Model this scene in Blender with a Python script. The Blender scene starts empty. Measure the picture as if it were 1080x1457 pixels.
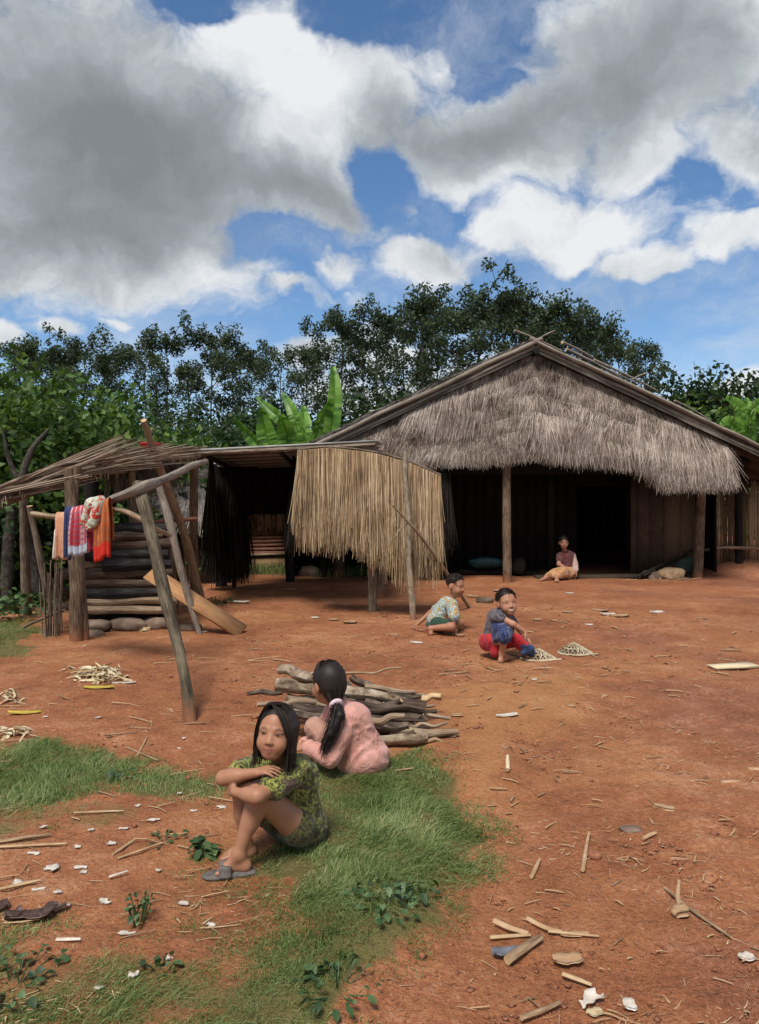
import bpy, math, random
import numpy as np
from mathutils import Vector, Matrix

rng = np.random.default_rng(11)
random.seed(11)
R = math.radians
SC = bpy.context.scene
COL = SC.collection

# ------------------------------------------------------------------ camera geometry used to survey the place
FPX, EYE, HOR = 1050.0, 1.5, 720.0

def U(px, py, Y):
    return Vector(((px - 540) / FPX * Y, Y, EYE - (py - HOR) / FPX * Y))

def GY(py):
    return EYE * FPX / (py - HOR)

# ------------------------------------------------------------------ noise in numpy
def _hash(ix, iy, seed):
    n = (ix.astype(np.int64) * 374761393 + iy.astype(np.int64) * 668265263 + seed * 1274126177) & 0x7fffffff
    n = ((n ^ (n >> 13)) * 1274126177) & 0x7fffffff
    n = n ^ (n >> 16)
    return (n & 0xffff) / 65535.0

def vnoise(x, y, seed=0):
    x = np.asarray(x, float); y = np.asarray(y, float)
    ix = np.floor(x); iy = np.floor(y); fx = x - ix; fy = y - iy
    fx = fx * fx * (3 - 2 * fx); fy = fy * fy * (3 - 2 * fy)
    a = _hash(ix, iy, seed); b = _hash(ix + 1, iy, seed); c = _hash(ix, iy + 1, seed); d = _hash(ix + 1, iy + 1, seed)
    return (a * (1 - fx) + b * fx) * (1 - fy) + (c * (1 - fx) + d * fx) * fy - 0.5

def fbm(x, y, seed=0, o=4):
    s = 0; a = 1.0
    for i in range(o):
        s = s + a * vnoise(np.asarray(x) * 2 ** i + 17.3 * i, np.asarray(y) * 2 ** i - 9.1 * i, seed + i); a *= .5
    return s

def sstep(a, b, x):
    t = np.clip((x - a) / (b - a), 0, 1); return t * t * (3 - 2 * t)

def sdpoly(x, y, P):
    """signed distance to a polygon (negative inside), vectorised"""
    x = np.asarray(x, float); y = np.asarray(y, float)
    d = np.full(x.shape, 1e9); ins = np.zeros(x.shape, bool)
    n = len(P)
    for i in range(n):
        ax, ay = P[i]; bx, by = P[(i + 1) % n]
        ex, ey = bx - ax, by - ay
        t = np.clip(((x - ax) * ex + (y - ay) * ey) / (ex * ex + ey * ey + 1e-12), 0, 1)
        d = np.minimum(d, (x - ax - ex * t) ** 2 + (y - ay - ey * t) ** 2)
        c = ((ay > y) != (by > y)) & (x < ex * (y - ay) / (ey if abs(ey) > 1e-9 else 1e-9) + ax)
        ins ^= c
    d = np.sqrt(d)
    return np.where(ins, -d, d)

def gpoly(pts):
    out = []
    for px, py in pts:
        Y = GY(py); out.append(((px - 540) / FPX * Y, Y))
    return out

P_GRASS_A = gpoly([(-90, 1062), (60, 1055), (140, 1068), (190, 1085), (185, 1120), (100, 1125), (40, 1140), (-90, 1150)])
P_GRASS_B = gpoly([(195, 1095), (240, 1085), (300, 1105), (305, 1128), (250, 1130), (195, 1120)])
P_GRASS_C = gpoly([(415, 1100), (480, 1085), (540, 1080), (600, 1068), (665, 1125), (680, 1190), (655, 1260), (650, 1310), (612, 1350),
                   (560, 1390), (480, 1440), (400, 1500), (330, 1500), (350, 1400), (400, 1330), (415, 1240), (400, 1190)])
P_GRASS_D = gpoly([(-200, 1350), (60, 1330), (200, 1345), (330, 1372), (450, 1380), (420, 1600), (-200, 1600)])
P_GRASS_E = gpoly([(-90, 1130), (110, 1128), (200, 1150), (120, 1180), (-90, 1200)])
P_GRASS_F = gpoly([(-160, 868), (40, 884), (70, 898), (20, 935), (-160, 950)])
P_GRASS_G = gpoly([(320, 1185), (420, 1190), (420, 1330), (330, 1360), (250, 1340), (330, 1280)])
P_ORANGE = gpoly([(600, 985), (740, 965), (800, 968), (842, 985), (815, 1020), (770, 1065), (745, 1110), (690, 1140), (640, 1085), (600, 1060)])
P_GREENFAR = [(-40, 17.2), (-2.2, 16.2), (-1.0, 15.6), (.2, 15.6), (0.2, 19), (-2.3, 22), (-2.3, 40), (30, 40), (200, 45), (200, 700), (-300, 700), (-300, 10), (-9, 10.5), (-6.5, 11.5)]

def gz(x, y):
    x = np.asarray(x, float); y = np.asarray(y, float)
    near = 1 - sstep(18, 30, y)
    z = near * (.035 * fbm(x * .45, y * .45, 3, 2) + .016 * fbm(x * 2.1, y * 2.1, 5, 3))
    z = z + .05 * sstep(.14, -.14, sdpoly(x, y, P_ORANGE) + .25 * fbm(x * 2, y * 2, 8, 2)) * near
    z = z + .03 * sstep(.12, -.2, sdpoly(x, y, P_GRASS_C))
    z = z + .38 * sstep(6.3, 8.2, x) * sstep(15.0, 17.0, y) * sstep(26, 20, y)
    z = z - .12 * sstep(-4.2, -7, x) * sstep(7.5, 10, y) * near
    return z

def gz1(x, y):
    return float(gz(np.array([x]), np.array([y]))[0])

def G(px, py, dz=0.0):
    """the point of the uneven ground seen at a surveyed pixel"""
    z = 0.0
    for _ in range(7):
        Y = (EYE - z) * FPX / (py - HOR); x = (px - 540) / FPX * Y; z = .5 * z + .5 * gz1(x, Y)
    return Vector((x, Y, z + dz))

# ------------------------------------------------------------------ mesh building
def raw_mesh(name, V, quads=None, tris=None, qm=None, tm=None, uv=None, smooth=False, col=None):
    V = np.ascontiguousarray(V, dtype=np.float32)
    me = bpy.data.meshes.new(name)
    nq = 0 if quads is None else len(quads); ntr = 0 if tris is None else len(tris)
    me.vertices.add(len(V)); me.vertices.foreach_set('co', V.ravel())
    loops = []
    if nq: loops.append(np.asarray(quads, np.int32).ravel())
    if ntr: loops.append(np.asarray(tris, np.int32).ravel())
    L = np.concatenate(loops)
    me.loops.add(len(L)); me.loops.foreach_set('vertex_index', L)
    me.polygons.add(nq + ntr)
    st = np.concatenate([np.arange(nq) * 4, nq * 4 + np.arange(ntr) * 3]).astype(np.int32)
    me.polygons.foreach_set('loop_start', st)
    if qm is not None or tm is not None:
        mi = np.concatenate([np.asarray(qm if qm is not None else np.zeros(nq), np.int32), np.asarray(tm if tm is not None else np.zeros(ntr), np.int32)])
        me.polygons.foreach_set('material_index', mi)
    if smooth:
        me.polygons.foreach_set('use_smooth', np.ones(nq + ntr, bool))
    if uv is not None:
        a = me.attributes.new('tuv', 'FLOAT_VECTOR', 'POINT')
        a.data.foreach_set('vector', np.ascontiguousarray(uv, np.float32).ravel())
    if col is not None:
        a = me.attributes.new('Col', 'FLOAT_COLOR', 'POINT')
        a.data.foreach_set('color', np.ascontiguousarray(col, np.float32).ravel())
    me.update(calc_edges=True)
    me.validate()
    return me

def link(name, me, mats, parent=None, loc=None):
    o = bpy.data.objects.new(name, me); COL.objects.link(o)
    for m in (mats if isinstance(mats, (list, tuple)) else [mats]):
        me.materials.append(m)
    if parent is not None: o.parent = parent
    if loc is not None: o.location = loc
    return o

def wloc(o):
    v = Vector((0, 0, 0))
    while o is not None:
        v += o.location; o = o.parent
    return v

def tag(o, label=None, cat=None, group=None, kind=None):
    if label: o['label'] = label
    if cat: o['category'] = cat
    if group: o['group'] = group
    if kind: o['kind'] = kind
    return o

def thing(name, label, cat, loc=(0, 0, 0), group=None):
    o = bpy.data.objects.new(name, None); COL.objects.link(o)
    o.location = loc; o.empty_display_size = .1
    return tag(o, label, cat, group)

def copy_tree(o, parent=None):
    c = o.copy(); COL.objects.link(c); c.parent = parent
    for ch in o.children: copy_tree(ch, c)
    return c

class MB:
    def __init__(s):
        s.V = []; s.Q = []; s.T = []; s.qm = []; s.tm = []; s.uv = []; s.n = 0
    def add(s, V, Q=None, T=None, mi=0, tmi=None, uv=None):
        V = np.asarray(V, float)
        if Q is not None and len(Q):
            s.Q.append(np.asarray(Q) + s.n); s.qm.append(np.full(len(Q), mi))
        if T is not None and len(T):
            s.T.append(np.asarray(T) + s.n); s.tm.append(np.full(len(T), mi if tmi is None else tmi))
        s.V.append(V); s.uv.append(np.zeros((len(V), 3)) if uv is None else np.asarray(uv)); s.n += len(V)
        return s
    def tube(s, pts, radii, n=8, mi=0, capmi=None, lump=0.0, caps=True, sub=0, seed=None):
        P = np.array([list(p) for p in pts], float)
        rr = np.array(radii if hasattr(radii, '__len__') else [radii] * len(P), float)
        if len(rr) != len(P): rr = np.interp(np.linspace(0, 1, len(P)), np.linspace(0, 1, len(rr)), rr)
        if sub:
            m = len(P); t = np.linspace(0, m - 1, (m - 1) * sub + 1)
            # catmull-rom
            Pe = np.vstack([2 * P[0] - P[1], P, 2 * P[-1] - P[-2]])
            i = np.minimum(t.astype(int), m - 2); f = (t - i)[:, None]
            p0, p1, p2, p3 = Pe[i], Pe[i + 1], Pe[i + 2], Pe[i + 3]
            rr = np.interp(t, np.arange(m), rr)
            P = .5 * (2 * p1 + (p2 - p0) * f + (2 * p0 - 5 * p1 + 4 * p2 - p3) * f ** 2 + (3 * p1 - p0 - 3 * p2 + p3) * f ** 3)
        m = len(P)
        Tn = np.gradient(P, axis=0); Tn /= np.linalg.norm(Tn, axis=1)[:, None] + 1e-12
        ref = np.array([0, 0, 1.0]) if abs(Tn[0, 2]) < .8 else np.array([1.0, 0, 0])
        A = np.cross(Tn[0], ref); A /= np.linalg.norm(A)
        V = np.zeros((m, n + 1, 3)); uv = np.zeros((m, n + 1, 3))
        L = np.concatenate([[0], np.cumsum(np.linalg.norm(np.diff(P, axis=0), axis=1))])
        off = float(rng.uniform(0, 50)) if seed is None else seed
        ang = np.linspace(0, 2 * np.pi, n + 1)
        for k in range(m):
            A = A - Tn[k] * A.dot(Tn[k]); A /= np.linalg.norm(A); B = np.cross(Tn[k], A)
            rad = rr[k] * np.ones(n + 1)
            if lump:
                q = 1 + lump * 2 * (vnoise(np.cos(ang) * 1.3 + off + 31, np.sin(ang) * 1.3 + L[k] * 5 + off, 4)) + lump * 1.5 * vnoise(np.full(n + 1, L[k] * 3.1 + off), np.zeros(n + 1), 9)
                rad = rad * q
            V[k] = P[k] + np.outer(np.cos(ang) * rad, A) + np.outer(np.sin(ang) * rad, B)
            uv[k, :, 0] = ang / (2 * np.pi) * 2 * np.pi * rr.mean(); uv[k, :, 1] = L[k] + off; uv[k, :, 2] = off
        k, j = np.meshgrid(np.arange(m - 1), np.arange(n), indexing='ij')
        a = k * (n + 1) + j
        Q = np.stack([a, a + 1, a + n + 2, a + n + 1], -1).reshape(-1, 4)
        s.add(V.reshape(-1, 3), Q, mi=mi, uv=uv.reshape(-1, 3))
        if caps:
            for e, flip in ((0, 1), (m - 1, 0)):
                ring = V[e, :n]; c = ring.mean(0)
                j = np.arange(n); T = np.stack([j, (j + 1) % n, np.full(n, n)], 1)
                if flip: T = T[:, ::-1]
                s.add(np.vstack([ring, c]), None, T, mi=mi if capmi is None else capmi, uv=np.vstack([ring - c, [[0, 0, 0]]]) + off)
        return s
    def box(s, c, size, rot=None, mi=0, jit=0.0):
        c = np.array(c, float); h = np.array(size, float) / 2
        V = np.array([[x, y, z] for x in (-1, 1) for y in (-1, 1) for z in (-1, 1)], float) * h
        if jit: V += rng.normal(0, jit, V.shape)
        V0 = V.copy()
        if rot is not None: V = V @ np.array(rot.to_3x3()).T
        Q = [[0, 1, 3, 2], [4, 6, 7, 5], [0, 4, 5, 1], [2, 3, 7, 6], [0, 2, 6, 4], [1, 5, 7, 3]]
        ax = int(np.argmax(size)); o = [i for i in range(3) if i != ax]
        off = rng.uniform(0, 40)
        uv = np.stack([V0[:, o[0]] + V0[:, o[1]], V0[:, ax] + off, np.full(8, off)], 1)
        return s.add(V + c, Q, mi=mi, uv=uv)
    def plank(s, a, b, width, thick, up=(0, 0, 1), mi=0, jit=0.004):
        a = Vector(a); b = Vector(b); d = (b - a); L = d.length; d.normalize()
        side = d.cross(Vector(up)); side.normalize(); n = side.cross(d)
        rot = Matrix((d, side, n)).transposed()
        return s.box((a + b) / 2, (L, width, thick), rot, mi, jit)
    def strips(s, P, D, L, W, N, segs=2, bend=None, taper=.3, mi=0):
        V, Q = strips(P, D, L, W, N, segs, bend, taper)
        return s.add(V, Q, mi=mi)
    def build(s, name, mats, parent=None, smooth=True, loc=None, label=None):
        V = np.vstack(s.V)
        off = wloc(parent) if parent is not None else Vector((0, 0, 0))
        if loc is not None: off = off + Vector(loc)
        V = V - np.array(off)
        me = raw_mesh(name, V, np.vstack(s.Q) if s.Q else None, np.vstack(s.T) if s.T else None,
                      np.concatenate(s.qm) if s.qm else None, np.concatenate(s.tm) if s.tm else None, np.vstack(s.uv), smooth)
        o = link(name, me, mats, parent, loc)
        if label: o['label'] = label
        return o

def strips(P, D, L, W, N, segs=2, bend=None, taper=.3):
    P = np.asarray(P, float); n = len(P)
    D = np.asarray(D, float); N = np.asarray(N, float)
    L = np.broadcast_to(np.asarray(L, float), (n,)); W = np.broadcast_to(np.asarray(W, float), (n,))
    V = np.zeros((n, segs + 1, 2, 3))
    for k in range(segs + 1):
        t = k / segs
        c = P + D * (L * t)[:, None]
        if bend is not None: c = c + np.asarray(bend) * (L * t * t)[:, None]
        w = (W * (1 - (1 - taper) * t) / 2)[:, None]
        V[:, k, 0] = c - N * w; V[:, k, 1] = c + N * w
    b = (np.arange(n) * (segs + 1) * 2)[:, None] + (np.arange(segs) * 2)[None, :]
    Q = np.stack([b, b + 1, b + 3, b + 2], -1).reshape(-1, 4)
    return V.reshape(-1, 3), Q

def unit(v):
    v = np.asarray(v, float); return v / (np.linalg.norm(v, axis=-1, keepdims=True) + 1e-12)

# ------------------------------------------------------------------ signed distance bodies
def surface_nets(F, o, h):
    S = F < 0
    c = np.zeros(tuple(np.array(F.shape) - 1), np.int8)
    for i in (0, 1):
        for j in (0, 1):
            for k in (0, 1):
                c += S[i:F.shape[0] - 1 + i, j:F.shape[1] - 1 + j, k:F.shape[2] - 1 + k]
    act = (c > 0) & (c < 8)
    ids = np.argwhere(act); idx = np.full(act.shape, -1, np.int64); idx[act] = np.arange(len(ids))
    acc = np.zeros((len(ids), 3)); cnt = np.zeros(len(ids))
    cs = [(i, j, k) for i in (0, 1) for j in (0, 1) for k in (0, 1)]
    for a in cs:
        for b in cs:
            if sum(abs(np.array(a) - np.array(b))) != 1 or a > b: continue
            fa = F[ids[:, 0] + a[0], ids[:, 1] + a[1], ids[:, 2] + a[2]]; fb = F[ids[:, 0] + b[0], ids[:, 1] + b[1], ids[:, 2] + b[2]]
            m = (fa < 0) != (fb < 0)
            t = fa[m] / (fa[m] - fb[m])
            acc[m] += np.array(a) + (np.array(b) - np.array(a)) * t[:, None]; cnt[m] += 1
    V = o + h * (ids + acc / cnt[:, None])
    Qs = []
    for ax in range(3):
        b, cc = [(1, 2), (2, 0), (0, 1)][ax]
        s0 = np.take(S, np.arange(S.shape[ax] - 1), ax); s1 = np.take(S, np.arange(1, S.shape[ax]), ax)
        e = np.argwhere(s0 != s1)
        e = e[(e[:, b] > 0) & (e[:, cc] > 0) & (e[:, b] < S.shape[b] - 1) & (e[:, cc] < S.shape[cc] - 1)]
        if not len(e): continue
        ins = s0[e[:, 0], e[:, 1], e[:, 2]]
        q = []
        for db, dc in ((-1, -1), (0, -1), (0, 0), (-1, 0)):
            f = e.copy(); f[:, b] += db; f[:, cc] += dc
            q.append(idx[f[:, 0], f[:, 1], f[:, 2]])
        q = np.stack(q, 1); q[~ins] = q[~ins][:, ::-1]
        Qs.append(q)
    return V, np.vstack(Qs)

def cap(a, b, ra, rb=None, k=.015, op='u'):
    return ('c', np.array(list(a), float), np.array(list(b), float), ra, ra if rb is None else rb, k, op)

def ell(c, r, rot=None, k=.015, op='u'):
    M = np.eye(3) if rot is None else np.array(rot)      # rows = local axes
    return ('e', np.array(list(c), float), np.array(r, float) if hasattr(r, '__len__') else np.array([r, r, r], float), M, None, k, op)

def inflate(prims, d):
    out = []
    for p in prims:
        if p[0] == 'c': out.append(('c', p[1], p[2], p[3] + d, p[4] + d, p[5], p[6]))
        else: out.append(('e', p[1], p[2] + d, p[3], None, p[5], p[6]))
    return out

def sdf_mesh(prims, h, wrinkle=None, smooth_it=1):
    lo = np.full(3, 1e9); hi = -lo
    bx = []
    for p in prims:
        if p[0] == 'c':
            r = max(p[3], p[4]); a = np.minimum(p[1], p[2]) - r; b = np.maximum(p[1], p[2]) + r
        else:
            r = max(p[2]); a = p[1] - r; b = p[1] + r
        bx.append((a, b))
        if p[6] == 'u': lo = np.minimum(lo, a); hi = np.maximum(hi, b)
    lo -= 4 * h; hi += 4 * h
    n = np.ceil((hi - lo) / h).astype(int) + 1
    F = np.full(n, .5)
    ax = [lo[i] + h * np.arange(n[i]) for i in range(3)]
    for p, (a, b) in zip(prims, bx):
        k = p[5]; mg = k + 3 * h
        i0 = np.clip(np.floor((a - mg - lo) / h).astype(int), 0, n - 1); i1 = np.clip(np.ceil((b + mg - lo) / h).astype(int) + 1, 1, n)
        sl = tuple(slice(i0[i], i1[i]) for i in range(3))
        X = ax[0][sl[0]][:, None, None]; Y = ax[1][sl[1]][None, :, None]; Z = ax[2][sl[2]][None, None, :]
        if p[0] == 'c':
            d = p[2] - p[1]; dd = d.dot(d) + 1e-12
            x = X - p[1][0]; y = Y - p[1][1]; z = Z - p[1][2]
            t = np.clip((x * d[0] + y * d[1] + z * d[2]) / dd, 0, 1)
            f = np.sqrt((x - d[0] * t) ** 2 + (y - d[1] * t) ** 2 + (z - d[2] * t) ** 2) - (p[3] + (p[4] - p[3]) * t)
        else:
            x = X - p[1][0]; y = Y - p[1][1]; z = Z - p[1][2]; M = p[3]; r = p[2]
            q = [(M[i][0] * x + M[i][1] * y + M[i][2] * z) for i in range(3)]
            k0 = np.sqrt(sum((q[i] / r[i]) ** 2 for i in range(3))); k1 = np.sqrt(sum((q[i] / r[i] ** 2) ** 2 for i in range(3))) + 1e-9
            f = k0 * (k0 - 1) / k1
        g = F[sl]
        if p[6] == 'u':
            w = np.maximum(k - np.abs(g - f), 0) / k
            F[sl] = np.minimum(g, f) - w * w * k * .25
        else:
            f = -f
            w = np.maximum(k - np.abs(g - f), 0) / k
            F[sl] = np.maximum(g, f) + w * w * k * .25
    if wrinkle:
        amp, sc, sd = wrinkle
        X, Y, Z = np.meshgrid(*ax, indexing='ij', sparse=True)
        w0 = vnoise((X + Z * .6) * sc * .5 + 0 * Y, (Y + Z * .8 - X * .3) * sc * .5, sd)
        w = .6 * w0 + .8 * (np.abs(vnoise((X * .55 + Z * .35 + Y * .2) * sc + w0 * 2, (Z * .8 - X * .7 + Y * .5) * sc * 1.5 + w0, sd + 3)) * 2 - .5)
        F = F + amp * w
    return surface_nets(F, lo, h)

def basis(f, up=(0, 0, 1), roll=0.0):
    """rows: right(+x of the head), forward, up. 'right' is image-left when facing the camera... i.e. f x up"""
    f = unit(np.array(f)); r = unit(np.cross(f, np.array(up, float))); u = np.cross(r, f)
    c, s = math.cos(roll), math.sin(roll)
    r2 = r * c + u * s; u2 = u * c - r * s
    return np.array([r2, f, u2])

def head_prims(c, B, s=1.0, k=.014, smile=0.0):
    c = np.array(list(c), float)
    def T(x, y, z): return c + s * (B[0] * x + B[1] * y + B[2] * z)
    def e(p, r, kk=k, op='u'): return ell(T(*p), [q * s for q in r], B, kk * s, op)
    def cp(p, q, ra, rb, kk=.008): return cap(T(*p), T(*q), ra * s, rb * s, kk * s)
    L = [e((0, -.008, .030), (.071, .086, .077)), e((0, .020, -.022), (.062, .063, .070), .02), e((0, .047, -.076), (.030, .026, .020), .03)]
    for g in (-1, 1):
        L += [e((g * .031, .056, -.036), (.0255, .025, .026), .02), cp((g * .014, .074, .022), (g * .046, .060, .019), .007, .006, .014),
              e((g * .073, -.008, -.008), (.010, .019, .030), .008)]
    for g in (-1, 1):
        L += [e((g * .029, .091, .003), (.016, .012, .0075), .008, 's'), e((g * .029, .0655, .003), (.0135, .0125, .0115), .004)]
    L += [cp((0, .077, .002), (0, .089, -.024), .007, .0115, .012)]
    for g in (-1, 1): L += [e((g * .0105, .086, -.028), (.0075, .008, .006), .006)]
    w = .024 + .007 * smile
    L += [cp((-w, .066, -.050 + .006 * smile), (0, .0765, -.049), .0045, .006, .012), cp((w, .066, -.050 + .006 * smile), (0, .0765, -.049), .0045, .006, .012),
          cp((-w * .8, .066, -.058 + .004 * smile), (0, .0745, -.060), .005, .0065, .012), cp((w * .8, .066, -.058 + .004 * smile), (0, .0745, -.060), .005, .0065, .012)]
    return L

def face_colour(V, col, c, B, s=1.0, smile=0.0, lip=(.29, .105, .078), white=True, squint=1.0):
    q = (V - np.array(list(c))) @ B.T / s
    x, y, z = q[:, 0], q[:, 1], q[:, 2]
    front = y > .045
    def mix(m, rgb):
        m = np.clip(m, 0, 1)[:, None] * front[:, None]
        col[:, :3] = col[:, :3] * (1 - m) + np.array(rgb) * m
    ax = np.abs(x)
    # rosy cheeks and nose
    mix(.35 * np.exp(-(((ax - .036) / .018) ** 2 + ((z + .03) / .016) ** 2)), (.36, .12, .075))
    # lips, with the darker line where they meet
    zm = -.0545 + .25 * smile * ax ** 2 / .02
    wd = .027 + .006 * smile
    mix(sstep(1.15, .8, (x / wd) ** 2 + ((z - zm) / .0085) ** 2), lip)
    if smile > .5:
        mix(sstep(1.2, .8, (x / (wd * .8)) ** 2 + ((z - zm) / .0055) ** 2), (.62, .55, .47))
    else:
        mix(.8 * sstep(1.2, .7, (x / wd) ** 2 + ((z - zm) / .0022) ** 2), (.09, .03, .025))
    # nostrils
    mix(.8 * sstep(1.2, .6, ((ax - .008) / .005) ** 2 + ((z + .034) / .0028) ** 2), (.08, .03, .02))
    # eyes: whites, iris, lash line
    zz = .003 + (ax - .029) * .12
    if white: mix(.8 * sstep(1.15, .85, ((ax - .029) / .0135) ** 2 + ((z - zz) / (.0050 * squint)) ** 2), (.40, .31, .26))
    mix(sstep(1.15, .85, ((ax - .029) / .0085) ** 2 + ((z - zz) / (.0058 * squint)) ** 2), (.010, .006, .005))
    mix(.95 * sstep(1.2, .6, ((ax - .029) / .0165) ** 2 + ((z - zz - .0045 * squint) / .0034) ** 2), (.016, .009, .007))
    # brows
    zb = .0215 + .004 * np.exp(-((ax - .03) / .012) ** 2)
    mix(.75 * sstep(1.2, .5, ((ax - .031) / .017) ** 2 + ((z - zb) / .0045) ** 2), (.03, .017, .012))

def hand_prims(w, d, n, s=1.0, curl=.35, thumb=1, spread=.12):
    """w wrist, d pointing direction, n palm normal (fingers curl towards n), thumb side +1/-1"""
    w = np.array(list(w), float); d = unit(np.array(list(d))); n = np.array(list(n), float); n = unit(n - d * n.dot(d)); a = np.cross(n, d) * thumb
    L = []
    pl = .052 * s
    for i, q in enumerate((-.021, -.007, .007, .019)):
        L.append(cap(w + a * q * s * .6 + d * .006 * s, w + a * q * s + d * pl, .011 * s, .0095 * s, .010 * s))
    fl = (.040, .050, .054, .047)
    for i, q in enumerate((-.022, -.0075, .0075, .021)):
        p = w + a * q * s + d * pl; dd = unit(d + a * (q / .02) * spread); ang = 0
        r = .0062 * s
        for j, f in enumerate((.45, .32, .23)):
            ang = curl * (1 if j == 0 else 1.25) * (1 + .12 * (3 - i) * .5)
            dd = unit(dd * math.cos(ang) + n * math.sin(ang)); n2 = n
            p2 = p + dd * fl[i] * f * 1.25 * s
            L.append(cap(p, p2, r, r * .92, .003 * s)); p = p2; r *= .92
    p = w + a * .017 * s + d * .012 * s
    dd = unit(d * .62 + a * .75 + n * .25); p2 = p + dd * .026 * s
    L.append(cap(p, p2, .0098 * s, .0082 * s, .008 * s))
    dd = unit(dd + d * .6 + n * .35); p3 = p2 + dd * .022 * s; L.append(cap(p2, p3, .0076 * s, .007 * s, .003 * s))
    dd = unit(dd + n * .4); L.append(cap(p3, p3 + dd * .017 * s, .0068 * s, .0055 * s, .003 * s))
    return L

def foot_prims(ank, toe, s=1.0, up=(0, 0, 1)):
    """ankle joint and where the toes end on the ground"""
    ank = np.array(list(ank), float); toe = np.array(list(toe), float); d = toe - ank; d[2] = 0; L = np.linalg.norm(d); d /= L
    side = np.cross(d, [0, 0, 1.0]); g = toe[2]
    heel = ank - d * .028 * s; heel[2] = g + .022 * s
    ball = ank + d * (L * .62); ball[2] = g + .017 * s
    out = [cap(ank, heel, .026 * s, .024 * s, .02 * s), cap(ank + [0, 0, -.005], ball, .026 * s, .018 * s, .02 * s), cap(heel, ball, .022 * s, .017 * s, .02 * s),
           cap(ball - side * .018 * s, ball + side * .018 * s, .016 * s, .016 * s, .015 * s)]
    for i in range(5):
        q = (-.028 + .0135 * i) * s; le = (L * .38) * (1 - .09 * i)
        a = ball + side * q * .9 * 1.0; b = ball + d * le + side * q; b[2] = g + .011 * s
        r = (.0105 if i == 0 else .0078) * s
        out.append(cap(a, b, r * 1.1, r, .004 * s))
    return out
# ------------------------------------------------------------------ materials
class NT:
    def __init__(s, tree): s.t = tree; s.n = tree.nodes; s.l = tree.links
    def node(s, typ, **kw):
        nd = s.n.new(typ)
        for k, v in kw.items(): setattr(nd, k, v)
        return nd
    def put(s, sock, v):
        if isinstance(v, bpy.types.NodeSocket): s.l.new(v, sock)
        else: sock.default_value = v
    def math(s, op, a, b=0.0, c=None, clamp=False):
        nd = s.node('ShaderNodeMath', operation=op, use_clamp=clamp)
        s.put(nd.inputs[0], a); s.put(nd.inputs[1], b)
        if c is not None: s.put(nd.inputs[2], c)
        return nd.outputs[0]
    def vmath(s, op, a, b=(0, 0, 0), out=0):
        nd = s.node('ShaderNodeVectorMath', operation=op); s.put(nd.inputs[0], a); s.put(nd.inputs[1], b)
        return nd.outputs[out]
    def mapr(s, v, a, b, c=0.0, d=1.0, smooth=True):
        nd = s.node('ShaderNodeMapRange', interpolation_type='SMOOTHSTEP' if smooth else 'LINEAR')
        for i, q in enumerate((v, a, b, c, d)): s.put(nd.inputs[i], q)
        return nd.outputs[0]
    def noise(s, vec, scale, detail=4, rough=.55, dist=0.0, color=False, lac=2.0):
        nd = s.node('ShaderNodeTexNoise'); s.put(nd.inputs['Vector'], vec); nd.inputs['Scale'].default_value = scale
        nd.inputs['Detail'].default_value = detail; nd.inputs['Roughness'].default_value = rough; nd.inputs['Distortion'].default_value = dist
        nd.inputs['Lacunarity'].default_value = lac
        return nd.outputs['Color' if color else 'Fac']
    def ramp(s, v, stops, interp='LINEAR'):
        nd = s.node('ShaderNodeValToRGB'); cr = nd.color_ramp; cr.interpolation = interp
        while len(cr.elements) < len(stops): cr.elements.new(.5)
        for e, (p, c) in zip(cr.elements, stops): e.position = p; e.color = (*c, 1)
        s.put(nd.inputs[0], v); return nd.outputs[0]
    def mix(s, f, a, b, blend='MIX'):
        nd = s.node('ShaderNodeMix', data_type='RGBA', blend_type=blend)
        s.put(nd.inputs[0], f); s.put(nd.inputs[6], a if isinstance(a, bpy.types.NodeSocket) else (*a, 1)); s.put(nd.inputs[7], b if isinstance(b, bpy.types.NodeSocket) else (*b, 1))
        return nd.outputs[2]
    def coord(s, kind, stretch=(1, 1, 1)):
        if kind in ('tuv', 'Col', 'mask'):
            nd = s.node('ShaderNodeAttribute', attribute_name=kind); v = nd.outputs['Vector']
        else:
            nd = s.node('ShaderNodeTexCoord'); v = nd.outputs[kind]
        if tuple(stretch) != (1, 1, 1): v = s.vmath('MULTIPLY', v, stretch)
        return v
    def attr(s, name, out='Color'):
        return s.node('ShaderNodeAttribute', attribute_name=name).outputs[out]

def base_mat(name):
    m = bpy.data.materials.new(name); m.use_nodes = True
    t = NT(m.node_tree); b = m.node_tree.nodes['Principled BSDF']
    return m, t, b

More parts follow.
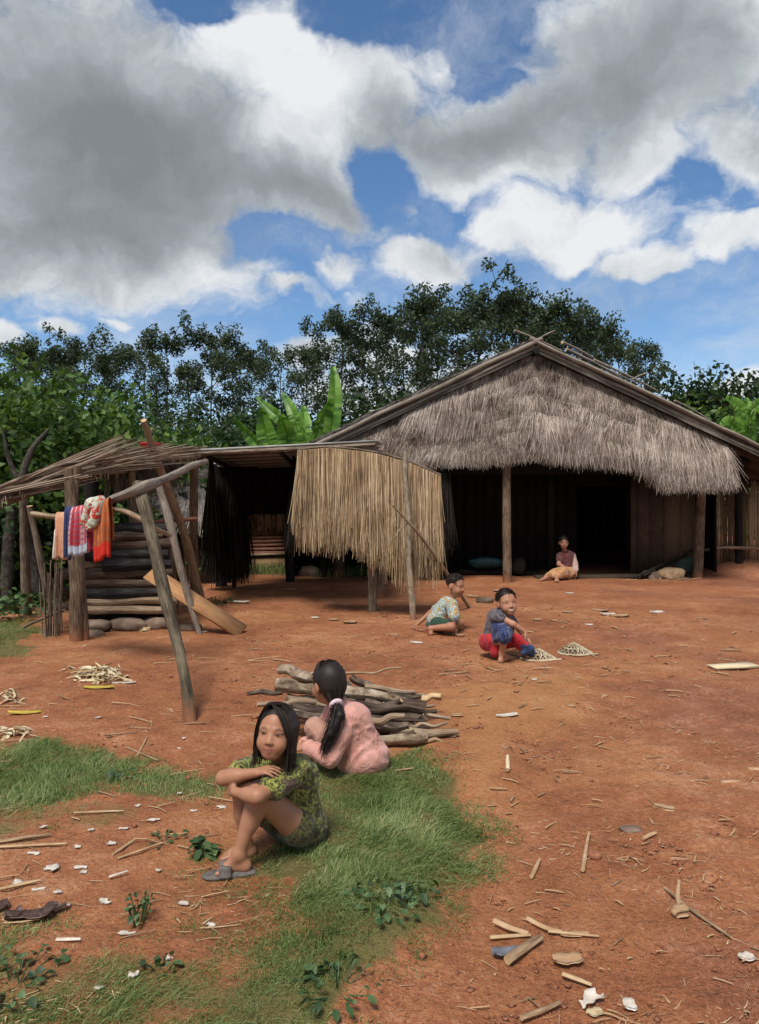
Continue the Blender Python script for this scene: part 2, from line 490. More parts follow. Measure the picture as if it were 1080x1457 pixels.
def nmat(name, stops, scale=5.0, coord='Object', stretch=(1, 1, 1), detail=6, nrough=.6, rough=.9, bump=.4, bdist=.01, bscale=None,
         island=0.0, trans=0.0, spec=.2, blotch=None, dist=0.0, dirt=None, wet=0.0):
    m, t, b = base_mat(name)
    v = t.coord(coord, stretch)
    f = t.noise(v, scale, detail, nrough, dist)
    if blotch:
        f2 = t.noise(t.coord('Object'), blotch[0], 3); f = t.math('ADD', f, t.math('MULTIPLY', t.math('SUBTRACT', f2, .5), blotch[1]))
    if island:
        g = t.node('ShaderNodeNewGeometry').outputs['Random Per Island']
        f = t.math('ADD', f, t.math('MULTIPLY', t.math('SUBTRACT', g, .5), island))
    c = t.ramp(f, stops)
    if dirt:
        z = t.node('ShaderNodeSeparateXYZ'); gg = t.node('ShaderNodeNewGeometry'); t.l.new(gg.outputs['Position'], z.inputs[0])
        fz = t.mapr(t.math('ADD', z.outputs[2], t.math('MULTIPLY', t.math('SUBTRACT', t.noise(t.coord('Object'), 9, 3), .5), .25)), .0, dirt, .75, 0.0)
        c = t.mix(fz, c, (.26, .10, .05))
    t.put(b.inputs['Base Color'], c)
    b.inputs['Roughness'].default_value = rough
    b.inputs['Specular IOR Level'].default_value = spec
    if bump:
        bn = t.node('ShaderNodeBump'); bn.inputs['Strength'].default_value = bump; bn.inputs['Distance'].default_value = bdist
        h = f if bscale is None else t.noise(v, bscale, 4, .6)
        t.put(bn.inputs['Height'], h); t.l.new(bn.outputs[0], b.inputs['Normal'])
    if trans:
        tr = t.node('ShaderNodeBsdfTranslucent'); t.put(tr.inputs[0], t.mix(1.0, c, (1.0, 1.0, .55), 'MULTIPLY'))
        mx = t.node('ShaderNodeMixShader'); mx.inputs[0].default_value = trans
        t.l.new(b.outputs[0], mx.inputs[1]); t.l.new(tr.outputs[0], mx.inputs[2])
        t.l.new(mx.outputs[0], m.node_tree.nodes['Material Output'].inputs[0])
    return m

def stops(*cs):
    """colours spread over the useful middle of a noise value"""
    n = len(cs); return [(.28 + .44 * i / max(1, n - 1), c) for i, c in enumerate(cs)]

M = {}
WG = dict(coord='tuv', stretch=(9, .8, 1))
M['weathered'] = nmat('weathered_wood', stops((.04, .028, .021), (.15, .11, .08), (.31, .245, .19)), 9, bump=.6, bdist=.012, blotch=(3, .5), **WG)
M['post'] = nmat('post_wood', stops((.030, .020, .014), (.125, .085, .056), (.26, .19, .13)), 8, bump=.7, bdist=.015, blotch=(2.5, .5), dirt=.22, **WG)
M['postlight'] = nmat('pale_post_wood', stops((.13, .085, .055), (.24, .165, .105), (.36, .26, .18)), 8, bump=.6, bdist=.012, blotch=(2.5, .4), dirt=.2, **WG)
M['olive'] = nmat('mossy_post_wood', stops((.024, .019, .013), (.085, .066, .042), (.175, .14, .095)), 7, bump=.8, bdist=.015, blotch=(3, .6), dirt=.2, **WG)
M['grey'] = nmat('grey_wood', stops((.095, .075, .060), (.20, .165, .135), (.33, .285, .24)), 9, bump=.5, bdist=.01, blotch=(3, .4), **WG)
M['darkwood'] = nmat('smoke_and_shade_wood', stops((.006, .005, .0045), (.014, .011, .009), (.03, .023, .018)), 8, bump=.5, bdist=.01, blotch=(2, .5), **WG)  # smoke-stained wood, darkened further to carry the interior shade in its colour
M['blacklog'] = nmat('charred_log', stops((.006, .006, .007), (.018, .017, .018), (.055, .05, .048)), 7, bump=.8, bdist=.02, blotch=(3, .5), **WG)
M['brownlog'] = nmat('brown_log', stops((.022, .015, .012), (.068, .045, .033), (.15, .11, .085)), 7, bump=.8, bdist=.02, blotch=(3, .5), **WG)
M['palelog'] = nmat('pale_log', stops((.12, .08, .052), (.25, .175, .115), (.40, .31, .225)), 7, bump=.6, bdist=.015, blotch=(3, .5), **WG)
M['bark'] = nmat('birch_like_bark', stops((.06, .042, .028), (.17, .12, .08), (.29, .225, .16), (.38, .315, .24)), 5, bump=.8, bdist=.01, blotch=(9, .9), coord='tuv', stretch=(5, 3, 1))
M['barkdark'] = nmat('dark_bark', stops((.03, .022, .017), (.10, .072, .052), (.20, .155, .12)), 6, bump=.8, bdist=.01, blotch=(8, .8), coord='tuv', stretch=(5, 3, 1))
M['cut'] = nmat('cut_wood', stops((.25, .15, .075), (.46, .31, .17), (.58, .43, .27)), 14, bump=.3, bdist=.004)
M['board'] = nmat('orange_board', stops((.24, .12, .052), (.37, .195, .09), (.46, .265, .135)), 7, coord='tuv', stretch=(14, .7, 1), bump=.3, bdist=.006, blotch=(5, .3))
M['wall'] = nmat('brown_plank_wall', stops((.02, .014, .010), (.055, .038, .026), (.10, .072, .05)), 7, coord='tuv', stretch=(14, .8, 1), bump=.5, bdist=.01, island=.45, blotch=(2, .4))
M['redslat'] = nmat('reddish_slat', stops((.08, .032, .022), (.19, .08, .055), (.31, .16, .11)), 7, coord='tuv', stretch=(12, .8, 1), bump=.4, island=.5)
M['tanpanel'] = nmat('woven_tan_panel', stops((.13, .075, .038), (.22, .135, .07), (.30, .20, .115)), 22, stretch=(1, 1, 3), bump=.4, bdist=.01)
M['bamboo'] = nmat('split_bamboo', stops((.12, .075, .042), (.23, .15, .09), (.36, .25, .16)), 7, coord='tuv', stretch=(16, .8, 1), bump=.4, bdist=.008, island=.7)
M['bamboopole'] = nmat('bamboo_pole', stops((.10, .075, .05), (.21, .165, .115), (.36, .30, .22)), 6, coord='tuv', stretch=(6, 2, 1), bump=.3, bdist=.005, rough=.6, spec=.4, dirt=.15)
M['roofgrey'] = nmat('grey_roof_board', stops((.16, .15, .14), (.30, .29, .275), (.42, .41, .39)), 6, coord='tuv', stretch=(14, .8, 1), bump=.4, island=.3)
TH = dict(coord='Object', rough=.95, spec=.1)
M['thatch'] = nmat('old_thatch', [(.12, (.038, .026, .020)), (.34, (.105, .076, .060)), (.52, (.185, .143, .118)), (.72, (.30, .25, .212)), (.9, (.44, .38, .33))], .9, island=.55, bump=0, stretch=(1, 1, 1.7), detail=6, blotch=(2.6, .75), **TH)
M['thatchpale'] = nmat('pale_old_thatch', [(.12, (.075, .053, .042)), (.4, (.21, .162, .135)), (.65, (.36, .30, .26)), (.9, (.50, .43, .375))], .9, island=.6, bump=0, stretch=(1, 1, 1.7), detail=6, blotch=(2.6, .5), **TH)
M['thatchbase'] = nmat('old_thatch_base', stops((.03, .021, .017), (.075, .055, .045), (.13, .10, .085)), 6, stretch=(9, 9, .8), bump=.8, bdist=.03, **TH)
M['thatchgrey'] = nmat('grey_roof_thatch', [(.2, (.05, .042, .036)), (.5, (.145, .125, .112)), (.8, (.27, .245, .225))], 1.6, island=.5, bump=0, **TH)
M['thatchdark'] = nmat('shade_dark_thatch', stops((.006, .005, .0045), (.014, .012, .010), (.03, .025, .02)), 5, island=.5, bump=0, **TH)  # thatch coloured near black to stand in for shade under the roofs
M['stickroof'] = nmat('stick_roof', [(.2, (.055, .037, .026)), (.5, (.155, .11, .08)), (.75, (.30, .23, .175))], 3, island=.8, bump=0, **TH)
M['reed'] = nmat('dry_reed', [(.15, (.095, .055, .030)), (.4, (.25, .160, .085)), (.62, (.40, .28, .160)), (.85, (.55, .43, .28))], 2.2, island=.75, bump=0, coord='Object', rough=.7, spec=.25)
M['reedback'] = nmat('reed_backing', stops((.10, .058, .028), (.20, .125, .062), (.30, .20, .11)), 6, stretch=(20, 20, .6), bump=.5, **TH)
LF = dict(coord='Object', rough=.5, bump=0, trans=.36)
M['rubber'] = nmat('rubber_leaf', [(.2, (.030, .044, .026)), (.5, (.064, .092, .052)), (.8, (.11, .15, .085))], .9, island=.5, spec=.25, **LF)
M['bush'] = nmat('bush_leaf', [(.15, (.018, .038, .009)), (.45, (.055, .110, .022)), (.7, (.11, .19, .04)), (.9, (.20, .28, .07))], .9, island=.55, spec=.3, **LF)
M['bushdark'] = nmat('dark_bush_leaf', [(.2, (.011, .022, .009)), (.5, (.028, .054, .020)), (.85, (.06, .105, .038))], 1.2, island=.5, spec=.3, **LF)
M['weed'] = nmat('weed_leaf', [(.2, (.022, .050, .018)), (.5, (.055, .11, .035)), (.85, (.14, .21, .09))], 6, island=.6, spec=.4, coord='Object', rough=.5, bump=0, trans=.3)
M['grass'] = nmat('grass_blade', [(.15, (.062, .098, .026)), (.4, (.125, .190, .050)), (.6, (.20, .265, .085)), (.78, (.33, .35, .16)), (.92, (.52, .46, .28))], 2.3, island=.55, spec=.3, coord='Object', rough=.55, bump=0, trans=.3)
M['banana'] = nmat('banana_leaf', stops((.045, .125, .014), (.11, .26, .03), (.22, .38, .07)), 2.5, coord='tuv', stretch=(3, 40, 1), island=.5, rough=.38, spec=.4, bump=.3, bdist=.01, trans=.38)
M['trunk'] = nmat('tree_bark', stops((.025, .021, .017), (.06, .05, .042), (.12, .105, .09)), 6, bump=.7, bdist=.02, coord='tuv', stretch=(4, 2, 1))
M['stone'] = nmat('field_stone', stops((.07, .048, .036), (.16, .11, .082), (.26, .195, .15)), 6, bump=.7, bdist=.02)
M['clod'] = nmat('laterite_clod', stops((.13, .05, .028), (.25, .10, .055), (.34, .16, .095)), 30, bump=.6, bdist=.01)
M['straw'] = nmat('dry_straw', [(.2, (.17, .095, .05)), (.5, (.36, .235, .125)), (.85, (.56, .43, .27))], 8, island=.6, bump=0, coord='Object', rough=.7, spec=.2)
M['chip'] = nmat('wood_chip', [(.2, (.22, .115, .06)), (.5, (.38, .235, .13)), (.85, (.52, .37, .235))], 14, island=.3, bump=.3, bdist=.004, coord='Object', rough=.8)
M['twig'] = nmat('dry_twig', stops((.10, .06, .035), (.24, .155, .09), (.42, .30, .19)), 7, bump=.4, bdist=.004, coord='tuv', stretch=(10, 1.5, 1))
M['paleboard'] = nmat('pale_fresh_board', stops((.45, .33, .19), (.62, .50, .33), (.72, .62, .46)), 7, coord='tuv', stretch=(14, 1, 1), bump=.3, bdist=.003)
M['paper'] = nmat('dirty_white_scrap', stops((.36, .29, .23), (.56, .50, .43), (.72, .68, .62)), 14, bump=.5, bdist=.006)
M['husk'] = nmat('corn_husk', [(.2, (.27, .18, .09)), (.5, (.46, .36, .21)), (.85, (.62, .54, .37))], 9, island=.6, bump=.3, bdist=.004, rough=.7)
M['yellowleaf'] = nmat('yellow_leaf', stops((.30, .22, .03), (.50, .38, .06), (.60, .48, .13)), 9, bump=.3, bdist=.003, rough=.6)
M['deadleaf'] = nmat('dead_leaf', stops((.028, .016, .012), (.075, .043, .032), (.17, .12, .10)), 14, bump=.6, bdist=.006, rough=.55, spec=.4)
M['bluescrap'] = nmat('slate_blue_scrap', stops((.08, .085, .10), (.15, .16, .19), (.23, .24, .27)), 18, bump=.5, bdist=.005)
M['redplastic'] = nmat('red_plastic', stops((.38, .010, .012), (.52, .018, .02), (.60, .04, .04)), 4, bump=.1, rough=.4, spec=.5)
M['teal'] = nmat('teal_tarp', stops((.006, .022, .03), (.012, .042, .055), (.02, .06, .08)), 7, bump=.7, bdist=.03, rough=.6)  # teal darkened to hold the porch shade the bundle lies in
M['greencloth'] = nmat('faded_green_sack', stops((.02, .035, .028), (.04, .07, .055), (.07, .11, .085)), 7, bump=.7, bdist=.03)
M['tansack'] = nmat('tan_stone', stops((.20, .125, .07), (.33, .22, .13), (.44, .32, .20)), 8, bump=.7, bdist=.02)
M['grey_rubber'] = nmat('grey_rubber', stops((.055, .050, .046), (.095, .085, .078), (.16, .14, .125)), 30, bump=.3, bdist=.003, rough=.75)
M['lattice'] = nmat('basket_split_bamboo', stops((.20, .155, .095), (.36, .29, .19), (.48, .41, .29)), 12, coord='Object', island=.5, bump=0, rough=.7)

# skin: the per-vertex colour carries lips, lashes and blush; noise adds mottling and a little dust
def skin_mat(name, tint):
    m, t, b = base_mat(name)
    c = t.attr('Col')
    f = t.noise(t.coord('Object'), 26, 5, .6)
    c = t.mix(t.mapr(f, .35, .7, .0, .30), c, tint, 'MIX')
    c = t.mix(t.mapr(t.noise(t.coord('Object'), 11, 6, .7), .50, .70, 0, .45), c, (.25, .115, .065))
    c = t.mix(t.mapr(t.noise(t.vmath('ADD', t.coord('Object'), (5, 2, 1)), 45, 4, .7), .56, .72, 0, .35), c, (.40, .22, .145))
    t.put(b.inputs['Base Color'], c)
    b.inputs['Roughness'].default_value = .52; b.inputs['Specular IOR Level'].default_value = .35
    b.inputs['Subsurface Weight'].default_value = .12; b.inputs['Subsurface Radius'].default_value = (.012, .005, .003); b.inputs['Subsurface Scale'].default_value = .6
    bn = t.node('ShaderNodeBump'); bn.inputs['Strength'].default_value = .12; bn.inputs['Distance'].default_value = .002
    t.put(bn.inputs['Height'], t.noise(t.coord('Object'), 160, 3)); t.l.new(bn.outputs[0], b.inputs['Normal'])
    return m
M['skin'] = skin_mat('skin', (.30, .135, .075))

def hair_mat(name, c0, c1):
    m, t, b = base_mat(name)
    g = t.node('ShaderNodeNewGeometry').outputs['Random Per Island']
    f = t.noise(t.coord('Object', (60, 60, 6)), 2, 3)
    t.put(b.inputs['Base Color'], t.ramp(t.math('ADD', t.math('MULTIPLY', g, .5), t.math('MULTIPLY', f, .5)), [(.25, c0), (.75, c1)]))
    b.inputs['Roughness'].default_value = .55; b.inputs['Specular IOR Level'].default_value = .28
    return m
M['hair'] = hair_mat('black_hair', (.007, .0055, .005), (.034, .022, .017))

def cloth_mat(name, cols, scale=9, kind='noise', stretch=(1, 1, 1), rough=.9, bump=.35, second=None):
    """printed cloth: blotches of the listed colours with hard edges"""
    m, t, b = base_mat(name)
    v = t.coord('Object', stretch)
    if kind == 'voronoi':
        vo = t.node('ShaderNodeTexVoronoi'); t.put(vo.inputs['Vector'], t.vmath('ADD', v, t.vmath('SCALE', t.noise(v, scale, 2, color=True), (0, 0, 0))))
        vo.inputs['Scale'].default_value = scale
        sp = t.node('ShaderNodeSeparateColor'); t.l.new(vo.outputs['Color'], sp.inputs[0]); f = sp.outputs[0]
        st = [(i / len(cols), c) for i, c in enumerate(cols)]
    else:
        f = t.noise(v, scale, 3, .6, 1.2)
        st = [(.30 + .42 * i / len(cols), c) for i, c in enumerate(cols)]
    c = t.ramp(f, st, 'CONSTANT' if kind != 'soft' else 'LINEAR')
    if second:
        f2 = t.noise(v, second[0], 2, .5, .6); c = t.mix(t.mapr(f2, second[1], second[1] + .05), c, second[2])
    t.put(b.inputs['Base Color'], c)
    b.inputs['Roughness'].default_value = rough; b.inputs['Specular IOR Level'].default_value = .12
    b.inputs['Sheen Weight'].default_value = .15
    bn = t.node('ShaderNodeBump'); bn.inputs['Strength'].default_value = bump; bn.inputs['Distance'].default_value = .02
    fd = t.math('ABSOLUTE', t.math('SUBTRACT', t.noise(t.coord('Object', (1, 1, .6)), 13, 3, .5, 1.6), .5)); fd = t.math('ADD', t.math('MULTIPLY', fd, 2.2), t.math('MULTIPLY', t.noise(t.coord('Object'), 60, 3), .25))
    t.put(bn.inputs['Height'], fd); t.l.new(bn.outputs[0], b.inputs['Normal'])
    return m

def plaid_mat(name, ground, c1, c2, sx, sz, border=None):
    m, t, b = base_mat(name)
    sp = t.node('ShaderNodeSeparateXYZ'); t.l.new(t.coord('tuv'), sp.inputs[0])
    wx = t.math('SINE', t.math('MULTIPLY', sp.outputs[0], sx)); wz = t.math('SINE', t.math('MULTIPLY', sp.outputs[1], sz))
    c = t.mix(t.mapr(wx, .3, .6), ground, c1); c = t.mix(t.math('MULTIPLY', t.mapr(wz, .4, .7), .75), c, c2)
    if border: c = t.mix(t.mapr(sp.outputs[1], border[0], border[0] + .02), c, border[1])
    t.put(b.inputs['Base Color'], c); b.inputs['Roughness'].default_value = .9; b.inputs['Specular IOR Level'].default_value = .1
    return m
M['camo'] = cloth_mat('green_print_shirt', [(.022, .016, .012), (.075, .082, .026), (.05, .033, .022), (.115, .14, .034), (.28, .27, .075), (.055, .065, .022), (.13, .08, .055), (.20, .13, .10)], 18, second=(12, .61, (.10, .062, .048)))
M['camoskirt'] = cloth_mat('dark_print_shorts', [(.03, .022, .016), (.09, .10, .03), (.055, .04, .022), (.13, .11, .05)], 24)
M['pink'] = cloth_mat('pink_jacket_cloth', [(.44, .20, .165), (.52, .255, .21), (.58, .31, .265)], 5, 'soft', bump=.5)
M['pinktrousers'] = cloth_mat('beige_pink_trousers', [(.27, .135, .095), (.34, .18, .13), (.41, .23, .175)], 6, 'soft', bump=.5)
M['lilac'] = cloth_mat('lilac_ribbon', [(.50, .33, .38), (.60, .46, .50)], 20, 'soft')
M['navy'] = cloth_mat('navy_print_shirt', [(.022, .03, .085), (.04, .055, .14), (.018, .02, .05), (.10, .12, .20)], 10)
M['greybrown'] = cloth_mat('dark_grey_checked_cloth', [(.05, .04, .05), (.095, .085, .10), (.15, .12, .12)], 16)
M['redtrousers'] = cloth_mat('red_trousers_cloth', [(.26, .012, .022), (.36, .02, .03), (.42, .035, .04)], 6, 'soft')
M['navycuff'] = cloth_mat('navy_cuff', [(.018, .028, .07), (.035, .055, .12)], 9, 'soft')
M['tiedye'] = cloth_mat('blue_yellow_print_shirt', [(.06, .14, .24), (.28, .38, .44), (.48, .52, .48), (.14, .24, .27), (.42, .33, .09), (.34, .10, .06), (.40, .42, .36)], 17)
M['darkgreen'] = cloth_mat('dark_green_shorts', [(.012, .035, .022), (.022, .055, .036)], 8, 'soft')
M['yellowbag'] = cloth_mat('yellow_bag', [(.50, .27, .015), (.66, .40, .03), (.70, .50, .09)], 14, 'soft', rough=.5)
M['womanshirt'] = cloth_mat('dark_red_patterned_blouse', [(.04, .03, .04), (.15, .035, .03), (.07, .05, .055), (.26, .09, .07)], 16)
M['tanskirt'] = cloth_mat('tan_orange_skirt', [(.28, .13, .06), (.38, .19, .09), (.45, .25, .13)], 7, 'soft')
M['paleSleeve'] = cloth_mat('pale_sleeve', [(.36, .24, .20), (.48, .35, .31)], 8, 'soft')
M['orangecloth'] = plaid_mat('orange_checked_cloth', (.33, .085, .03), (.46, .15, .055), (.30, .11, .055), 160, 70, (.40, (.50, .035, .022)))
M['peach'] = cloth_mat('faded_peach_cloth', [(.36, .15, .075), (.46, .22, .13), (.50, .27, .17)], 6, 'soft')
M['navycloth'] = cloth_mat('navy_strip_cloth', [(.016, .022, .07), (.03, .04, .11)], 6, 'soft')
M['redplaid'] = plaid_mat('red_white_checked_cloth', (.38, .05, .065), (.50, .30, .30), (.24, .10, .16), 130, 120, (.37, (.42, .46, .54)))
M['scarf'] = cloth_mat('red_and_pale_green_scarf', [(.34, .03, .025), (.44, .05, .035), (.36, .40, .31), (.48, .51, .42), (.30, .04, .03)], 10)
M['crimson'] = cloth_mat('crimson_cloth', [(.26, .025, .05), (.36, .045, .07), (.20, .02, .035)], 11)

# ------------------------------------------------------------------ ground
def ground_mat():
    m, t, b = base_mat('red_earth')
    P = t.coord('Object'); mask = t.attr('mask')
    sp = t.node('ShaderNodeSeparateColor'); t.l.new(mask, sp.inputs[0])
    n1 = t.noise(P, .8, 5, .6); n2 = t.noise(P, 5, 6, .65); n3 = t.noise(P, 40, 5, .7); n4 = t.noise(P, 150, 3, .6)
    f = t.math('ADD', t.math('MULTIPLY', n1, .40), t.math('ADD', t.math('MULTIPLY', n2, .33), t.math('MULTIPLY', n3, .27)))
    c = t.ramp(f, [(.36, (.145, .053, .026)), (.45, (.268, .096, .043)), (.53, (.348, .136, .062)), (.62, (.48, .24, .13))])
    co = t.ramp(f, [(.34, (.27, .105, .042)), (.5, (.40, .178, .072)), (.65, (.48, .255, .12))])
    c = t.mix(sp.outputs[0], c, co)
    ct = t.ramp(f, [(.36, (.105, .040, .023)), (.46, (.205, .076, .041)), (.54, (.29, .115, .063)), (.64, (.42, .215, .14))])
    c = t.mix(t.math('MULTIPLY', t.mapr(t.math('ADD', sp.outputs[2], t.math('MULTIPLY', t.math('SUBTRACT', n2, .5), .8)), .25, .7), .85), c, ct)   # the damp trodden track
    # pale trodden straw dust and dark damp specks
    c = t.mix(t.mapr(t.noise(t.vmath('MULTIPLY', P, (1, 2.2, 1)), 22, 4, .75), .60, .74, 0, .6), c, (.47, .31, .20))
    c = t.mix(t.mapr(t.noise(P, 75, 4, .8), .52, .66, 0, .55), c, (.42, .235, .145))
    c = t.mix(t.mapr(t.noise(t.vmath('ADD', P, (7, 3, 0)), 95, 4, .8), .46, .34, 0, .6), c, (.085, .034, .020))
    c = t.mix(t.mapr(t.noise(P, 34, 3, .7), .40, .28, 0, .55), c, (.11, .045, .027))
    c = t.mix(t.math('MULTIPLY', t.mapr(n4, .66, .76), .35), c, (.52, .40, .29))
    cg = t.ramp(f, [(.34, (.055, .058, .020)), (.5, (.105, .105, .036)), (.65, (.16, .15, .06))])
    gm = t.mapr(t.math('ADD', sp.outputs[1], t.math('MULTIPLY', t.math('SUBTRACT', n2, .5), .9)), .35, .75)
    c = t.mix(t.math('MULTIPLY', gm, .85), c, cg)
    t.put(b.inputs['Base Color'], c)
    b.inputs['Roughness'].default_value = .95; b.inputs['Specular IOR Level'].default_value = .12
    h = t.math('ADD', t.math('MULTIPLY', n2, .5), t.math('ADD', t.math('MULTIPLY', n3, .35), t.math('MULTIPLY', n4, .12)))
    bn = t.node('ShaderNodeBump'); bn.inputs['Strength'].default_value = 1.0; bn.inputs['Distance'].default_value = .05
    t.put(bn.inputs['Height'], h); t.l.new(bn.outputs[0], b.inputs['Normal'])
    return m
M['ground'] = ground_mat()

# ------------------------------------------------------------------ sky, clouds, sun, camera
SUN_EL, SUN_AZ = 58.0, -158.0      # azimuth clockwise from +Y: behind the camera, to its left

def make_world():
    w = bpy.data.worlds.new('World'); SC.world = w; w.use_nodes = True
    t = NT(w.node_tree); bg = w.node_tree.nodes['Background']
    sky = t.node('ShaderNodeTexSky', sky_type='NISHITA'); sky.sun_disc = False
    sky.sun_elevation = R(SUN_EL); sky.sun_rotation = R(SUN_AZ); sky.altitude = 600; sky.air_density = 1.0; sky.dust_density = .35; sky.ozone_density = 2.2
    D = t.node('ShaderNodeTexCoord').outputs['Generated']
    def scl(v, k):
        n = t.node('ShaderNodeVectorMath', operation='SCALE'); t.put(n.inputs[0], v); n.inputs['Scale'].default_value = k; return n.outputs[0]
    warp = scl(t.vmath('SUBTRACT', t.noise(D, 3.2, 3, .55, color=True), (.5, .5, .5)), .15)
    warp2 = scl(t.vmath('SUBTRACT', t.noise(D, 13, 4, .6, color=True), (.5, .5, .5)), .06)
    D2 = t.vmath('ADD', t.vmath('ADD', D, warp), warp2)
    sp = t.node('ShaderNodeSeparateXYZ'); t.put(sp.inputs[0], t.vmath('NORMALIZE', D2))
    az = t.math('ARCTAN2', sp.outputs[0], sp.outputs[1]); el = t.math('ARCSINE', sp.outputs[2])
    def blob(px, py, rx, ry, w=1.0):
        a0 = math.atan((px - 540) / FPX); e0 = math.atan((HOR - py) / FPX * math.cos(a0))
        ra = rx / FPX * math.cos(a0) ** 2 * 1.05; re = ry / FPX * math.cos(e0) ** 2
        dx = t.math('MULTIPLY', t.math('SUBTRACT', az, a0), 1 / ra); dy = t.math('MULTIPLY', t.math('SUBTRACT', el, e0), 1 / re)
        q = t.math('ADD', t.math('MULTIPLY', dx, dx), t.math('MULTIPLY', dy, dy))
        return t.math('MULTIPLY', t.math('POWER', 2.718, t.math('MULTIPLY', q, -1.0)), w)
    def total(bs, op='ADD'):
        s = blob(*bs[0])
        for q in bs[1:]: s = t.math(op, s, blob(*q))
        return s
    solid = total([(130, 190, 330, 190, 1.15), (110, 345, 330, 80, 1.0), (430, 285, 130, 60, .9), (380, 70, 110, 100, .9), (500, 150, 130, 90, 1.0), (690, 190, 150, 85, 1.05), (620, 70, 90, 50, .75),
                   (920, 60, 210, 110, 1.1), (1060, 190, 110, 90, .9), (880, 210, 90, 60, .8), (800, 320, 130, 62, 1.05), (920, 370, 90, 38, .95), (1040, 325, 90, 38, .9), (625, 372, 80, 36, .95), (600, 296, 34, 20, .75),
                   (390, 415, 60, 20, .85), (465, 375, 50, 30, .7), (180, 455, 36, 14, .66), (925, 436, 16, 11, .7), (0, 476, 40, 26, .8), (425, 490, 60, 26, .75), (560, 500, 110, 46, .7), (90, 468, 50, 15, .62), (610, 560, 200, 60, .7), (1060, 575, 90, 26, .6)], 'MAXIMUM')
    gaps = total([(545, 20, 90, 50, .9), (690, 30, 60, 46, .6), (400, 345, 60, 26, .8), (560, 265, 46, 40, .8), (640, 300, 60, 16, .5), (310, 5, 40, 18, .6), (450, 20, 30, 40, .3), (700, 110, 40, 14, .3), (990, 225, 36, 36, .6), (960, 430, 200, 36, .4), (1060, 250, 30, 30, .4)])
    solid = t.math('SUBTRACT', solid, gaps)
    n0 = t.noise(D, 2.1, 6, .58); back = t.mapr(sp.outputs[1], .35, -.1)
    solid = t.math('ADD', solid, t.math('MULTIPLY', back, t.mapr(n0, .38, .58, 0, 1.1)))
    fine = t.noise(t.vmath('MULTIPLY', D2, (1, 1, 1.5)), 7, 10, .62)
    d = t.math('ADD', solid, t.math('MULTIPLY', t.math('SUBTRACT', fine, .5), 1.5))
    alpha = t.mapr(d, .16, .62)
    dark = total([(200, 240, 260, 110, .95), (60, 340, 260, 55, .72), (430, 285, 100, 36, .6), (60, 110, 260, 90, .42), (690, 195, 130, 62, .60), (930, 45, 200, 85, .52), (860, 150, 120, 60, .42), (570, 170, 60, 50, .3), (1080, 180, 90, 70, .3),
                  (470, 140, 80, 50, -.45), (270, 385, 150, 26, -.35), (800, 310, 120, 46, -.3), (360, 30, 70, 60, -.25)])
    dark = t.math('ADD', dark, t.math('MULTIPLY', back, t.mapr(n0, .5, .7, 0, .7)))
    big = t.noise(D2, 4.5, 9, .62)
    dk = t.math('ADD', dark, t.math('MULTIPLY', t.math('SUBTRACT', big, .5), 1.7))
    dk = t.math('ADD', dk, t.math('MULTIPLY', t.math('SUBTRACT', t.noise(t.vmath('ADD', D2, (.0, .0, .035)), 7, 10, .62), fine), 1.1))   # lit from above: bright tops, dull bottoms
    dk = t.math('ADD', dk, t.mapr(d, .55, 1.5, 0, .22))
    cc = t.ramp(t.mapr(dk, -.15, 1.35, 0, 1, False), [(0.0, (.86, .88, .90)), (.16, (.70, .735, .77)), (.34, (.47, .51, .55)), (.58, (.325, .352, .385)), (.88, (.235, .256, .28))])
    cl = t.node('ShaderNodeVectorMath', operation='SCALE'); t.put(cl.inputs[0], cc); cl.inputs['Scale'].default_value = CLOUD_GAIN / SKY_STRENGTH
    alpha = t.math('MAXIMUM', alpha, t.mapr(t.noise(t.vmath('MULTIPLY', D2, (1, 1, 2)), 4, 8, .65), .42, .75, 0, .55))   # thin veil
    hs = t.node('ShaderNodeHueSaturation'); hs.inputs['Saturation'].default_value = SKY_SAT; hs.inputs['Value'].default_value = SKY_VAL; t.put(hs.inputs['Color'], sky.outputs[0])
    t.put(bg.inputs['Color'], t.mix(alpha, hs.outputs[0], cl.outputs[0]))
    bg.inputs['Strength'].default_value = SKY_STRENGTH

SKY_STRENGTH, CLOUD_GAIN, SKY_SAT, SKY_VAL = .11, .53, 1.15, .68
make_world()
sl = bpy.data.lights.new('sun', 'SUN'); sl.energy = 2.4; sl.angle = R(18); sl.color = (1.0, .95, .87)
so = bpy.data.objects.new('sun', sl); COL.objects.link(so)
sd = Vector((math.sin(R(SUN_AZ)) * math.cos(R(SUN_EL)), math.cos(R(SUN_AZ)) * math.cos(R(SUN_EL)), math.sin(R(SUN_EL))))
so.rotation_euler = (-sd).to_track_quat('-Z', 'Y').to_euler(); so.location = (0, -5, 12)

cd = bpy.data.cameras.new('camera'); cam = bpy.data.objects.new('camera', cd); COL.objects.link(cam); SC.camera = cam
cam.location = (0, 0, EYE); cam.rotation_euler = (R(90), 0, 0)
cd.sensor_fit = 'VERTICAL'; cd.sensor_height = 36.0; cd.lens = FPX / 1457 * 36.0
cd.shift_y = (HOR - 728.5) / 1457.0
cd.clip_end = 2000
SC.view_settings.view_transform = 'Standard'; SC.view_settings.look = 'None'; SC.view_settings.gamma = 1; SC.view_settings.use_curve_mapping = False
SC.view_settings.exposure = .88
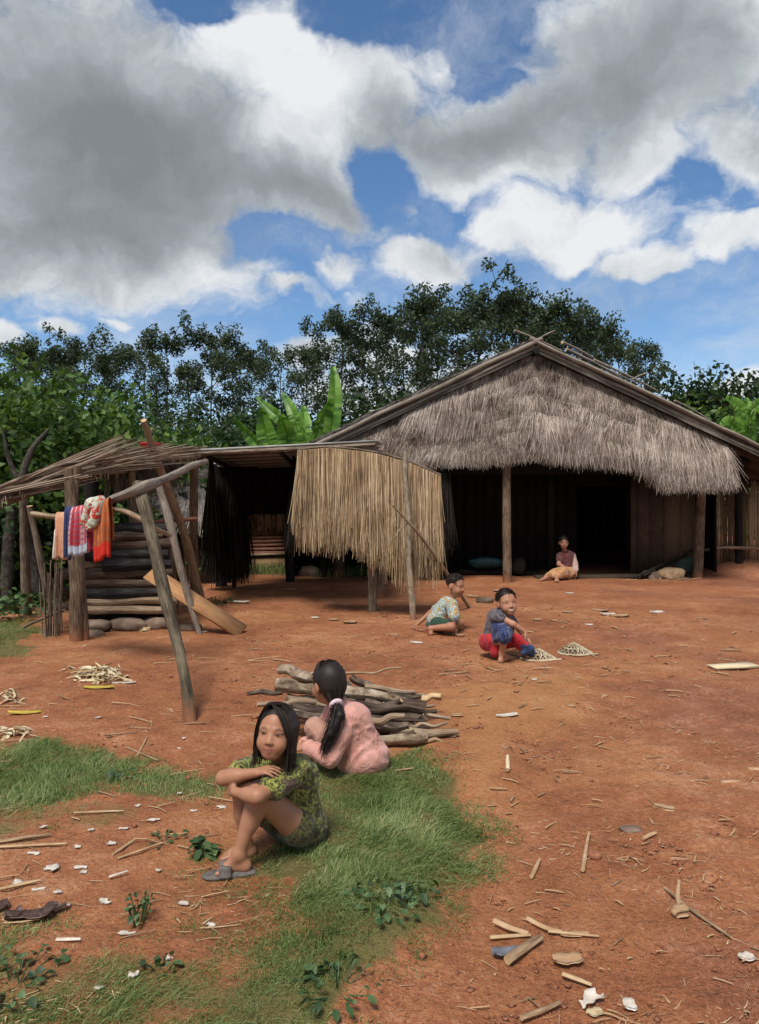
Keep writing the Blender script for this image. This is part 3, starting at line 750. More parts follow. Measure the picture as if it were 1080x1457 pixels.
# ------------------------------------------------------------------ the ground
def make_ground():
    ys = [-4.0]
    while ys[-1] < 900:
        y = ys[-1]; ys.append(y + (.25 if y < 1.4 else max(.012, .0065 * y) if y < 22 else .06 * y))
    ys = np.array(ys); nx = 420
    s = np.linspace(-1, 1, nx); s = np.sign(s) * np.abs(s) ** 1.35
    W = np.where(ys < 22, .95 * np.maximum(ys, 0) + 4.5, 1.6 * ys)
    X = s[None, :] * W[:, None]; Y = np.repeat(ys[:, None], nx, 1)
    Z = gz(X, Y)
    near = 1 - sstep(9, 18, Y)
    dirt = sstep(-.1, .2, sdpoly(X, Y, P_GRASS_C))
    road = sstep(.1, .9, X - .25 * Y + .2) * dirt
    Z = Z + near * (.012 * fbm(X * 6, Y * 6, 21, 3) + .008 * fbm(X * 22, Y * 22, 25, 2)) + near * road * (.026 * fbm(X * 4.0, Y * 8, 33, 3) + .026 * np.abs(fbm(X * 8, Y * 9, 35, 3)))
    o_ = sstep(.22, -.22, sdpoly(X, Y, P_ORANGE) + .5 * fbm(X * 2.2, Y * 2.2, 8, 3))
    o_ = np.maximum(o_, .35 * sstep(.05, .35, fbm(X * .7, Y * .7, 51, 3)) * (Y < 12))
    g_ = np.zeros_like(X)
    for P, w in ((P_GRASS_A, 1.0), (P_GRASS_B, .9), (P_GRASS_C, 1.0), (P_GRASS_D, .55), (P_GRASS_E, .5), (P_GRASS_F, .8), (P_GRASS_G, .45)):
        g_ = np.maximum(g_, w * sstep(.14, -.12, sdpoly(X, Y, P) + .35 * fbm(X * 2.5, Y * 2.5, 12, 3)))
    far = sstep(.5, -.5, sdpoly(X, Y, P_GREENFAR) + 1.2 * fbm(X * .8, Y * .8, 14, 3))
    g_ = np.maximum(g_, far)
    n, m = X.shape
    V = np.stack([X, Y, Z], -1).reshape(-1, 3)
    a = (np.arange(n - 1)[:, None] * m + np.arange(m - 1)[None, :])
    Q = np.stack([a, a + 1, a + m + 1, a + m], -1).reshape(-1, 4)
    me = raw_mesh('ground', V, Q, smooth=True)
    c = np.stack([o_.ravel(), g_.ravel(), np.clip(road * (1 - o_) * (.55 + 1.1 * fbm(X * .6 + .3 * Y, Y * .35, 61, 3)), 0, 1).ravel(), np.ones(o_.size)], 1).astype(np.float32)
    at = me.attributes.new('mask', 'FLOAT_COLOR', 'POINT'); at.data.foreach_set('color', c.ravel())
    o = link('ground', me, M['ground']); tag(o, kind='structure')
make_ground()

# ------------------------------------------------------------------ grass: short blades gathered in tufts
def grass_patch(name, poly, density, hgt, thin=0.0, edge=.12, seed=1, label=None):
    P = np.array(poly); lo = P.min(0) - .2; hi = P.max(0) + .2
    lo = np.maximum(lo, [-6, 1.7])
    n = int(density * np.prod(hi - lo))
    x = rng.uniform(lo[0], hi[0], n); y = rng.uniform(lo[1], hi[1], n)
    d = sdpoly(x, y, poly) + .34 * fbm(x * 2.3, y * 2.3, 40 + seed, 4) + (.03 if seed in (1, 2) else .02)
    k = (d < edge * rng.uniform(-1, 1, n))
    clump = fbm(x * 5.5, y * 5.5, 60 + seed, 3)
    k &= rng.uniform(0, 1, n) < sstep(-.35 + thin, .12 + thin, clump)
    x, y, clump, d = x[k], y[k], clump[k], d[k]; n = len(x)
    z = gz(x, y) - .006
    az = rng.uniform(0, 2 * np.pi, n); lean = np.abs(rng.normal(0, .42, n))
    # neighbouring blades comb the same way
    sw = fbm(x * 1.7, y * 1.7, 77, 2) * 6
    dx = np.cos(az) * lean + .25 * np.cos(sw); dy = np.sin(az) * lean + .25 * np.sin(sw)
    D = unit(np.stack([dx, dy, np.ones(n)], 1))
    Nn = unit(np.stack([-np.sin(az + .8), np.cos(az + .8), np.zeros(n)], 1))
    inner = sstep(.05, -.35, d)
    L = hgt * (.3 + .85 * rng.uniform(0, 1, n) ** 1.6) * (.55 + .6 * sstep(-.3, .4, clump)) * (.6 + .4 * inner)
    bend = np.stack([dx * .8, dy * .8, -.35 - rng.uniform(0, .5, n)], 1)
    mb = MB().strips(np.stack([x, y, z], 1), D, L, rng.uniform(.0022, .0046, n) * (1 + .25 * (y > 3)), Nn, 2, bend, .12)
    o = mb.build(name, M['grass'], smooth=True); tag(o, label, 'grass', kind='stuff')
grass_patch('grass', P_GRASS_C, 36000, .10, -.85, .14, 1, 'thick green grass under and in front of the two girls')
grass_patch('grass', P_GRASS_A, 20000, .135, -.45, .1, 2, 'tall green grass tuft at the left edge below the husk heap')
grass_patch('grass', P_GRASS_B, 18000, .10, -.25, .1, 3, 'small grass tuft left of the sitting girl')
grass_patch('grass', P_GRASS_D, 34000, .085, -.42, .2, 4, 'sparse short grass along the bottom left of the yard')
grass_patch('grass', P_GRASS_E, 9000, .045, .08, .15, 5, 'thin trodden grass among the white scraps')
grass_patch('grass', P_GRASS_F, 4500, .13, -.3, .2, 6, 'grass strip below the weeds by the log shelter')
grass_patch('grass', P_GRASS_G, 19000, .06, -.08, .2, 7, 'sparse short grass around the bare foot and sandal')
def far_grass():
    n = 26000
    x = rng.uniform(-9, 1, n); y = rng.uniform(11, 22, n)
    k = sdpoly(x, y, P_GREENFAR) < .3 * rng.normal(0, 1, n); x, y = x[k], y[k]; n = len(x)
    az = rng.uniform(0, 6.28, n); D = unit(np.stack([np.cos(az) * .4, np.sin(az) * .4, np.ones(n)], 1))
    Nn = np.stack([-np.sin(az), np.cos(az), 0 * az], 1)
    o = MB().strips(np.stack([x, y, gz(x, y)], 1), D, rng.uniform(.06, .22, n), .016, Nn, 1, None, .15).build('grass', M['grass'])
    tag(o, 'rough green grass behind the open shed', 'grass', kind='stuff')
far_grass()

# ------------------------------------------------------------------ leaves, trees, bushes
def leaf_cloud(C, size, up=.5, aspect=.5, fold=True):
    """diamond leaves centred on C; returns arrays"""
    n = len(C)
    d = unit(rng.normal(0, 1, (n, 3)) + np.array([0, 0, -.35])); s = unit(np.cross(d, unit(rng.normal(0, 1, (n, 3)) + np.array([0, 0, up * 3]))))
    L = size * rng.uniform(.6, 1.3, n)[:, None]; w = L * aspect
    V = np.stack([C - d * L * .5, C + s * w * .5 + d * L * .05, C + d * L * .5, C - s * w * .5 + d * L * .05], 1).reshape(-1, 3)
    return V, np.arange(n * 4).reshape(-1, 4)

def tree_mesh(h, crown, leaf, nleaf, base=.35, levels=9, spread=1.0, limbs=3, lean=.04, clump=.42, trunk_r=None, aspect=.5, seed=0, vz=.62):
    """trunk and limbs as one mesh, crown of leaf-sized faces in clumps along the limbs as another"""
    r = np.random.default_rng(seed)
    tr = MB(); tr_r = trunk_r or h * .0095
    pts = [Vector((0, 0, -.3))]; x = y = 0.0
    for i in range(1, 8):
        x += r.normal(0, lean * h / 8); y += r.normal(0, lean * h / 8); pts.append(Vector((x, y, h * i / 8.4)))
    tr.tube(pts, [tr_r * (1 - .11 * i) for i in range(8)], 7, lump=.06, sub=2)
    cen = []
    for k in range(levels):
        t = base + (1 - base) * (k + r.uniform(0, .8)) / levels
        f = t * 8; i = min(int(f * 8.4 / 8 / 1.05), 6)
        p0 = pts[i].lerp(pts[i + 1], min(1, max(0, t * h - pts[i].z) / max(.01, pts[i + 1].z - pts[i].z)))
        nb = limbs if t < .9 else 2
        a0 = r.uniform(0, 6.28)
        for b in range(nb):
            a = a0 + 6.283 * b / nb + r.normal(0, .4)
            prof = math.sin(math.pi * min(1, .18 + .82 * (t - base) / (1 - base)) ** .8) ** .6
            L = crown * spread * (.35 + .75 * prof) * r.uniform(.55, 1.15)
            rise = L * r.uniform(.35, .9) * (1.5 if vz > 1 else 1)
            p1 = p0 + Vector((math.cos(a) * L * .5, math.sin(a) * L * .5, rise * .6)); p2 = p0 + Vector((math.cos(a) * L, math.sin(a) * L, rise))
            tr.tube([p0, p1, p2], [tr_r * .35 * (1.15 - t * .5), tr_r * .2, tr_r * .06], 5, caps=False, sub=2)
            for q in (.5, .75, 1.0):
                c = p0.lerp(p2, q) + Vector(r.normal(0, clump * .45, 3)); cen.append((c, clump * r.uniform(.55, 1.15) * (.8 + .4 * q)))
    top = pts[-1] + Vector((0, 0, h * .04)); cen.append((top, clump * .8)); cen.append((top + Vector((0, 0, -.3)), clump))
    w = np.array([c[1] ** 2 for c in cen]); w /= w.sum()
    ids = r.choice(len(cen), nleaf, p=w)
    C = np.array([list(c[0]) for c in cen])[ids]; S = np.array([c[1] for c in cen])[ids]
    v = unit(r.normal(0, 1, (nleaf, 3))) * (r.uniform(0, 1, nleaf) ** .45)[:, None] * S[:, None]
    v[:, 2] *= vz
    V, Q = leaf_cloud(C + v, leaf, aspect=aspect)
    cr = MB().add(V, Q)
    return tr, cr

def build_tree(name, tr, cr, mt, mc, loc, label, cat='tree', group=None, rot=0, sc=(1, 1, 1)):
    o = thing(name, label, cat, (0, 0, 0), group)
    tr.build('trunk', mt, o); cr.build('crown', mc, o, smooth=False)
    o.location = loc; o.rotation_euler = (0, 0, rot); o.scale = sc
    return o

# the row of tall thin rubber trees beyond the huts. (px of the top, py of the top, distance, variety, label)
rub_protos = []
for sd_, (cw, nl, bs) in enumerate(((1.15, 3900, .26), (1.3, 4700, .28), (1.0, 3100, .30), (1.5, 6200, .22), (1.2, 3900, .26))):
    rub_protos.append((tree_mesh(11.4, cw, .175, nl, bs, 13, 1.0, 2, .022, .34, .075, .5, 100 + sd_, 1.25)))
trees = [
    (28, 464, 38, 1, 'tall thin dark tree at the far left edge of the photo, above the bright bushes'),
    (72, 466, 41, 3, 'second tall dark tree from the left edge'),
    (122, 456, 39, 0, 'tall dark tree third from the left edge, above the stick roof'),
    (170, 474, 42, 4, 'slightly lower dark tree fourth from the left edge'),
    (234, 447, 37, 3, 'tall broad dark tree above the red plastic tub'),
    (300, 443, 38, 1, 'tall dark tree above the left end of the grey shed roof'),
    (345, 462, 41, 2, 'narrow thin dark tree just left of the banana plant'),
    (398, 474, 39, 0, 'lower thin dark tree straight above the banana plant'),
    (438, 466, 42, 2, 'see-through narrow tree just right of the lower tree over the banana plant'),
    (482, 418, 36, 3, 'tall dark tree above the upright banana leaf'),
    (540, 404, 37, 2, 'tall narrow see-through tree left of the two tallest trees'),
    (600, 384, 36, 1, 'very tall dark tree above the left slope of the thatched house'),
    (648, 410, 39, 0, 'tall dark tree in the dip between the two tallest treetops'),
    (716, 378, 36, 3, 'tallest dense tree just left of the house ridge'),
    (762, 398, 38, 1, 'tall dense tree right above the house ridge'),
    (812, 410, 38, 3, 'dark tree sloping lower right of the house ridge'),
    (852, 432, 41, 1, 'dark tree above the poles lying on the right roof slope'),
    (922, 456, 35, 2, 'feathery tree standing apart at the right end of the tall row'),
]
filler = [(45, 486, 46, 3), (100, 482, 47, 4), (148, 490, 46, 1), (205, 480, 46, 0), (330, 482, 47, 1), (455, 470, 46, 0), (515, 450, 46, 1), (265, 490, 47, 2), (370, 490, 47, 4), (570, 430, 45, 3), (625, 412, 44, 3), (685, 405, 43, 3), (740, 410, 44, 3), (790, 435, 44, 3), (835, 445, 45, 3), (880, 462, 46, 1)]
first = {}
def place_rubber(px, py, Y, k, label, group):
    p = U(px, py, Y); h = p.z + .3
    if k not in first:
        tr, cr = rub_protos[k]
        o = build_tree('rubber_tree', tr, cr, M['trunk'], M['rubber'], (0, 0, 0), label, 'tree', group); first[k] = o
    else:
        o = copy_tree(first[k])
    o['label'] = label; o['group'] = group
    s = h / 11.7
    o.location = (p.x, Y, 0); w = rng.uniform(1.0, 1.25); o.scale = (s * w, s * w, s); o.rotation_euler = (0, 0, rng.uniform(0, 6.28))
for a in trees: place_rubber(*a, 'tall thin trees in a row beyond the huts')
for a in filler: place_rubber(*a, 'thin dark tree standing in the back row behind the other tall trees', 'thin trees in the back row')

# dark undergrowth trees below them
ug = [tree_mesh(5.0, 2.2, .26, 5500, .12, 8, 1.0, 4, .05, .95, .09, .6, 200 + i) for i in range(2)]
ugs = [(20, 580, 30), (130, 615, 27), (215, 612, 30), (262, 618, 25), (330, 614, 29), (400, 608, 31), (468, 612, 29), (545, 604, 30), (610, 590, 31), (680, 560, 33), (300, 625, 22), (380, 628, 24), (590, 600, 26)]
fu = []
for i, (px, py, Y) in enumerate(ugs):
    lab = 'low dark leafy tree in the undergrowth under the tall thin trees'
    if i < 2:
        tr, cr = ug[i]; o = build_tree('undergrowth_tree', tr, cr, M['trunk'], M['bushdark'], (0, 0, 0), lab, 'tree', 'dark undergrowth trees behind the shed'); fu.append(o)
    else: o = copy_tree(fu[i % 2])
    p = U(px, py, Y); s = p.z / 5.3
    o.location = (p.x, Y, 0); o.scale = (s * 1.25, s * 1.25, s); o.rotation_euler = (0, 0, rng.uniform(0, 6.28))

tr, cr = tree_mesh(7.5, 3.0, .34, 7000, .15, 8, 1.0, 4, .03, 1.2, .16, .6, 301)
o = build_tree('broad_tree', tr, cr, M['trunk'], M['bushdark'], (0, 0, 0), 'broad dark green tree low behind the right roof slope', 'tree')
p = U(985, 545, 46); o.location = (p.x, 46, 0); o.scale = (1.15, 1.15, p.z / 7.7)
tr, cr = tree_mesh(4.5, 2.0, .22, 5000, .05, 7, 1.0, 4, .03, .9, .1, .6, 302)
o = build_tree('leafy_shrub', tr, cr, M['trunk'], M['bush'], (0, 0, 0), 'bright green shrub at the right edge under the banana leaves', 'shrub')
p = U(1062, 592, 26); o.location = (p.x, 26, 0); o.scale = (1.2, 1.2, p.z / 4.6)

# bright leafy trees at the left edge
bl = [(5, 515, 13.5, 'bright leafy tree at the left edge with the topmost light leaves', .17, 1.9), (72, 548, 14.5, 'bright leafy tree second from the left edge behind the stick roof', .17, 1.8),
      (135, 545, 15.5, 'leafy green tree behind the middle of the stick roof', .17, 1.6), (192, 585, 15.0, 'lower leafy green tree just left of the leaning forked pole', .16, 1.3), (-45, 560, 12.5, 'leafy green tree half cut off by the left edge', .17, 1.6),
      (100, 600, 12.8, 'low leafy bush right behind the edge of the stick roof', .15, 1.2), (240, 622, 17.5, 'low green bush between the leaning poles and the shed roof', .17, 1.1)]
for i, (px, py, Y, lab, lf, cw) in enumerate(bl):
    p = U(px, py, Y); h = p.z - .55
    tr, cr = tree_mesh(h, cw, lf, 5200, .06 if px != 72 else .18, 8, 1.0, 4, .05, .62, .055, .62, 400 + i)
    build_tree('leafy_tree', tr, cr, M['trunk'], M['bush'], (p.x, Y, -.35), lab, 'tree')
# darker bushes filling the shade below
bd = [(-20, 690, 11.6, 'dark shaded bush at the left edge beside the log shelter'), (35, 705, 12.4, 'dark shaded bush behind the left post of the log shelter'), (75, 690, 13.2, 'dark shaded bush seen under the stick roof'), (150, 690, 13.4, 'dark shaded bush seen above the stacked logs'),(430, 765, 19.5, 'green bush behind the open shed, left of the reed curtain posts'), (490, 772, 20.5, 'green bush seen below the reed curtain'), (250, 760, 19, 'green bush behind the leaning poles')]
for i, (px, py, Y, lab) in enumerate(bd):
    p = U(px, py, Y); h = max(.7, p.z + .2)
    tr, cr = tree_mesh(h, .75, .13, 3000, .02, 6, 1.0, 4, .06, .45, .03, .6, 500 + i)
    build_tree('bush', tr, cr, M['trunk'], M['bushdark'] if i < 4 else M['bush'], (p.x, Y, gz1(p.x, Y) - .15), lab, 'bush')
# a bare leaning trunk with a fork in front of the left bushes
mb = MB().tube([U(8, 860, 11), U(15, 740, 11), U(28, 690, 11), U(45, 640, 11), U(70, 610, 11.1)], [.09, .08, .06, .045, .02], 8, lump=.12, sub=3)
mb.tube([U(28, 690, 11), U(12, 650, 10.9), U(4, 610, 10.8)], [.05, .035, .015], 7, lump=.1, sub=3)
tag(mb.build('bare_forked_trunk', M['trunk']), 'bare forked trunk leaning at the left edge in front of the bushes', 'tree trunk')
mb = MB().tube([U(52, 850, 11.3), U(40, 760, 11.3), U(30, 720, 11.2)], [.10, .08, .05], 8, lump=.12, sub=3)
tag(mb.build('broken_stump', M['trunk']), 'brown broken stump behind the left shelter post', 'stump')

# low weeds
def weed(px, py, n, size, h, label, mat='weed', name='weed_plant', spread=.12):
    b = G(px, py); mb = MB(); st = MB()
    C = []
    for i in range(n):
        a = rng.uniform(0, 6.28); rr = spread * math.sqrt(rng.uniform(0, 1)); hh = h * rng.uniform(.25, 1) * (1 - .4 * rr / spread)
        tip = b + Vector((math.cos(a) * rr, math.sin(a) * rr, hh)); C.append(tip)
        if i % 3 == 0: st.tube([b + Vector((math.cos(a) * rr * .3, math.sin(a) * rr * .3, -.01)), tip], [.003, .002], 4, caps=False)
    C = np.array([list(c) for c in C])
    # broad leaves: 6-sided blades facing mostly up
    for c in C:
        d = unit(np.array([*(c[:2] - np.array(b[:2])), .015]) + rng.normal(0, .03, 3)); nrm = unit(np.array([0, 0, 1.]) + rng.normal(0, .45, 3)); s = unit(np.cross(d, nrm)); L = size * rng.uniform(.6, 1.25)
        prof = [(0, .12), (.2, .75), (.45, 1), (.75, .65), (1, .05)]
        V = []
        for t, w in prof:
            q = c + d * L * (t - .3) - np.array([0, 0, 1]) * L * .35 * t * t
            V += [q - s * L * .36 * w + nrm * L * .08 * w, q, q + s * L * .36 * w + nrm * L * .08 * w]
        Q = []
        for k in range(4): Q += [[k * 3, k * 3 + 1, k * 3 + 4, k * 3 + 3], [k * 3 + 1, k * 3 + 2, k * 3 + 5, k * 3 + 4]]
        mb.add(V, Q)
    o = thing(name, label, 'plant', b)
    mb.build('leaves', M[mat], o); st.build('stem', M[mat], o)
weed(290, 1215, 30, .055, .075, 'broad leaved dark green weed beside the bare foot', spread=.06)
weed(198, 1312, 44, .022, .14, 'feathery green weed standing alone on bare dirt at lower left', spread=.05)
weed(545, 1290, 60, .032, .075, 'pale leafy weed in the lower middle of the thick grass', spread=.16)
weed(590, 1280, 30, .03, .07, 'small pale weed at the right of the grass patch', spread=.10)
weed(480, 1405, 50, .03, .06, 'pale weed at the bottom of the thick grass', spread=.14)
weed(230, 1378, 14, .032, .04, 'small light green weed between the grass at the bottom left', spread=.07)
weed(20, 1400, 50, .032, .07, 'dark leafy weed at the bottom left corner', spread=.16)
weed(165, 1108, 20, .034, .07, 'leafy weed at the right end of the tall grass tuft', spread=.09)
weed(235, 1195, 16, .032, .02, 'flat dark green leaves lying between white scraps', spread=.10)
weed(312, 860, 30, .08, .14, 'small bright weed at the foot of the leaning plank', spread=.22)
for i, (px, py, lab) in enumerate(((8, 872, 'dark green leafy weed at the left edge beside the shelter'), (34, 880, 'dark green leafy weed in front of the stick fence'), (58, 862, 'dark green leafy weed behind the fallen stick'), (-20, 885, 'dark green leafy weed cut off by the left edge'), (20, 850, 'taller dark green weed under the bare trunk'))):
    weed(px, py, 70, .11, .42, lab, spread=.38)

# ------------------------------------------------------------------ banana plants
def banana(name, label, base, leaves, stem_h, r=.11):
    o = thing(name, label, 'banana plant', base)
    st = MB().tube([Vector(base) + Vector((0, 0, -.1)), Vector(base) + Vector((.03, 0, stem_h * .5)), Vector(base) + Vector((0, 0, stem_h))], [r, r * .85, r * .6], 10, lump=.03, sub=2)
    st.build('stem', M['banana'], o)
    for pts, wd, tw in leaves:
        m = 26; t = np.linspace(0, 1, m)
        P = np.array([list(p) for p in pts]); k = np.linspace(0, 1, len(P))
        deg = min(3, len(P) - 1)
        C = np.stack([np.polyval(np.polyfit(k, P[:, i], deg), t) for i in range(3)], 1)
        T = unit(np.gradient(C, axis=0)); side = unit(np.cross(T, np.array([math.sin(tw), -math.cos(tw), .15]))); nr = np.cross(side, T)
        w = wd * np.clip(np.sin(np.pi * np.clip(.04 + .93 * t, 0, 1)) ** .55, .03, 1) * np.where(t < .12, .12 + t * 6, 1)
        mb = MB(); V = []; uv = []
        for sg in (-1, 1):
            tear = np.cumsum(rng.uniform(0, 1, m) < .12)
            dz = rng.normal(0, .10, tear.max() + 1)[tear]
            for j in range(m - 1):
                e = .0 if tear[j] == tear[j + 1] else .25 * w[j]
                q = [C[j], C[j + 1], C[j + 1] + side[j + 1] * sg * w[j + 1] + nr[j + 1] * w[j + 1] * (.35 + dz[j]) - T[j] * e, C[j] + side[j] * sg * w[j] + nr[j] * w[j] * (.35 + dz[j])]
                mid = [(q[0] + q[3]) / 2 + nr[j] * w[j] * .12, (q[1] + q[2]) / 2 + nr[j] * w[j] * .12]
                V0 = [q[0], q[1], mid[1], mid[0], q[2], q[3]]
                uvs = [[0, t[j] * 2, 0], [0, t[j + 1] * 2, 0], [.5, t[j + 1] * 2, 0], [.5, t[j] * 2, 0], [1, t[j + 1] * 2, 0], [1, t[j] * 2, 0]]
                mb.add(V0, [[0, 1, 2, 3], [3, 2, 4, 5]], uv=uvs)
        mb.tube(C[::3], [.03 * wd / .3, .006], 6, caps=False)
        mb.build('leaf', M['banana'], o, smooth=True)
Yb = 19.0
bb = lambda px, py, dy=0: U(px, py, Yb + dy)
banana('banana_plant', 'bright green banana plant rising behind the grey shed roof', (bb(430, 0).x, Yb, 0), [
    ([bb(462, 660), bb(470, 615), bb(476, 570), bb(474, 522, .2)], .21, .15),
    ([bb(440, 660), bb(448, 628), bb(455, 600), bb(472, 568, -.3)], .22, .7),
    ([bb(430, 660), bb(410, 610), bb(392, 590), bb(366, 565, .3)], .17, -.5),
    ([bb(425, 665), bb(424, 620), bb(418, 590), bb(402, 560, .4)], .17, -.2),
    ([bb(400, 670), bb(386, 640), bb(378, 615), bb(372, 580, -.2)], .26, .1),
    ([bb(400, 675), bb(372, 640), bb(352, 615), bb(334, 592, -.3)], .16, -.6),
    ([bb(420, 680), bb(412, 650), bb(408, 620), bb(400, 590, -.5)], .28, .0),
    ([bb(440, 680), bb(436, 640), bb(434, 610), bb(432, 578, .5)], .20, .1),
    ([bb(470, 680), bb(490, 640), bb(505, 615), bb(520, 600, .6)], .18, .4)], 1.6)
Yb = 24.0
banana('banana_plant', 'banana plant with drooping leaves at the far right behind the roof', (bb(1062, 0).x, Yb, 0), [
    ([bb(1060, 650), bb(1056, 605), bb(1052, 580), bb(1032, 566)], .22, -.2),
    ([bb(1060, 650), bb(1066, 605), bb(1074, 580), bb(1096, 572)], .26, .4),
    ([bb(1060, 650), bb(1050, 620), bb(1040, 602), bb(1026, 606, -.4)], .24, -.4),
    ([bb(1064, 650), bb(1070, 610), bb(1078, 590), bb(1100, 600, -.6)], .28, .5),
    ([bb(1060, 650), bb(1062, 610), bb(1064, 585), bb(1062, 566, .5)], .22, .0)], 2.2)
# ------------------------------------------------------------------ the thatched house
def slab(mb, p00, p10, p11, p01, thick, nu, nv, amp=0.0, seed=0, mi=0):
    """bumpy slab between four corners (counter-clockwise from above)"""
    a = [np.array(list(q)) for q in (p00, p10, p11, p01)]
    u, v = np.meshgrid(np.linspace(0, 1, nu), np.linspace(0, 1, nv), indexing='ij')
    P = a[0] * ((1 - u) * (1 - v))[..., None] + a[1] * (u * (1 - v))[..., None] + a[2] * (u * v)[..., None] + a[3] * ((1 - u) * v)[..., None]
    n = unit(np.cross(a[1] - a[0], a[3] - a[0])); n = n if n[2] > 0 else -n
    b = amp * fbm(P[..., 0] * 1.7 + P[..., 2], P[..., 1] * 1.7, seed, 3)
    top = P + n * (thick / 2 + b)[..., None]; bot = P - n * (thick / 2 + .3 * b)[..., None]
    N = nu * nv; V = np.vstack([top.reshape(-1, 3), bot.reshape(-1, 3)])
    i = np.arange(nu - 1)[:, None] * nv + np.arange(nv - 1)[None, :]
    Q = [np.stack([i, i + nv, i + nv + 1, i + 1], -1).reshape(-1, 4)]; Q.append(Q[0][:, ::-1] + N)
    for ids in (np.arange(nu) * nv, np.arange(nu) * nv + nv - 1, np.arange(nv), (nu - 1) * nv + np.arange(nv)):
        Q.append(np.stack([ids[:-1], ids[1:], ids[1:] + N, ids[:-1] + N], 1))
    mb.add(V, np.vstack(Q), mi=mi, uv=np.stack([V[:, 0], V[:, 1], V[:, 2]], 1))

house = thing('thatched_house', 'large thatched house with a shaggy grey gable and a dark open porch', 'house', (3.1, 15.0, 0))
AX, AZ, SL, YF, YB = 3.09, 4.73, .4675, 14.6, 23.5
LX, RX = -2.6, 8.75
zb_ = lambda x: AZ - SL * abs(x - AX)
# roof slopes
for sx, xe, nm in ((-1, LX, 0), (1, RX, 1)):
    mb = MB()
    slab(mb, (AX - .02 * sx, YF + .02, AZ - .06), (xe, YF + .02, zb_(xe) - .06), (xe, YB, zb_(xe) - .06), (AX - .02 * sx, YB, AZ - .06), .20, 40, 40, .05, 3 + nm)
    # loose layers set back from the gable edge
    slab(mb, (AX + .25 * sx, YF + .75, AZ + .0), (xe - .2 * sx, YF + .75, zb_(xe - .2 * sx) + .10), (xe - .2 * sx, YB - .2, zb_(xe) + .10), (AX + .25 * sx, YB - .2, AZ + .0), .17, 50, 34, .16, 13 + nm)
    n = 5200; t = rng.uniform(0, 1, n); yy = YF + .6 + rng.uniform(0, 1, n) ** 2 * 4; x = AX + (xe - AX) * t
    P = np.stack([x, yy, AZ - SL * np.abs(x - AX) + .12 + rng.uniform(0, .10, n)], 1)
    D = unit(np.stack([np.full(n, sx * .9) + rng.normal(0, .25, n), rng.normal(0, .25, n), -.42 + rng.normal(0, .12, n)], 1))
    mb.strips(P, D, rng.uniform(.2, .5, n), .016, unit(rng.normal(0, 1, (n, 3))), 2, np.tile([0, 0, -.15], (n, 1)), .3)
    mb.build('roof_slope', M['thatchgrey'], house, smooth=False)
# edge poles along the gable
for x1, dz, r, y in ((LX, .02, .046, YF - .03), (RX, .02, .046, YF - .03), (LX + .3, -.09, .036, YF + .04), (RX - .3, -.09, .036, YF + .04)):
    x0 = AX - (.12 if x1 > AX else -.12)
    z = lambda x: AZ - SL * abs(x - AX) + dz + (SL * 2 * abs(x - AX) if (x - AX) * (x1 - AX) < 0 else 0)
    mb = MB().tube([(x0 + (x1 - x0) * q, y + rng.normal(0, .012), z(x0 + (x1 - x0) * q) + (rng.normal(0, .012) if 0 < q < 1 else 0)) for q in np.linspace(0, 1, 12)], [r, r * .8], 8, lump=.07, sub=2, capmi=1)
    mb.build('edge_pole', [M['grey'], M['cut']], house)
for a, b, r in (((732, 470, 14.9), (800, 500, 15.1), .035), ((758, 488, 15.0), (790, 470, 15.0), .03), ((800, 487, 15.6), (845, 510, 16.6), .05), ((806, 497, 15.2), (880, 535, 15.7), .045), ((818, 505, 15.3), (905, 545, 15.9), .03), ((900, 540, 15.5), (921, 531, 15.5), .03), ((845, 512, 16.2), (935, 556, 16.6), .04), ((960, 570, 15.4), (1010, 598, 15.6), .035)):
    MB().tube([U(*a), (U(*a) + U(*b)) / 2 + Vector((0, 0, .02)), U(*b)], [r * .72, r * .5], 7, lump=.1, sub=2, capmi=1).build('ridge_pole', [M['grey'], M['cut']], house)
MB().tube([(AX, YF - .1, AZ - .17), (AX, YB, AZ - .17)], .07, 8).build('ridge_beam', M['darkwood'], house)

# shaggy gable thatch: sloping apron, seven courses of grass hung one over the other
def apron_pt(x, v):
    top = AZ - SL * np.abs(x - AX) - .15
    left = 1.5 + 47 / FPX * 14.2 + .08
    bot = left + .03 * fbm(x * 2.1, x * 0 + 3, 71, 3) - .20 * sstep(5.0, 5.5, x)
    bot = np.minimum(bot, top - .1)
    yt = 14.80; yb = 14.22 - .10 * sstep(4.9, 5.5, x)
    frac = (top - bot) / 2.5
    y = yt - (yt - yb) * v ** 1.15 * np.clip(.45 + .55 * frac, 0, 1)
    return np.stack([x, y - .05 * np.sin(v * 3.1), top + (bot - top) * v], -1)
APL, APR = -1.75, 6.93
mb = MB()
u, v = np.meshgrid(np.linspace(APL, APR - .06, 90), np.linspace(0, .93, 24), indexing='ij')
P0 = apron_pt(u, v); Pb = P0 + np.array([0, .16, .02]); P0 = P0 + np.array([0, .035, 0])
P0[..., 1] += .05 * fbm(u * 3, v * 9, 5, 3)
N = u.size; i = np.arange(89)[:, None] * 24 + np.arange(23)[None, :]
Q = np.stack([i, i + 24, i + 25, i + 1], -1).reshape(-1, 4); Qs = [Q, Q[:, ::-1] + N]
for ids in (np.arange(90) * 24, np.arange(90) * 24 + 23, np.arange(24), 89 * 24 + np.arange(24)): Qs.append(np.stack([ids[:-1], ids[1:], ids[1:] + N, ids[:-1] + N], 1))
mb.add(np.vstack([P0.reshape(-1, 3), Pb.reshape(-1, 3)]), np.vstack(Qs))
backing = mb
ap = MB(); ap2 = MB()
cr = 7
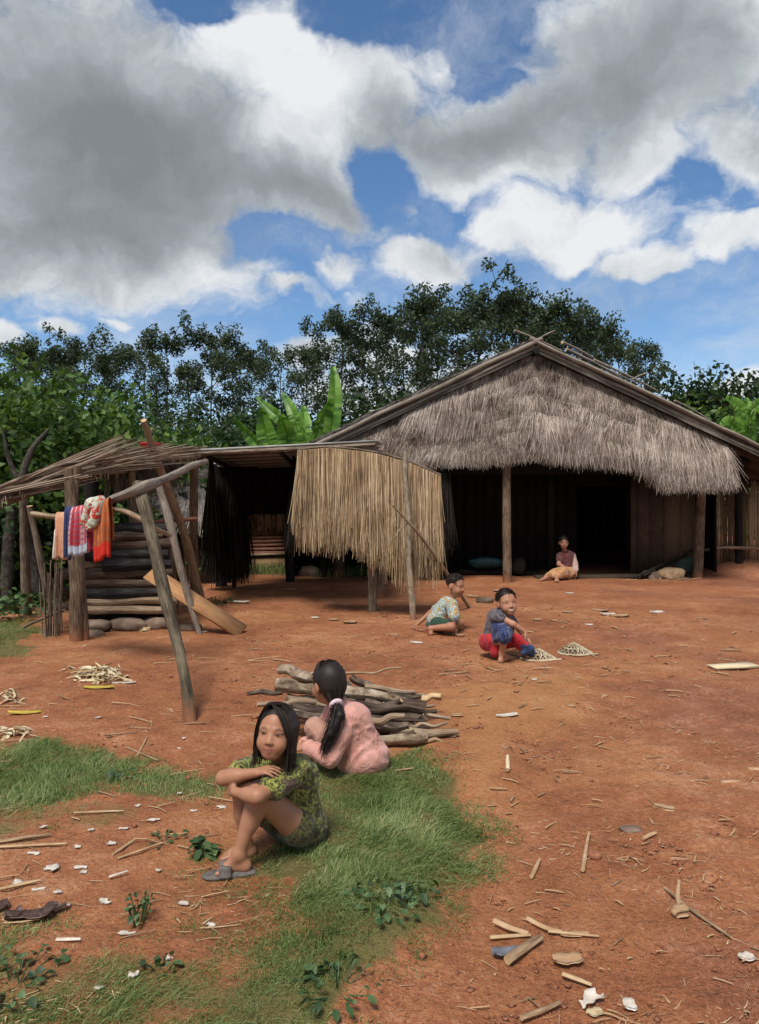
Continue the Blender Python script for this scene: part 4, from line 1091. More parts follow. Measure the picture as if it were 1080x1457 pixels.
for c in range(cr):
    n = 9000 if c > 2 else 6500
    x = rng.uniform(APL, APR, n); v0 = (c + .55 * fbm(x * .8, x * 0 + c, 30 + c, 4) + rng.uniform(-.22, .22, n)) / cr - .02
    v0 = np.clip(v0, 0, .95)
    P = apron_pt(x, v0); P2 = apron_pt(x, v0 + .05); dn = unit(P2 - P)
    pz = P[:, 2]
    patch = np.maximum(sstep(.25, -.15, np.abs(x - 1.35) - .75) * sstep(.0, .2, .42 - np.abs(pz - 3.55)), sstep(.3, -.3, np.abs(x - 4.75) - 1.75) * sstep(.0, .25, .45 - np.abs(pz - 2.98 + .12 * (x - 4.7))))
    patch = np.maximum(patch, sstep(5.2, 5.5, x) * sstep(2.75, 2.6, pz)) * sstep(-.5, -.1, fbm(x * 2, pz * 2, 44, 2))
    shag = .03 + .05 * sstep(-.05, .35, fbm(x * .9 + 9, v0 * 3, 91, 3)) + .36 * patch          # how far locks stand off
    comb = .9 * fbm(x * 1.2, v0 * 4, 95, 3) - .12
    D = unit(dn + np.stack([comb + rng.normal(0, 1, n) * (.34 - .20 * patch), -shag * rng.uniform(.2, 1.3, n), np.zeros(n)], 1))
    P[:, 1] -= rng.uniform(0, .03, n)
    L = (rng.uniform(.12, .34, n) + patch * rng.uniform(.15, .30, n)) * (1.0 if c < cr - 1 else .8) * np.where(x > 5.1, 1.25, 1.0)
    Lmax = np.maximum(.10, (P[:, 2] - (apron_pt(x, np.ones(n))[:, 2] - .07 * rng.uniform(.2, 1.6, n) - .16 * (x > 5.1) * rng.uniform(0, 1, n)))) * 1.05
    L = np.minimum(L, Lmax)
    Nn = unit(np.stack([np.ones(n), rng.normal(0, .5, n), rng.normal(0, .3, n)], 1))
    bend = np.stack([rng.normal(0, .10, n), np.full(n, .05), -.18 - rng.uniform(0, .1, n)], 1)
    pk = rng.uniform(0, 1, n) < patch * .85; W_ = rng.uniform(.008, .018, n)
    ap.strips(P[~pk], D[~pk], L[~pk], W_[~pk], Nn[~pk], 3, bend[~pk], .25)
    if pk.any(): ap2.strips(P[pk] - [0, .02, 0], D[pk], L[pk], W_[pk], Nn[pk], 3, bend[pk], .25)
go = ap.build('gable_thatch', M['thatch'], house, smooth=False)
ap2.build('pale_thatch', M['thatchpale'], house, smooth=False)
backing.build('thatch_backing', M['thatchbase'], house)
# upper gable boards; the gap's shadow is put into their near-black wood colour
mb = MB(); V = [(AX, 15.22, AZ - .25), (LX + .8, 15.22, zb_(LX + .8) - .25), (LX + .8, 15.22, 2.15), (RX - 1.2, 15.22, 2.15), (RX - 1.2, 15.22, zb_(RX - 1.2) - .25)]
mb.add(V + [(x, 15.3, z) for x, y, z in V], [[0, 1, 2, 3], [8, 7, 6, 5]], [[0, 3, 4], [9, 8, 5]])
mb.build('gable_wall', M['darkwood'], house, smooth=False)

# porch posts and beams
def post(parent, name, a, b, r, mat, n=9, lump=.08, label=None):
    a = Vector(a); b = Vector(b); m = (a + b) / 2 + Vector((rng.normal(0, .012), 0, 0))
    return MB().tube([a, m, b], [r * 1.06, r, r * .94], n, lump=lump, sub=4, capmi=1).build(name, [M[mat], M['cut']], parent, label=label)
def foot(px, py, Y=None, sink=.12):
    if Y is None: return G(px, py, -sink)
    x = (px - 540) / FPX * Y; return Vector((x, Y, gz1(x, Y) - sink))
b = foot(722, 828); post(house, 'porch_post', b, (b.x - .02, b.y, 2.75), .085, 'post')
b = foot(992, 822); post(house, 'porch_post', b, (b.x + .12, b.y, 2.75), .10, 'post')
for px, Y in ((632, 15.0), (560, 15.2), (1052, 16.3)):
    x = (px - 540) / FPX * Y; post(house, 'porch_post', (x, Y, gz1(x, Y) - .1), (x, Y, 2.5), .08, 'darkwood')
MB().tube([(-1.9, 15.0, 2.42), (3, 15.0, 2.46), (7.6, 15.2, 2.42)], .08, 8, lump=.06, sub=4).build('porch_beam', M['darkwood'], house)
# walls of the dark room behind the porch: separate planks, part by part
def plank_wall(name, a, b, z0, z1, mat, w=.2, thick=.03, parent=house):
    a = Vector(a); b = Vector(b); d = b - a; L = d.length; d.normalize(); n = int(L / w); mb = MB()
    rot = Matrix.Rotation(math.atan2(d.y, d.x), 3, 'Z')
    for i in range(n):
        c = a + d * (L * (i + .5) / n); zt = min(z1, zb_(c.x) - .19) + rng.uniform(-.02, .02)
        mb.box((c.x, c.y + .012 * (i % 2), (z0 + zt) / 2), (L / n * 1.03, thick, zt - z0), rot, jit=.002)
    return mb.build(name, M[mat], parent, smooth=False)
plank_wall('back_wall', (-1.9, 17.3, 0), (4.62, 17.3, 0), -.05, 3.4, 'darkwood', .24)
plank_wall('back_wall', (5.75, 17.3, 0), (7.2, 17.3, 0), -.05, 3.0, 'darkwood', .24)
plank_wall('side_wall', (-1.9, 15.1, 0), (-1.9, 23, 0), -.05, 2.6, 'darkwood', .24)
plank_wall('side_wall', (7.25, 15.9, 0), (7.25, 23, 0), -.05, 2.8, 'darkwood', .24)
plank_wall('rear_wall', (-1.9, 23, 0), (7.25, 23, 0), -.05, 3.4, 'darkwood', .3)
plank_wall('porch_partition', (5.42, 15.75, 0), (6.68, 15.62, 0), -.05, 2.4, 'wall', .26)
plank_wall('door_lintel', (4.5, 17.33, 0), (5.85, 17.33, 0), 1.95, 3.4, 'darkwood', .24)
MB().box((5.40, 15.72, 1.15), (.11, .10, 2.4)).build('door_post', M['wall'], house, smooth=False)
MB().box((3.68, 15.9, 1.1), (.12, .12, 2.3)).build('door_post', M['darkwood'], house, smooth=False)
MB().plank(U(762, 822, 15.45), U(905, 820, 15.45), .35, .10).build('threshold_plank', M['wall'], house, smooth=False)
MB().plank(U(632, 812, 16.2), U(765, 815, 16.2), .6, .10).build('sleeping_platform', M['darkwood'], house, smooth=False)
# lit bamboo wall on the right
bw = MB()
for i in range(44):
    x = 7.28 + i * .052; y = 16.55 - .02 * i * .3; zg = gz1(x, y)
    bw.box((x, y + rng.uniform(-.008, .008), (zg + 2.05) / 2 + rng.uniform(-.03, .03)), (.046, .016, 2.05 - zg + rng.uniform(-.05, .05)), Matrix.Rotation(rng.normal(0, .012), 3, 'Y'), jit=.002)
bw.build('bamboo_wall', M['bamboo'], house, smooth=False)
MB().tube([U(1003, 783, 16.2), U(1030, 779, 16.2), U(1100, 781, 16.1)], .035, 8, lump=.08, sub=3).build('wall_rail', M['palelog'], house)

# ------------------------------------------------------------------ things on the porch
def rock(name, label, c, size, mat='stone', seed=0, cat='stone', group=None, n=14, rough=.35):
    u = np.linspace(0, 2 * np.pi, n * 2, endpoint=False); w = np.linspace(0, np.pi, n)
    U_, W_ = np.meshgrid(u, w, indexing='ij'); V = np.stack([np.cos(U_) * np.sin(W_), np.sin(U_) * np.sin(W_), np.cos(W_)], -1)
    r = 1 + rough * (fbm(V[..., 0] * 1.3 + seed * 7 + V[..., 2], V[..., 1] * 1.3 + V[..., 2] * .7, seed, 4))
    V = V * r[..., None] * np.array(size) ; V = np.sign(V) * np.abs(V / np.array(size)) ** .85 * np.array(size)
    N = n * 2; i = (np.arange(N)[:, None] * n + np.arange(n - 1)[None, :]); j = ((np.arange(N)[:, None] + 1) % N * n + np.arange(n - 1)[None, :])
    Q = np.stack([i, i + 1, j + 1, j], -1).reshape(-1, 4)
    mb = MB().add(V.reshape(-1, 3), Q)
    o = mb.build(name, M[mat], smooth=True); o.location = c; tag(o, label, cat, group); return o
rock('tarp_bundle', 'crumpled dark teal bundle behind the left porch post', U(690, 801, 15.9), (.34, .22, .13), 'teal', 3, 'bundle')
rock('clay_jar', 'round brown jar standing against the dark porch wall', U(738, 806, 15.8), (.16, .16, .2), 'darkwood', 6, 'jar', rough=.06)
rock('sack', 'faded green sack beside the right porch post', U(975, 803, 15.75), (.34, .2, .25), 'greencloth', 5, 'sack')
rock('tan_stone', 'tan round stone in front of the brown plank partition', U(955, 817, 15.2), (.30, .22, .16), 'tansack', 8)
rock('flat_stone', 'flat brown stone left of the tan round stone', U(932, 820, 15.3), (.25, .2, .12), 'stone', 9)
for i, (a, bq) in enumerate((((903, 822, 15.0), (985, 783, 15.5)), ((908, 826, 15.1), (978, 790, 15.5)), ((898, 824, 15.2), (960, 800, 15.6)))):
    tag(MB().tube([U(*a), U(*bq)], [.03, .025], 7, lump=.1, sub=3).build('leaning_pole', M['darkwood']), 'dark pole leaning in the pile against the plank partition', 'pole', 'dark poles leaning by the right porch post')
st = MB()
for i in range(60):
    a = U(rng.uniform(935, 985), 828, 15.0); d = Vector((rng.normal(0, .3), rng.normal(0, .2), rng.uniform(-.02, .1))); st.tube([a + Vector((0, 0, .03)), a + d], .006, 4, caps=False)
tag(st.build('straw_pile', M['straw']), 'thin loose straw spilled below the tan stone', 'straw', kind='stuff')
0 and rock('dirt_mound', 'red dirt heap against the foot of the bamboo wall', (8.9, 16.1, .12), (1.9, .75, .42), 'ground', 12, 'dirt heap', rough=.3)

# ------------------------------------------------------------------ the open shed with the grey board roof
shed = thing('open_shed', 'open shed with a thin grey board roof and black shade inside', 'shed', (-1.2, 12, 0))
A, B = U(262, 641, 10.55), U(539, 627, 10.3)
for i in range(8):
    t0, t1 = i / 8, (i + 1) / 8 + .03
    y0, y1 = t0 * 3.7, t1 * 3.7
    mb = MB(); a = A + Vector((rng.uniform(-.03, .03), (y0 + y1) / 2, -.02 * i - .0 + (.006 if i % 2 else 0))); b = B + Vector((rng.uniform(-.02, .02), (y0 + y1) / 2, -.02 * i + (.006 if i % 2 else 0)))
    mb.plank(a, b, 3.7 / 8 * 1.08, .028); mb.build('roof_board', M['roofgrey'], shed, smooth=False)
MB().tube([A + Vector((.02, .05, -.05)), (A + B) / 2 + Vector((0, .04, -.055)), B + Vector((-.05, .05, -.055))], [.035, .03], 8, lump=.05, sub=4).build('roof_pole', M['weathered'], shed)
for q in (.12, .5, .88):
    p = A.lerp(B, q); MB().tube([p + Vector((0, .1, -.10)), p + Vector((0, 3.6, -.26))], .035, 7).build('rafter', M['darkwood'], shed)
def shed_post(px0, py0, px1, py1, Y, r, mat='darkwood'):
    b = foot(px0, py0, Y); t = U(px1, py1, Y); return post(shed, 'post', b, t, r, mat)
shed_post(315, 836, 312, 650, 13.6, .10)
shed_post(540, 850, 538, 640, 12.1, .085, 'post')
shed_post(413, 822, 410, 660, 14.6, .09)
shed_post(460, 818, 459, 660, 15.6, .06)
shed_post(483, 815, 482, 660, 16.0, .13, 'post')
shed_post(333, 838, 333, 700, 13.4, .03)
shed_post(530, 632, 532, 660, 10.5, .06, 'weathered')
# thatch screens hanging inside; the shed's shade is put into their near-black colour
def hang_screen(parent, name, a, b, zt, z0, n, mat, w=.016, rag=.25, y_j=.05, back=None, dens_bot=1.0, bulge=0.0):
    a = np.array(list(a)); b = np.array(list(b)); t = rng.uniform(0, 1, n)
    P = a + (b - a) * t[:, None]; P[:, 2] = zt(t) if callable(zt) else zt; P[:, 2] -= rng.uniform(0, .05, n)
    P[:, 1] += rng.uniform(-y_j, y_j, n)
    zz = (z0(t) if callable(z0) else np.full(n, z0))
    L = P[:, 2] - zz - np.abs(rng.normal(0, rag, n)) * rng.choice([1, -.55], n)
    D = unit(np.stack([rng.normal(0, .035, n), rng.normal(-.02, .03, n), -np.ones(n)], 1))
    Nn = unit(np.stack([np.ones(n), rng.normal(0, .6, n), np.zeros(n)], 1))
    mb = MB().strips(P, D, np.maximum(L, .2), w * rng.uniform(.6, 1.4, n), Nn, 3, np.stack([rng.normal(0, .03, n), np.full(n, -bulge) + rng.normal(0, .03, n), np.zeros(n)], 1), .3)
    return mb.build(name, M[mat], parent, smooth=False)
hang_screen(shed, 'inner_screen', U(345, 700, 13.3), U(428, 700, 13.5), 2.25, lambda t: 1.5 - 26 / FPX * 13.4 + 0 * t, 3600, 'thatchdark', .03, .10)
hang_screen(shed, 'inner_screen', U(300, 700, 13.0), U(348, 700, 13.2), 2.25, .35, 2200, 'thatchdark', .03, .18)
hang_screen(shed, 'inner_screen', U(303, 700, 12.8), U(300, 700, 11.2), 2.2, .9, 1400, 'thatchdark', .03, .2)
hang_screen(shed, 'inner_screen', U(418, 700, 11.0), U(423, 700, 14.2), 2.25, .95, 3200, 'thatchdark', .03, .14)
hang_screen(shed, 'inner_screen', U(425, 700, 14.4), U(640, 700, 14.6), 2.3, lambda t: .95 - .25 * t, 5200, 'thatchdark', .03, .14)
# straw ends showing under the dark screen
hang_screen(shed, 'screen_fringe', U(350, 700, 13.25), U(405, 700, 13.25), 1.36, 1.08, 220, 'reed', .012, .07)

# the golden reed curtain
curt = thing('reed_curtain', 'golden dry reed curtain hanging ragged from a bent rail', 'reed screen', (0, 10.1, 0))
top = [(424, 640, 10.25), (470, 636, 10.15), (530, 643, 10.1), (580, 656, 10.1), (627, 676, 10.15)]
tp = np.array([list(U(*q)) for q in top]); tt = np.linspace(0, 1, 5)
def rail(t): return np.stack([np.interp(t, tt, tp[:, i]) for i in range(3)], -1)
n = 6600
t = rng.uniform(0, 1, n); P = rail(t); lay = rng.uniform(-1, 1, n); P[:, 1] += .05 * lay; P[:, 2] += -.02 + .02 * (1 - lay ** 2)
edge = .06 * fbm(t * 14, t * 0, 17, 3)
zbot = np.interp(t, [0, .06, .25, .5, .62, .8, 1], [1.20, 1.13, 1.04, .92, .68, .58, .72]) + 3.2 * edge + .8 * fbm(t * 60, t * 0, 19, 2) * .3
L = (P[:, 2] - zbot) * np.where(rng.uniform(0, 1, n) < .45, rng.uniform(.5, .95, n), rng.uniform(.84, 1.14, n))
fan = .07 * fbm(t * 18, t * 0, 23, 2) * np.clip(5 * t * (1 - t), 0, 1)
D = unit(np.stack([fan + rng.normal(0, .022, n) - .05 * (t < .04), -.03 - .05 * rng.uniform(0, 1, n) * (lay < 0), -np.ones(n)], 1))
Nn = unit(np.stack([np.ones(n), rng.normal(0, .7, n), np.zeros(n)], 1))
MB().strips(P, D, L, rng.uniform(.005, .014, n), Nn, 4, np.stack([rng.normal(0, .022, n), rng.normal(-.01, .04, n), np.zeros(n)], 1), .35).build('reeds', M['reed'], curt, smooth=False)
V = []; m = 40
for q in np.linspace(0.01, .99, m):
    p = rail(np.array([q]))[0]; zz = np.interp(q, [0, .25, .5, .8, 1], [1.5, 1.4, 1.3, 1.2, 1.3]); V += [p + [0, .03, 0], [p[0], p[1] + .05, zz], [p[0], p[1] + .062, zz], p + [0, .042, 0]]
Q = []
for k in range(m - 1): Q += [[k * 4 + j, k * 4 + (j + 1) % 4, k * 4 + 4 + (j + 1) % 4, k * 4 + 4 + j] for j in range(4)]
MB().add(V, Q).build('reed_backing', M['reedback'], curt, smooth=False)
MB().tube([Vector(q) + Vector((0, -.02, .0)) for q in tp], .016, 7, sub=4).build('rail', M['weathered'], curt)
hang_screen(curt, 'loose_reeds', U(424, 640, 10.2), U(427, 640, 10.9), 2.2, 1.25, 260, 'reed', .012, .3)

o = thing('bamboo_pole', 'upright bamboo pole standing in front of the reed curtain', 'bamboo pole', foot(587, 882))
b = foot(587, 882); tpp = U(576, 643, 9.84); n_ = 26
pts = [b.lerp(tpp, i / n_) + Vector((.012 * math.sin(i * .5), 0, 0)) for i in range(n_ + 1)]
MB().tube(pts, [.042 + (.007 if i % 4 == 0 else 0) - .0004 * i for i in range(n_ + 1)], 10).build('culm', M['bamboopole'], o)
MB().tube([b.lerp(tpp, .235), b.lerp(tpp, .30)], .0445, 10).build('peeled_band', M['palelog'], o)
mb = MB().tube([U(558, 718, 9.45), U(600, 765, 9.75), U(640, 822, 10.25), foot(668, 865, None, 0)], [.012, .02, .024, .026], 7, lump=.06, sub=3, capmi=1)
mb.tube([U(582, 744, 9.62), U(570, 752, 9.6), U(562, 764, 9.55)], [.014, .008], 6, sub=2)
tag(mb.build('forked_stick', [M['palelog'], M['cut']]), 'long pale forked stick leaning on the reed curtain behind the boy', 'stick')

# ------------------------------------------------------------------ small huts in the background
h = thing('slat_hut', 'small hut of reddish slats over a tan woven panel seen through the shed', 'hut', (-3, 18, 0))
a, b = U(356, 742, 18), U(408, 742, 18)
for i in range(9):
    p0 = U(355, 744 + i * 5.4, 18); p1 = U(409, 744 + i * 5.4 - 1, 18)
    MB().plank(p0, p1, .075, .03, up=(0, -1, 0)).build('wall_slat', M['redslat'], h, smooth=False)
MB().plank(U(358, 805, 17.95), U(412, 803, 17.95), .48, .03, up=(0, -1, .0)).build('front_panel', M['tanpanel'], h, smooth=False)
MB().plank(U(350, 790, 17.9), U(414, 788, 17.9), .06, .05, up=(0, -1, 0)).build('sill', M['palelog'], h, smooth=False)
for px in (354, 411): post(h, 'corner_post', (U(px, 0, 18).x, 18.05, -.2), (U(px, 0, 18).x, 18.05, 1.5), .05, 'post')
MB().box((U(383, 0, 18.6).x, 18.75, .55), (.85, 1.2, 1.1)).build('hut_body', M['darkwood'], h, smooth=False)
mb = MB(); slab(mb, (-3.6, 17.5, 1.45), (-1.9, 17.5, 1.45), (-1.9, 19.8, 2.0), (-3.6, 19.8, 2.0), .12, 10, 10, .05, 4); mb.build('roof', M['thatchgrey'], h, smooth=False)
rock('dark_stone', 'dark stone on the grass below the reed curtain', U(440, 818, 16.0), (.25, .2, .2), 'stone', 31)

h = thing('grey_thatch_hut', 'low hut with a grey two tier thatch roof behind the leaning poles', 'hut', (-4.5, 16, 0))
for (x0, y0, x1, y1, Yq, dz) in ((215, 655, 318, 655, 15.6, .0), (225, 690, 322, 690, 14.6, .0)):
    a = U(x0, y0, Yq); b = U(x1, y1 + 15, Yq); mb = MB()
    lo = Vector((0, -.75, -.62)); slab(mb, a + lo, b + lo, b, a, .14, 16, 12, .06, int(x0))
    n = 2600; u_ = rng.uniform(0, 1, n); v_ = rng.uniform(0, 1, n)
    P = np.array(a) + np.outer(u_, np.array(b - a)) + np.outer(v_, np.array(lo)) + np.array([0, -.05, .07])
    mb.strips(P, unit(np.stack([rng.normal(0, .12, n), np.full(n, -.75), np.full(n, -.66) + rng.normal(0, .1, n)], 1)), rng.uniform(.15, .35, n), .018, unit(np.stack([np.ones(n), rng.normal(0, .3, n), np.zeros(n)], 1)), 2, np.tile([0, 0, -.3], (n, 1)), .3)
    mb.build('roof', M['thatchgrey'], h, smooth=False)
for px in (222, 262, 312): post(h, 'post', (U(px, 0, 14.6).x, 14.6, -.2), (U(px, 0, 14.6).x, 14.6, 1.6), .05, 'post')
MB().box(U(268, 765, 16.0), (1.3, .06, 1.1)).build('wall', M['wall'], h, smooth=False)
bw = MB()
for i in range(14):
    x = U(232, 0, 14.3).x + i * .085; bw.box((x, 14.3, .55), (.05, .02, 1.1 + rng.uniform(-.2, .2)), Matrix.Rotation(rng.normal(0, .05), 3, 'Y'))
bw.build('slat_fence', M['bamboo'], h, smooth=False)

# ------------------------------------------------------------------ the log shelter on the left
sh = thing('stick_roof_shelter', 'rough open shelter with a sloping roof of sticks and straw over stacked logs', 'shelter', (-3.2, 8.8, 0))
edge = [(-30, 703, 8.1), (0, 696, 8.15), (50, 674, 8.25), (100, 662, 8.4), (160, 655, 8.7), (200, 649, 9.3), (232, 645, 9.9), (275, 640, 10.3)]
ep = np.array([list(U(*q)) for q in edge]); et = np.linspace(0, 1, len(ep))
def EP(t): return np.stack([np.interp(t, et, ep[:, i]) for i in range(3)], -1)
mb = MB()
for i in range(len(ep) - 1):
    a, b = Vector(ep[i]), Vector(ep[i + 1]); up = Vector((0, 1.9, .10))
    slab(mb, a + Vector((0, .05, -.04)), b + Vector((0, .05, -.04)), b + up, a + up, .07, 6, 8, .05, 40)
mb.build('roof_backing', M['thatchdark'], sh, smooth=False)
mb = MB(); n = 1700
t = rng.uniform(-.0, .97, n); d0 = rng.uniform(0, 1, n) ** 1.5 * 1.9
P = EP(t); P2 = EP(np.minimum(1, t + .03)); D = unit(unit(P2 - P) + rng.normal(0, .035, (n, 3)) * np.array([.3, 1.2, .5]))
P[:, 1] += d0 - .03; P[:, 2] += d0 * .05 + rng.uniform(-.11, .03, n) * np.where(d0 < .25, 1.2, .3) + np.where(d0 > .25, .05, 0)
mb.strips(P, D, np.minimum(rng.uniform(.4, 1.2, n), (1.03 - t) * 2.6 + .05), rng.uniform(.007, .024, n), unit(np.stack([np.zeros(n), rng.normal(0, .5, n), np.ones(n)], 1)), 4, np.tile([.02, 0, -.02], (n, 1)), .4)
n = 420; t = rng.uniform(0, 1, n); P = EP(t) + np.array([0, .02, -.02])
mb.strips(P, unit(np.stack([rng.normal(.0, .5, n), rng.normal(-.2, .2, n), -np.ones(n)], 1)), rng.uniform(.08, .22, n), .010, np.tile([1., 0, 0], (n, 1)), 2, None, .3)
mb.build('roof_sticks', M['stickroof'], sh, smooth=False)
for dz, dy, r in ((.01, -.02, .022), (-.05, .03, .026), (.05, .22, .02), (-.08, .6, .03)):
    MB().tube([Vector(p) + Vector((rng.normal(0, .02), dy, dz + rng.normal(0, .012))) for p in ep], [r, r * .8], 7, lump=.1, sub=3, capmi=1).build('roof_pole', [M['weathered'], M['cut']], sh)
n = 500; t = rng.uniform(.45, .8, n); P = EP(t) + np.stack([0 * t, rng.uniform(.8, 1.2, n), -.05 + 0 * t], 1)
MB().strips(P, unit(np.stack([rng.normal(0, .35, n), rng.normal(0, .2, n), -np.ones(n)], 1)), rng.uniform(.15, .5, n), .014, np.tile([1., 0, 0], (n, 1)), 2, None, .3).build('hanging_straw', M['thatchgrey'], sh, smooth=False)
# posts: a split double main post, and lighter ones behind
mb = MB(); b = foot(107, 912, 8.2)
mb.tube([foot(110, 912, 8.2), U(107, 790, 8.2), U(97, 668, 8.3)], [.074, .068, .056], 10, lump=.16, sub=5, capmi=1)
mb.tube([foot(122, 906, 8.26), U(113, 790, 8.26), U(104, 740, 8.3), U(110, 664, 8.34)], [.05, .055, .05, .045], 9, lump=.14, sub=5, capmi=1)
mb.build('main_post', [M['post'], M['cut']], sh, label='thick split double post')
for a, bq, r, mt in (((201, 886, 9.3), (187, 650, 9.3), .052, 'post'), ((277, 852, 11.6), (276, 664, 10.4), .065, 'post'), ((40, 845, 10.4), (33, 690, 9.9), .06, 'weathered'), ((72, 845, 10.3), (42, 720, 9.9), .045, 'weathered'), ((238, 890, 9.3), (228, 775, 9.3), .04, 'postlight'), ((258, 850, 10.2), (240, 755, 9.9), .03, 'post'), ((128, 850, 10.8), (129, 665, 10.5), .10, 'darkwood')):
    b = foot(*a); t_ = U(*bq); MB().tube([b, (b + t_) / 2 + Vector((rng.normal(0, .02), 0, 0)), t_], [r * 1.05, r, r * .9], 9, lump=.12, sub=4, capmi=1).build('post', [M[mt], M['cut']], sh)
MB().tube([U(190, 745, 9.5), U(280, 738, 10.4)], .03, 7, lump=.1, sub=3).build('cross_rail', M['redslat'], sh)
MB().tube([U(150, 757, 9.05), U(215, 760, 9.2), U(245, 766, 9.4)], .022, 7, lump=.1, sub=3).build('cross_rail', M['grey'], sh)
# wicker of upright sticks beside it
fs = thing('stick_fence', 'short fence of thin upright sticks left of the split double post', 'fence', foot(72, 906, 8.5, 0))
mb = MB()
for i in range(26):
    px = 62 + i * .95 + rng.normal(0, 1.2); a = foot(px + rng.normal(0, 2), 903, 8.4 + rng.uniform(0, .4)); mb.tube([a, U(px + rng.normal(0, 3), rng.uniform(790, 835), a.y)], [.010, .006], 5, lump=.15, sub=2)
mb.build('sticks', M['weathered'], fs)
mb = MB().tube([U(33, 893, 8.7), U(60, 880, 8.6), U(92, 868, 8.5)], .018, 7, lump=.1, sub=2); tag(mb.build('fallen_stick', M['weathered']), 'grey stick lying low on the grass left of the split post', 'stick')

# stacked logs: every log is a thing of its own
logs = [(752, 8, 'blacklog', 102, 238, 'black charred log at the top of the log stack, behind the hanging cloths'),
        (764, 7, 'brownlog', 150, 232, 'short brown log second from the top of the log stack'),
        (776, 8, 'brownlog', 104, 246, 'brown log near the top of the stack, right behind the orange checked cloth'),
        (790, 9, 'blacklog', 106, 240, 'thick black log just below the hem of the orange checked cloth'),
        (804, 7, 'palelog', 108, 148, 'short pale ended log poking from the left of the stack'),
        (804, 9, 'blacklog', 146, 244, 'black log in the middle of the stack right of the pale stub'),
        (818, 8.5, 'brownlog', 84, 246, 'long brown log in the middle of the stack reaching left past the post'),
        (831, 6.5, 'brownlog', 104, 250, 'thin brown log sixth course up from the stones'),
        (844, 9, 'blacklog', 108, 248, 'blue black log in the lower half of the stack'),
        (857, 6.5, 'palelog', 110, 252, 'pale brown log second from the bottom of the stack'),
        (868, 7, 'palelog', 114, 246, 'pale tan log at the bottom of the stack on the stones'),
        (844, 6.5, 'brownlog', 74, 102, 'short brown stub left of the split post, the higher of the two'),
        (866, 6, 'weathered', 76, 104, 'short grey stub left of the split post, the lower of the two')]
for py, r, mt, x0, x1, lab in logs:
    Yl = 8.95; a, b = U(x0, py + rng.uniform(-1, 1), Yl), U(x1, py - 2 + rng.uniform(-2, 2), Yl + .18)
    rr = r / FPX * Yl
    mb = MB().tube([a, a.lerp(b, .33) + Vector((0, 0, rng.normal(0, .008))), a.lerp(b, .66) + Vector((0, 0, rng.normal(0, .008))), b], [rr, rr * 1.03, rr * .98, rr * .92], 11, lump=.09, sub=4, capmi=1)
    tag(mb.build('stacked_log', [M[mt], M['cut'] if mt in ('palelog',) else M['brownlog']]), lab, 'log', 'logs stacked under the stick roof')
MB().box(U(175, 815, 9.25), (1.15, .05, 1.25)).build('rear_board', M['darkwood'], sh, smooth=False)
for px, py, Y, s, lab in ((135, 890, 8.85, (.19, .14, .075), 'brown flat stone under the left end of the log stack'), (180, 889, 9.0, (.24, .16, .09), 'big brown stone under the middle of the log stack'), (225, 887, 9.15, (.2, .14, .085), 'brown stone under the right end of the log stack'), (131, 903, 8.6, (.13, .1, .06), 'small dark stone in front of the split post'), (270, 893, 9.0, (.14, .1, .06), 'small stone at the foot of the pale thin pole')):
    p = U(px, py, Y); rock('foundation_stone', lab, p, s, 'stone', px)
tag(MB().box(U(202, 896, 9.0), (.20, .12, .075), Matrix.Rotation(.15, 3, 'Z'), jit=.008).build('wood_block', M['cut'], smooth=False), 'pale cut wood block in front of the thin shelter post', 'wood block')

# leaning poles, plank, red tub
mb = MB().tube([foot(291, 856, 11.0), U(262, 760, 10.2), U(232, 680, 9.45), U(204, 598, 8.8)], [.064, .060, .052, .034], 10, lump=.10, sub=5, capmi=1)
mb.tube([U(211, 622, 8.95), U(216, 610, 8.93)], [.02, .012], 6, capmi=1)
tag(mb.build('leaning_pole', [M['postlight'], M['cut']]), 'long thick pole leaning past the red tub, its tip above the roof', 'pole')
mb = MB().tube([foot(285, 902, 8.7, .02), U(262, 830, 8.65), U(243, 750, 8.6), U(226, 690, 8.6)], [.036, .042, .045, .04], 9, lump=.14, sub=5, capmi=1)
tag(mb.build('leaning_pole', [M['grey'], M['cut']]), 'thin pale weathered pole leaning right of the front crooked post', 'pole')
mb = MB().plank(U(212, 815, 8.75), U(345, 899, 8.7), .215, .025, up=(0, -.55, .8))
tag(mb.build('leaning_plank', M['board'], smooth=False), 'broad orange brown plank sloping from the logs to the ground', 'plank')
tub = thing('plastic_tub', 'red plastic tub sitting on the stick roof behind the pole', 'tub', U(215, 644, 9.5))
c = Vector(U(215, 644, 9.5)); mb = MB().tube([c, c + Vector((0, 0, .02)), c + Vector((0, 0, .11))], [.09, .105, .135], 20); mb.build('bowl', M['redplastic'], tub)
MB().tube([c + Vector((0, 0, .108)), c + Vector((0, 0, .125))], .142, 20).build('rim', M['redplastic'], tub)

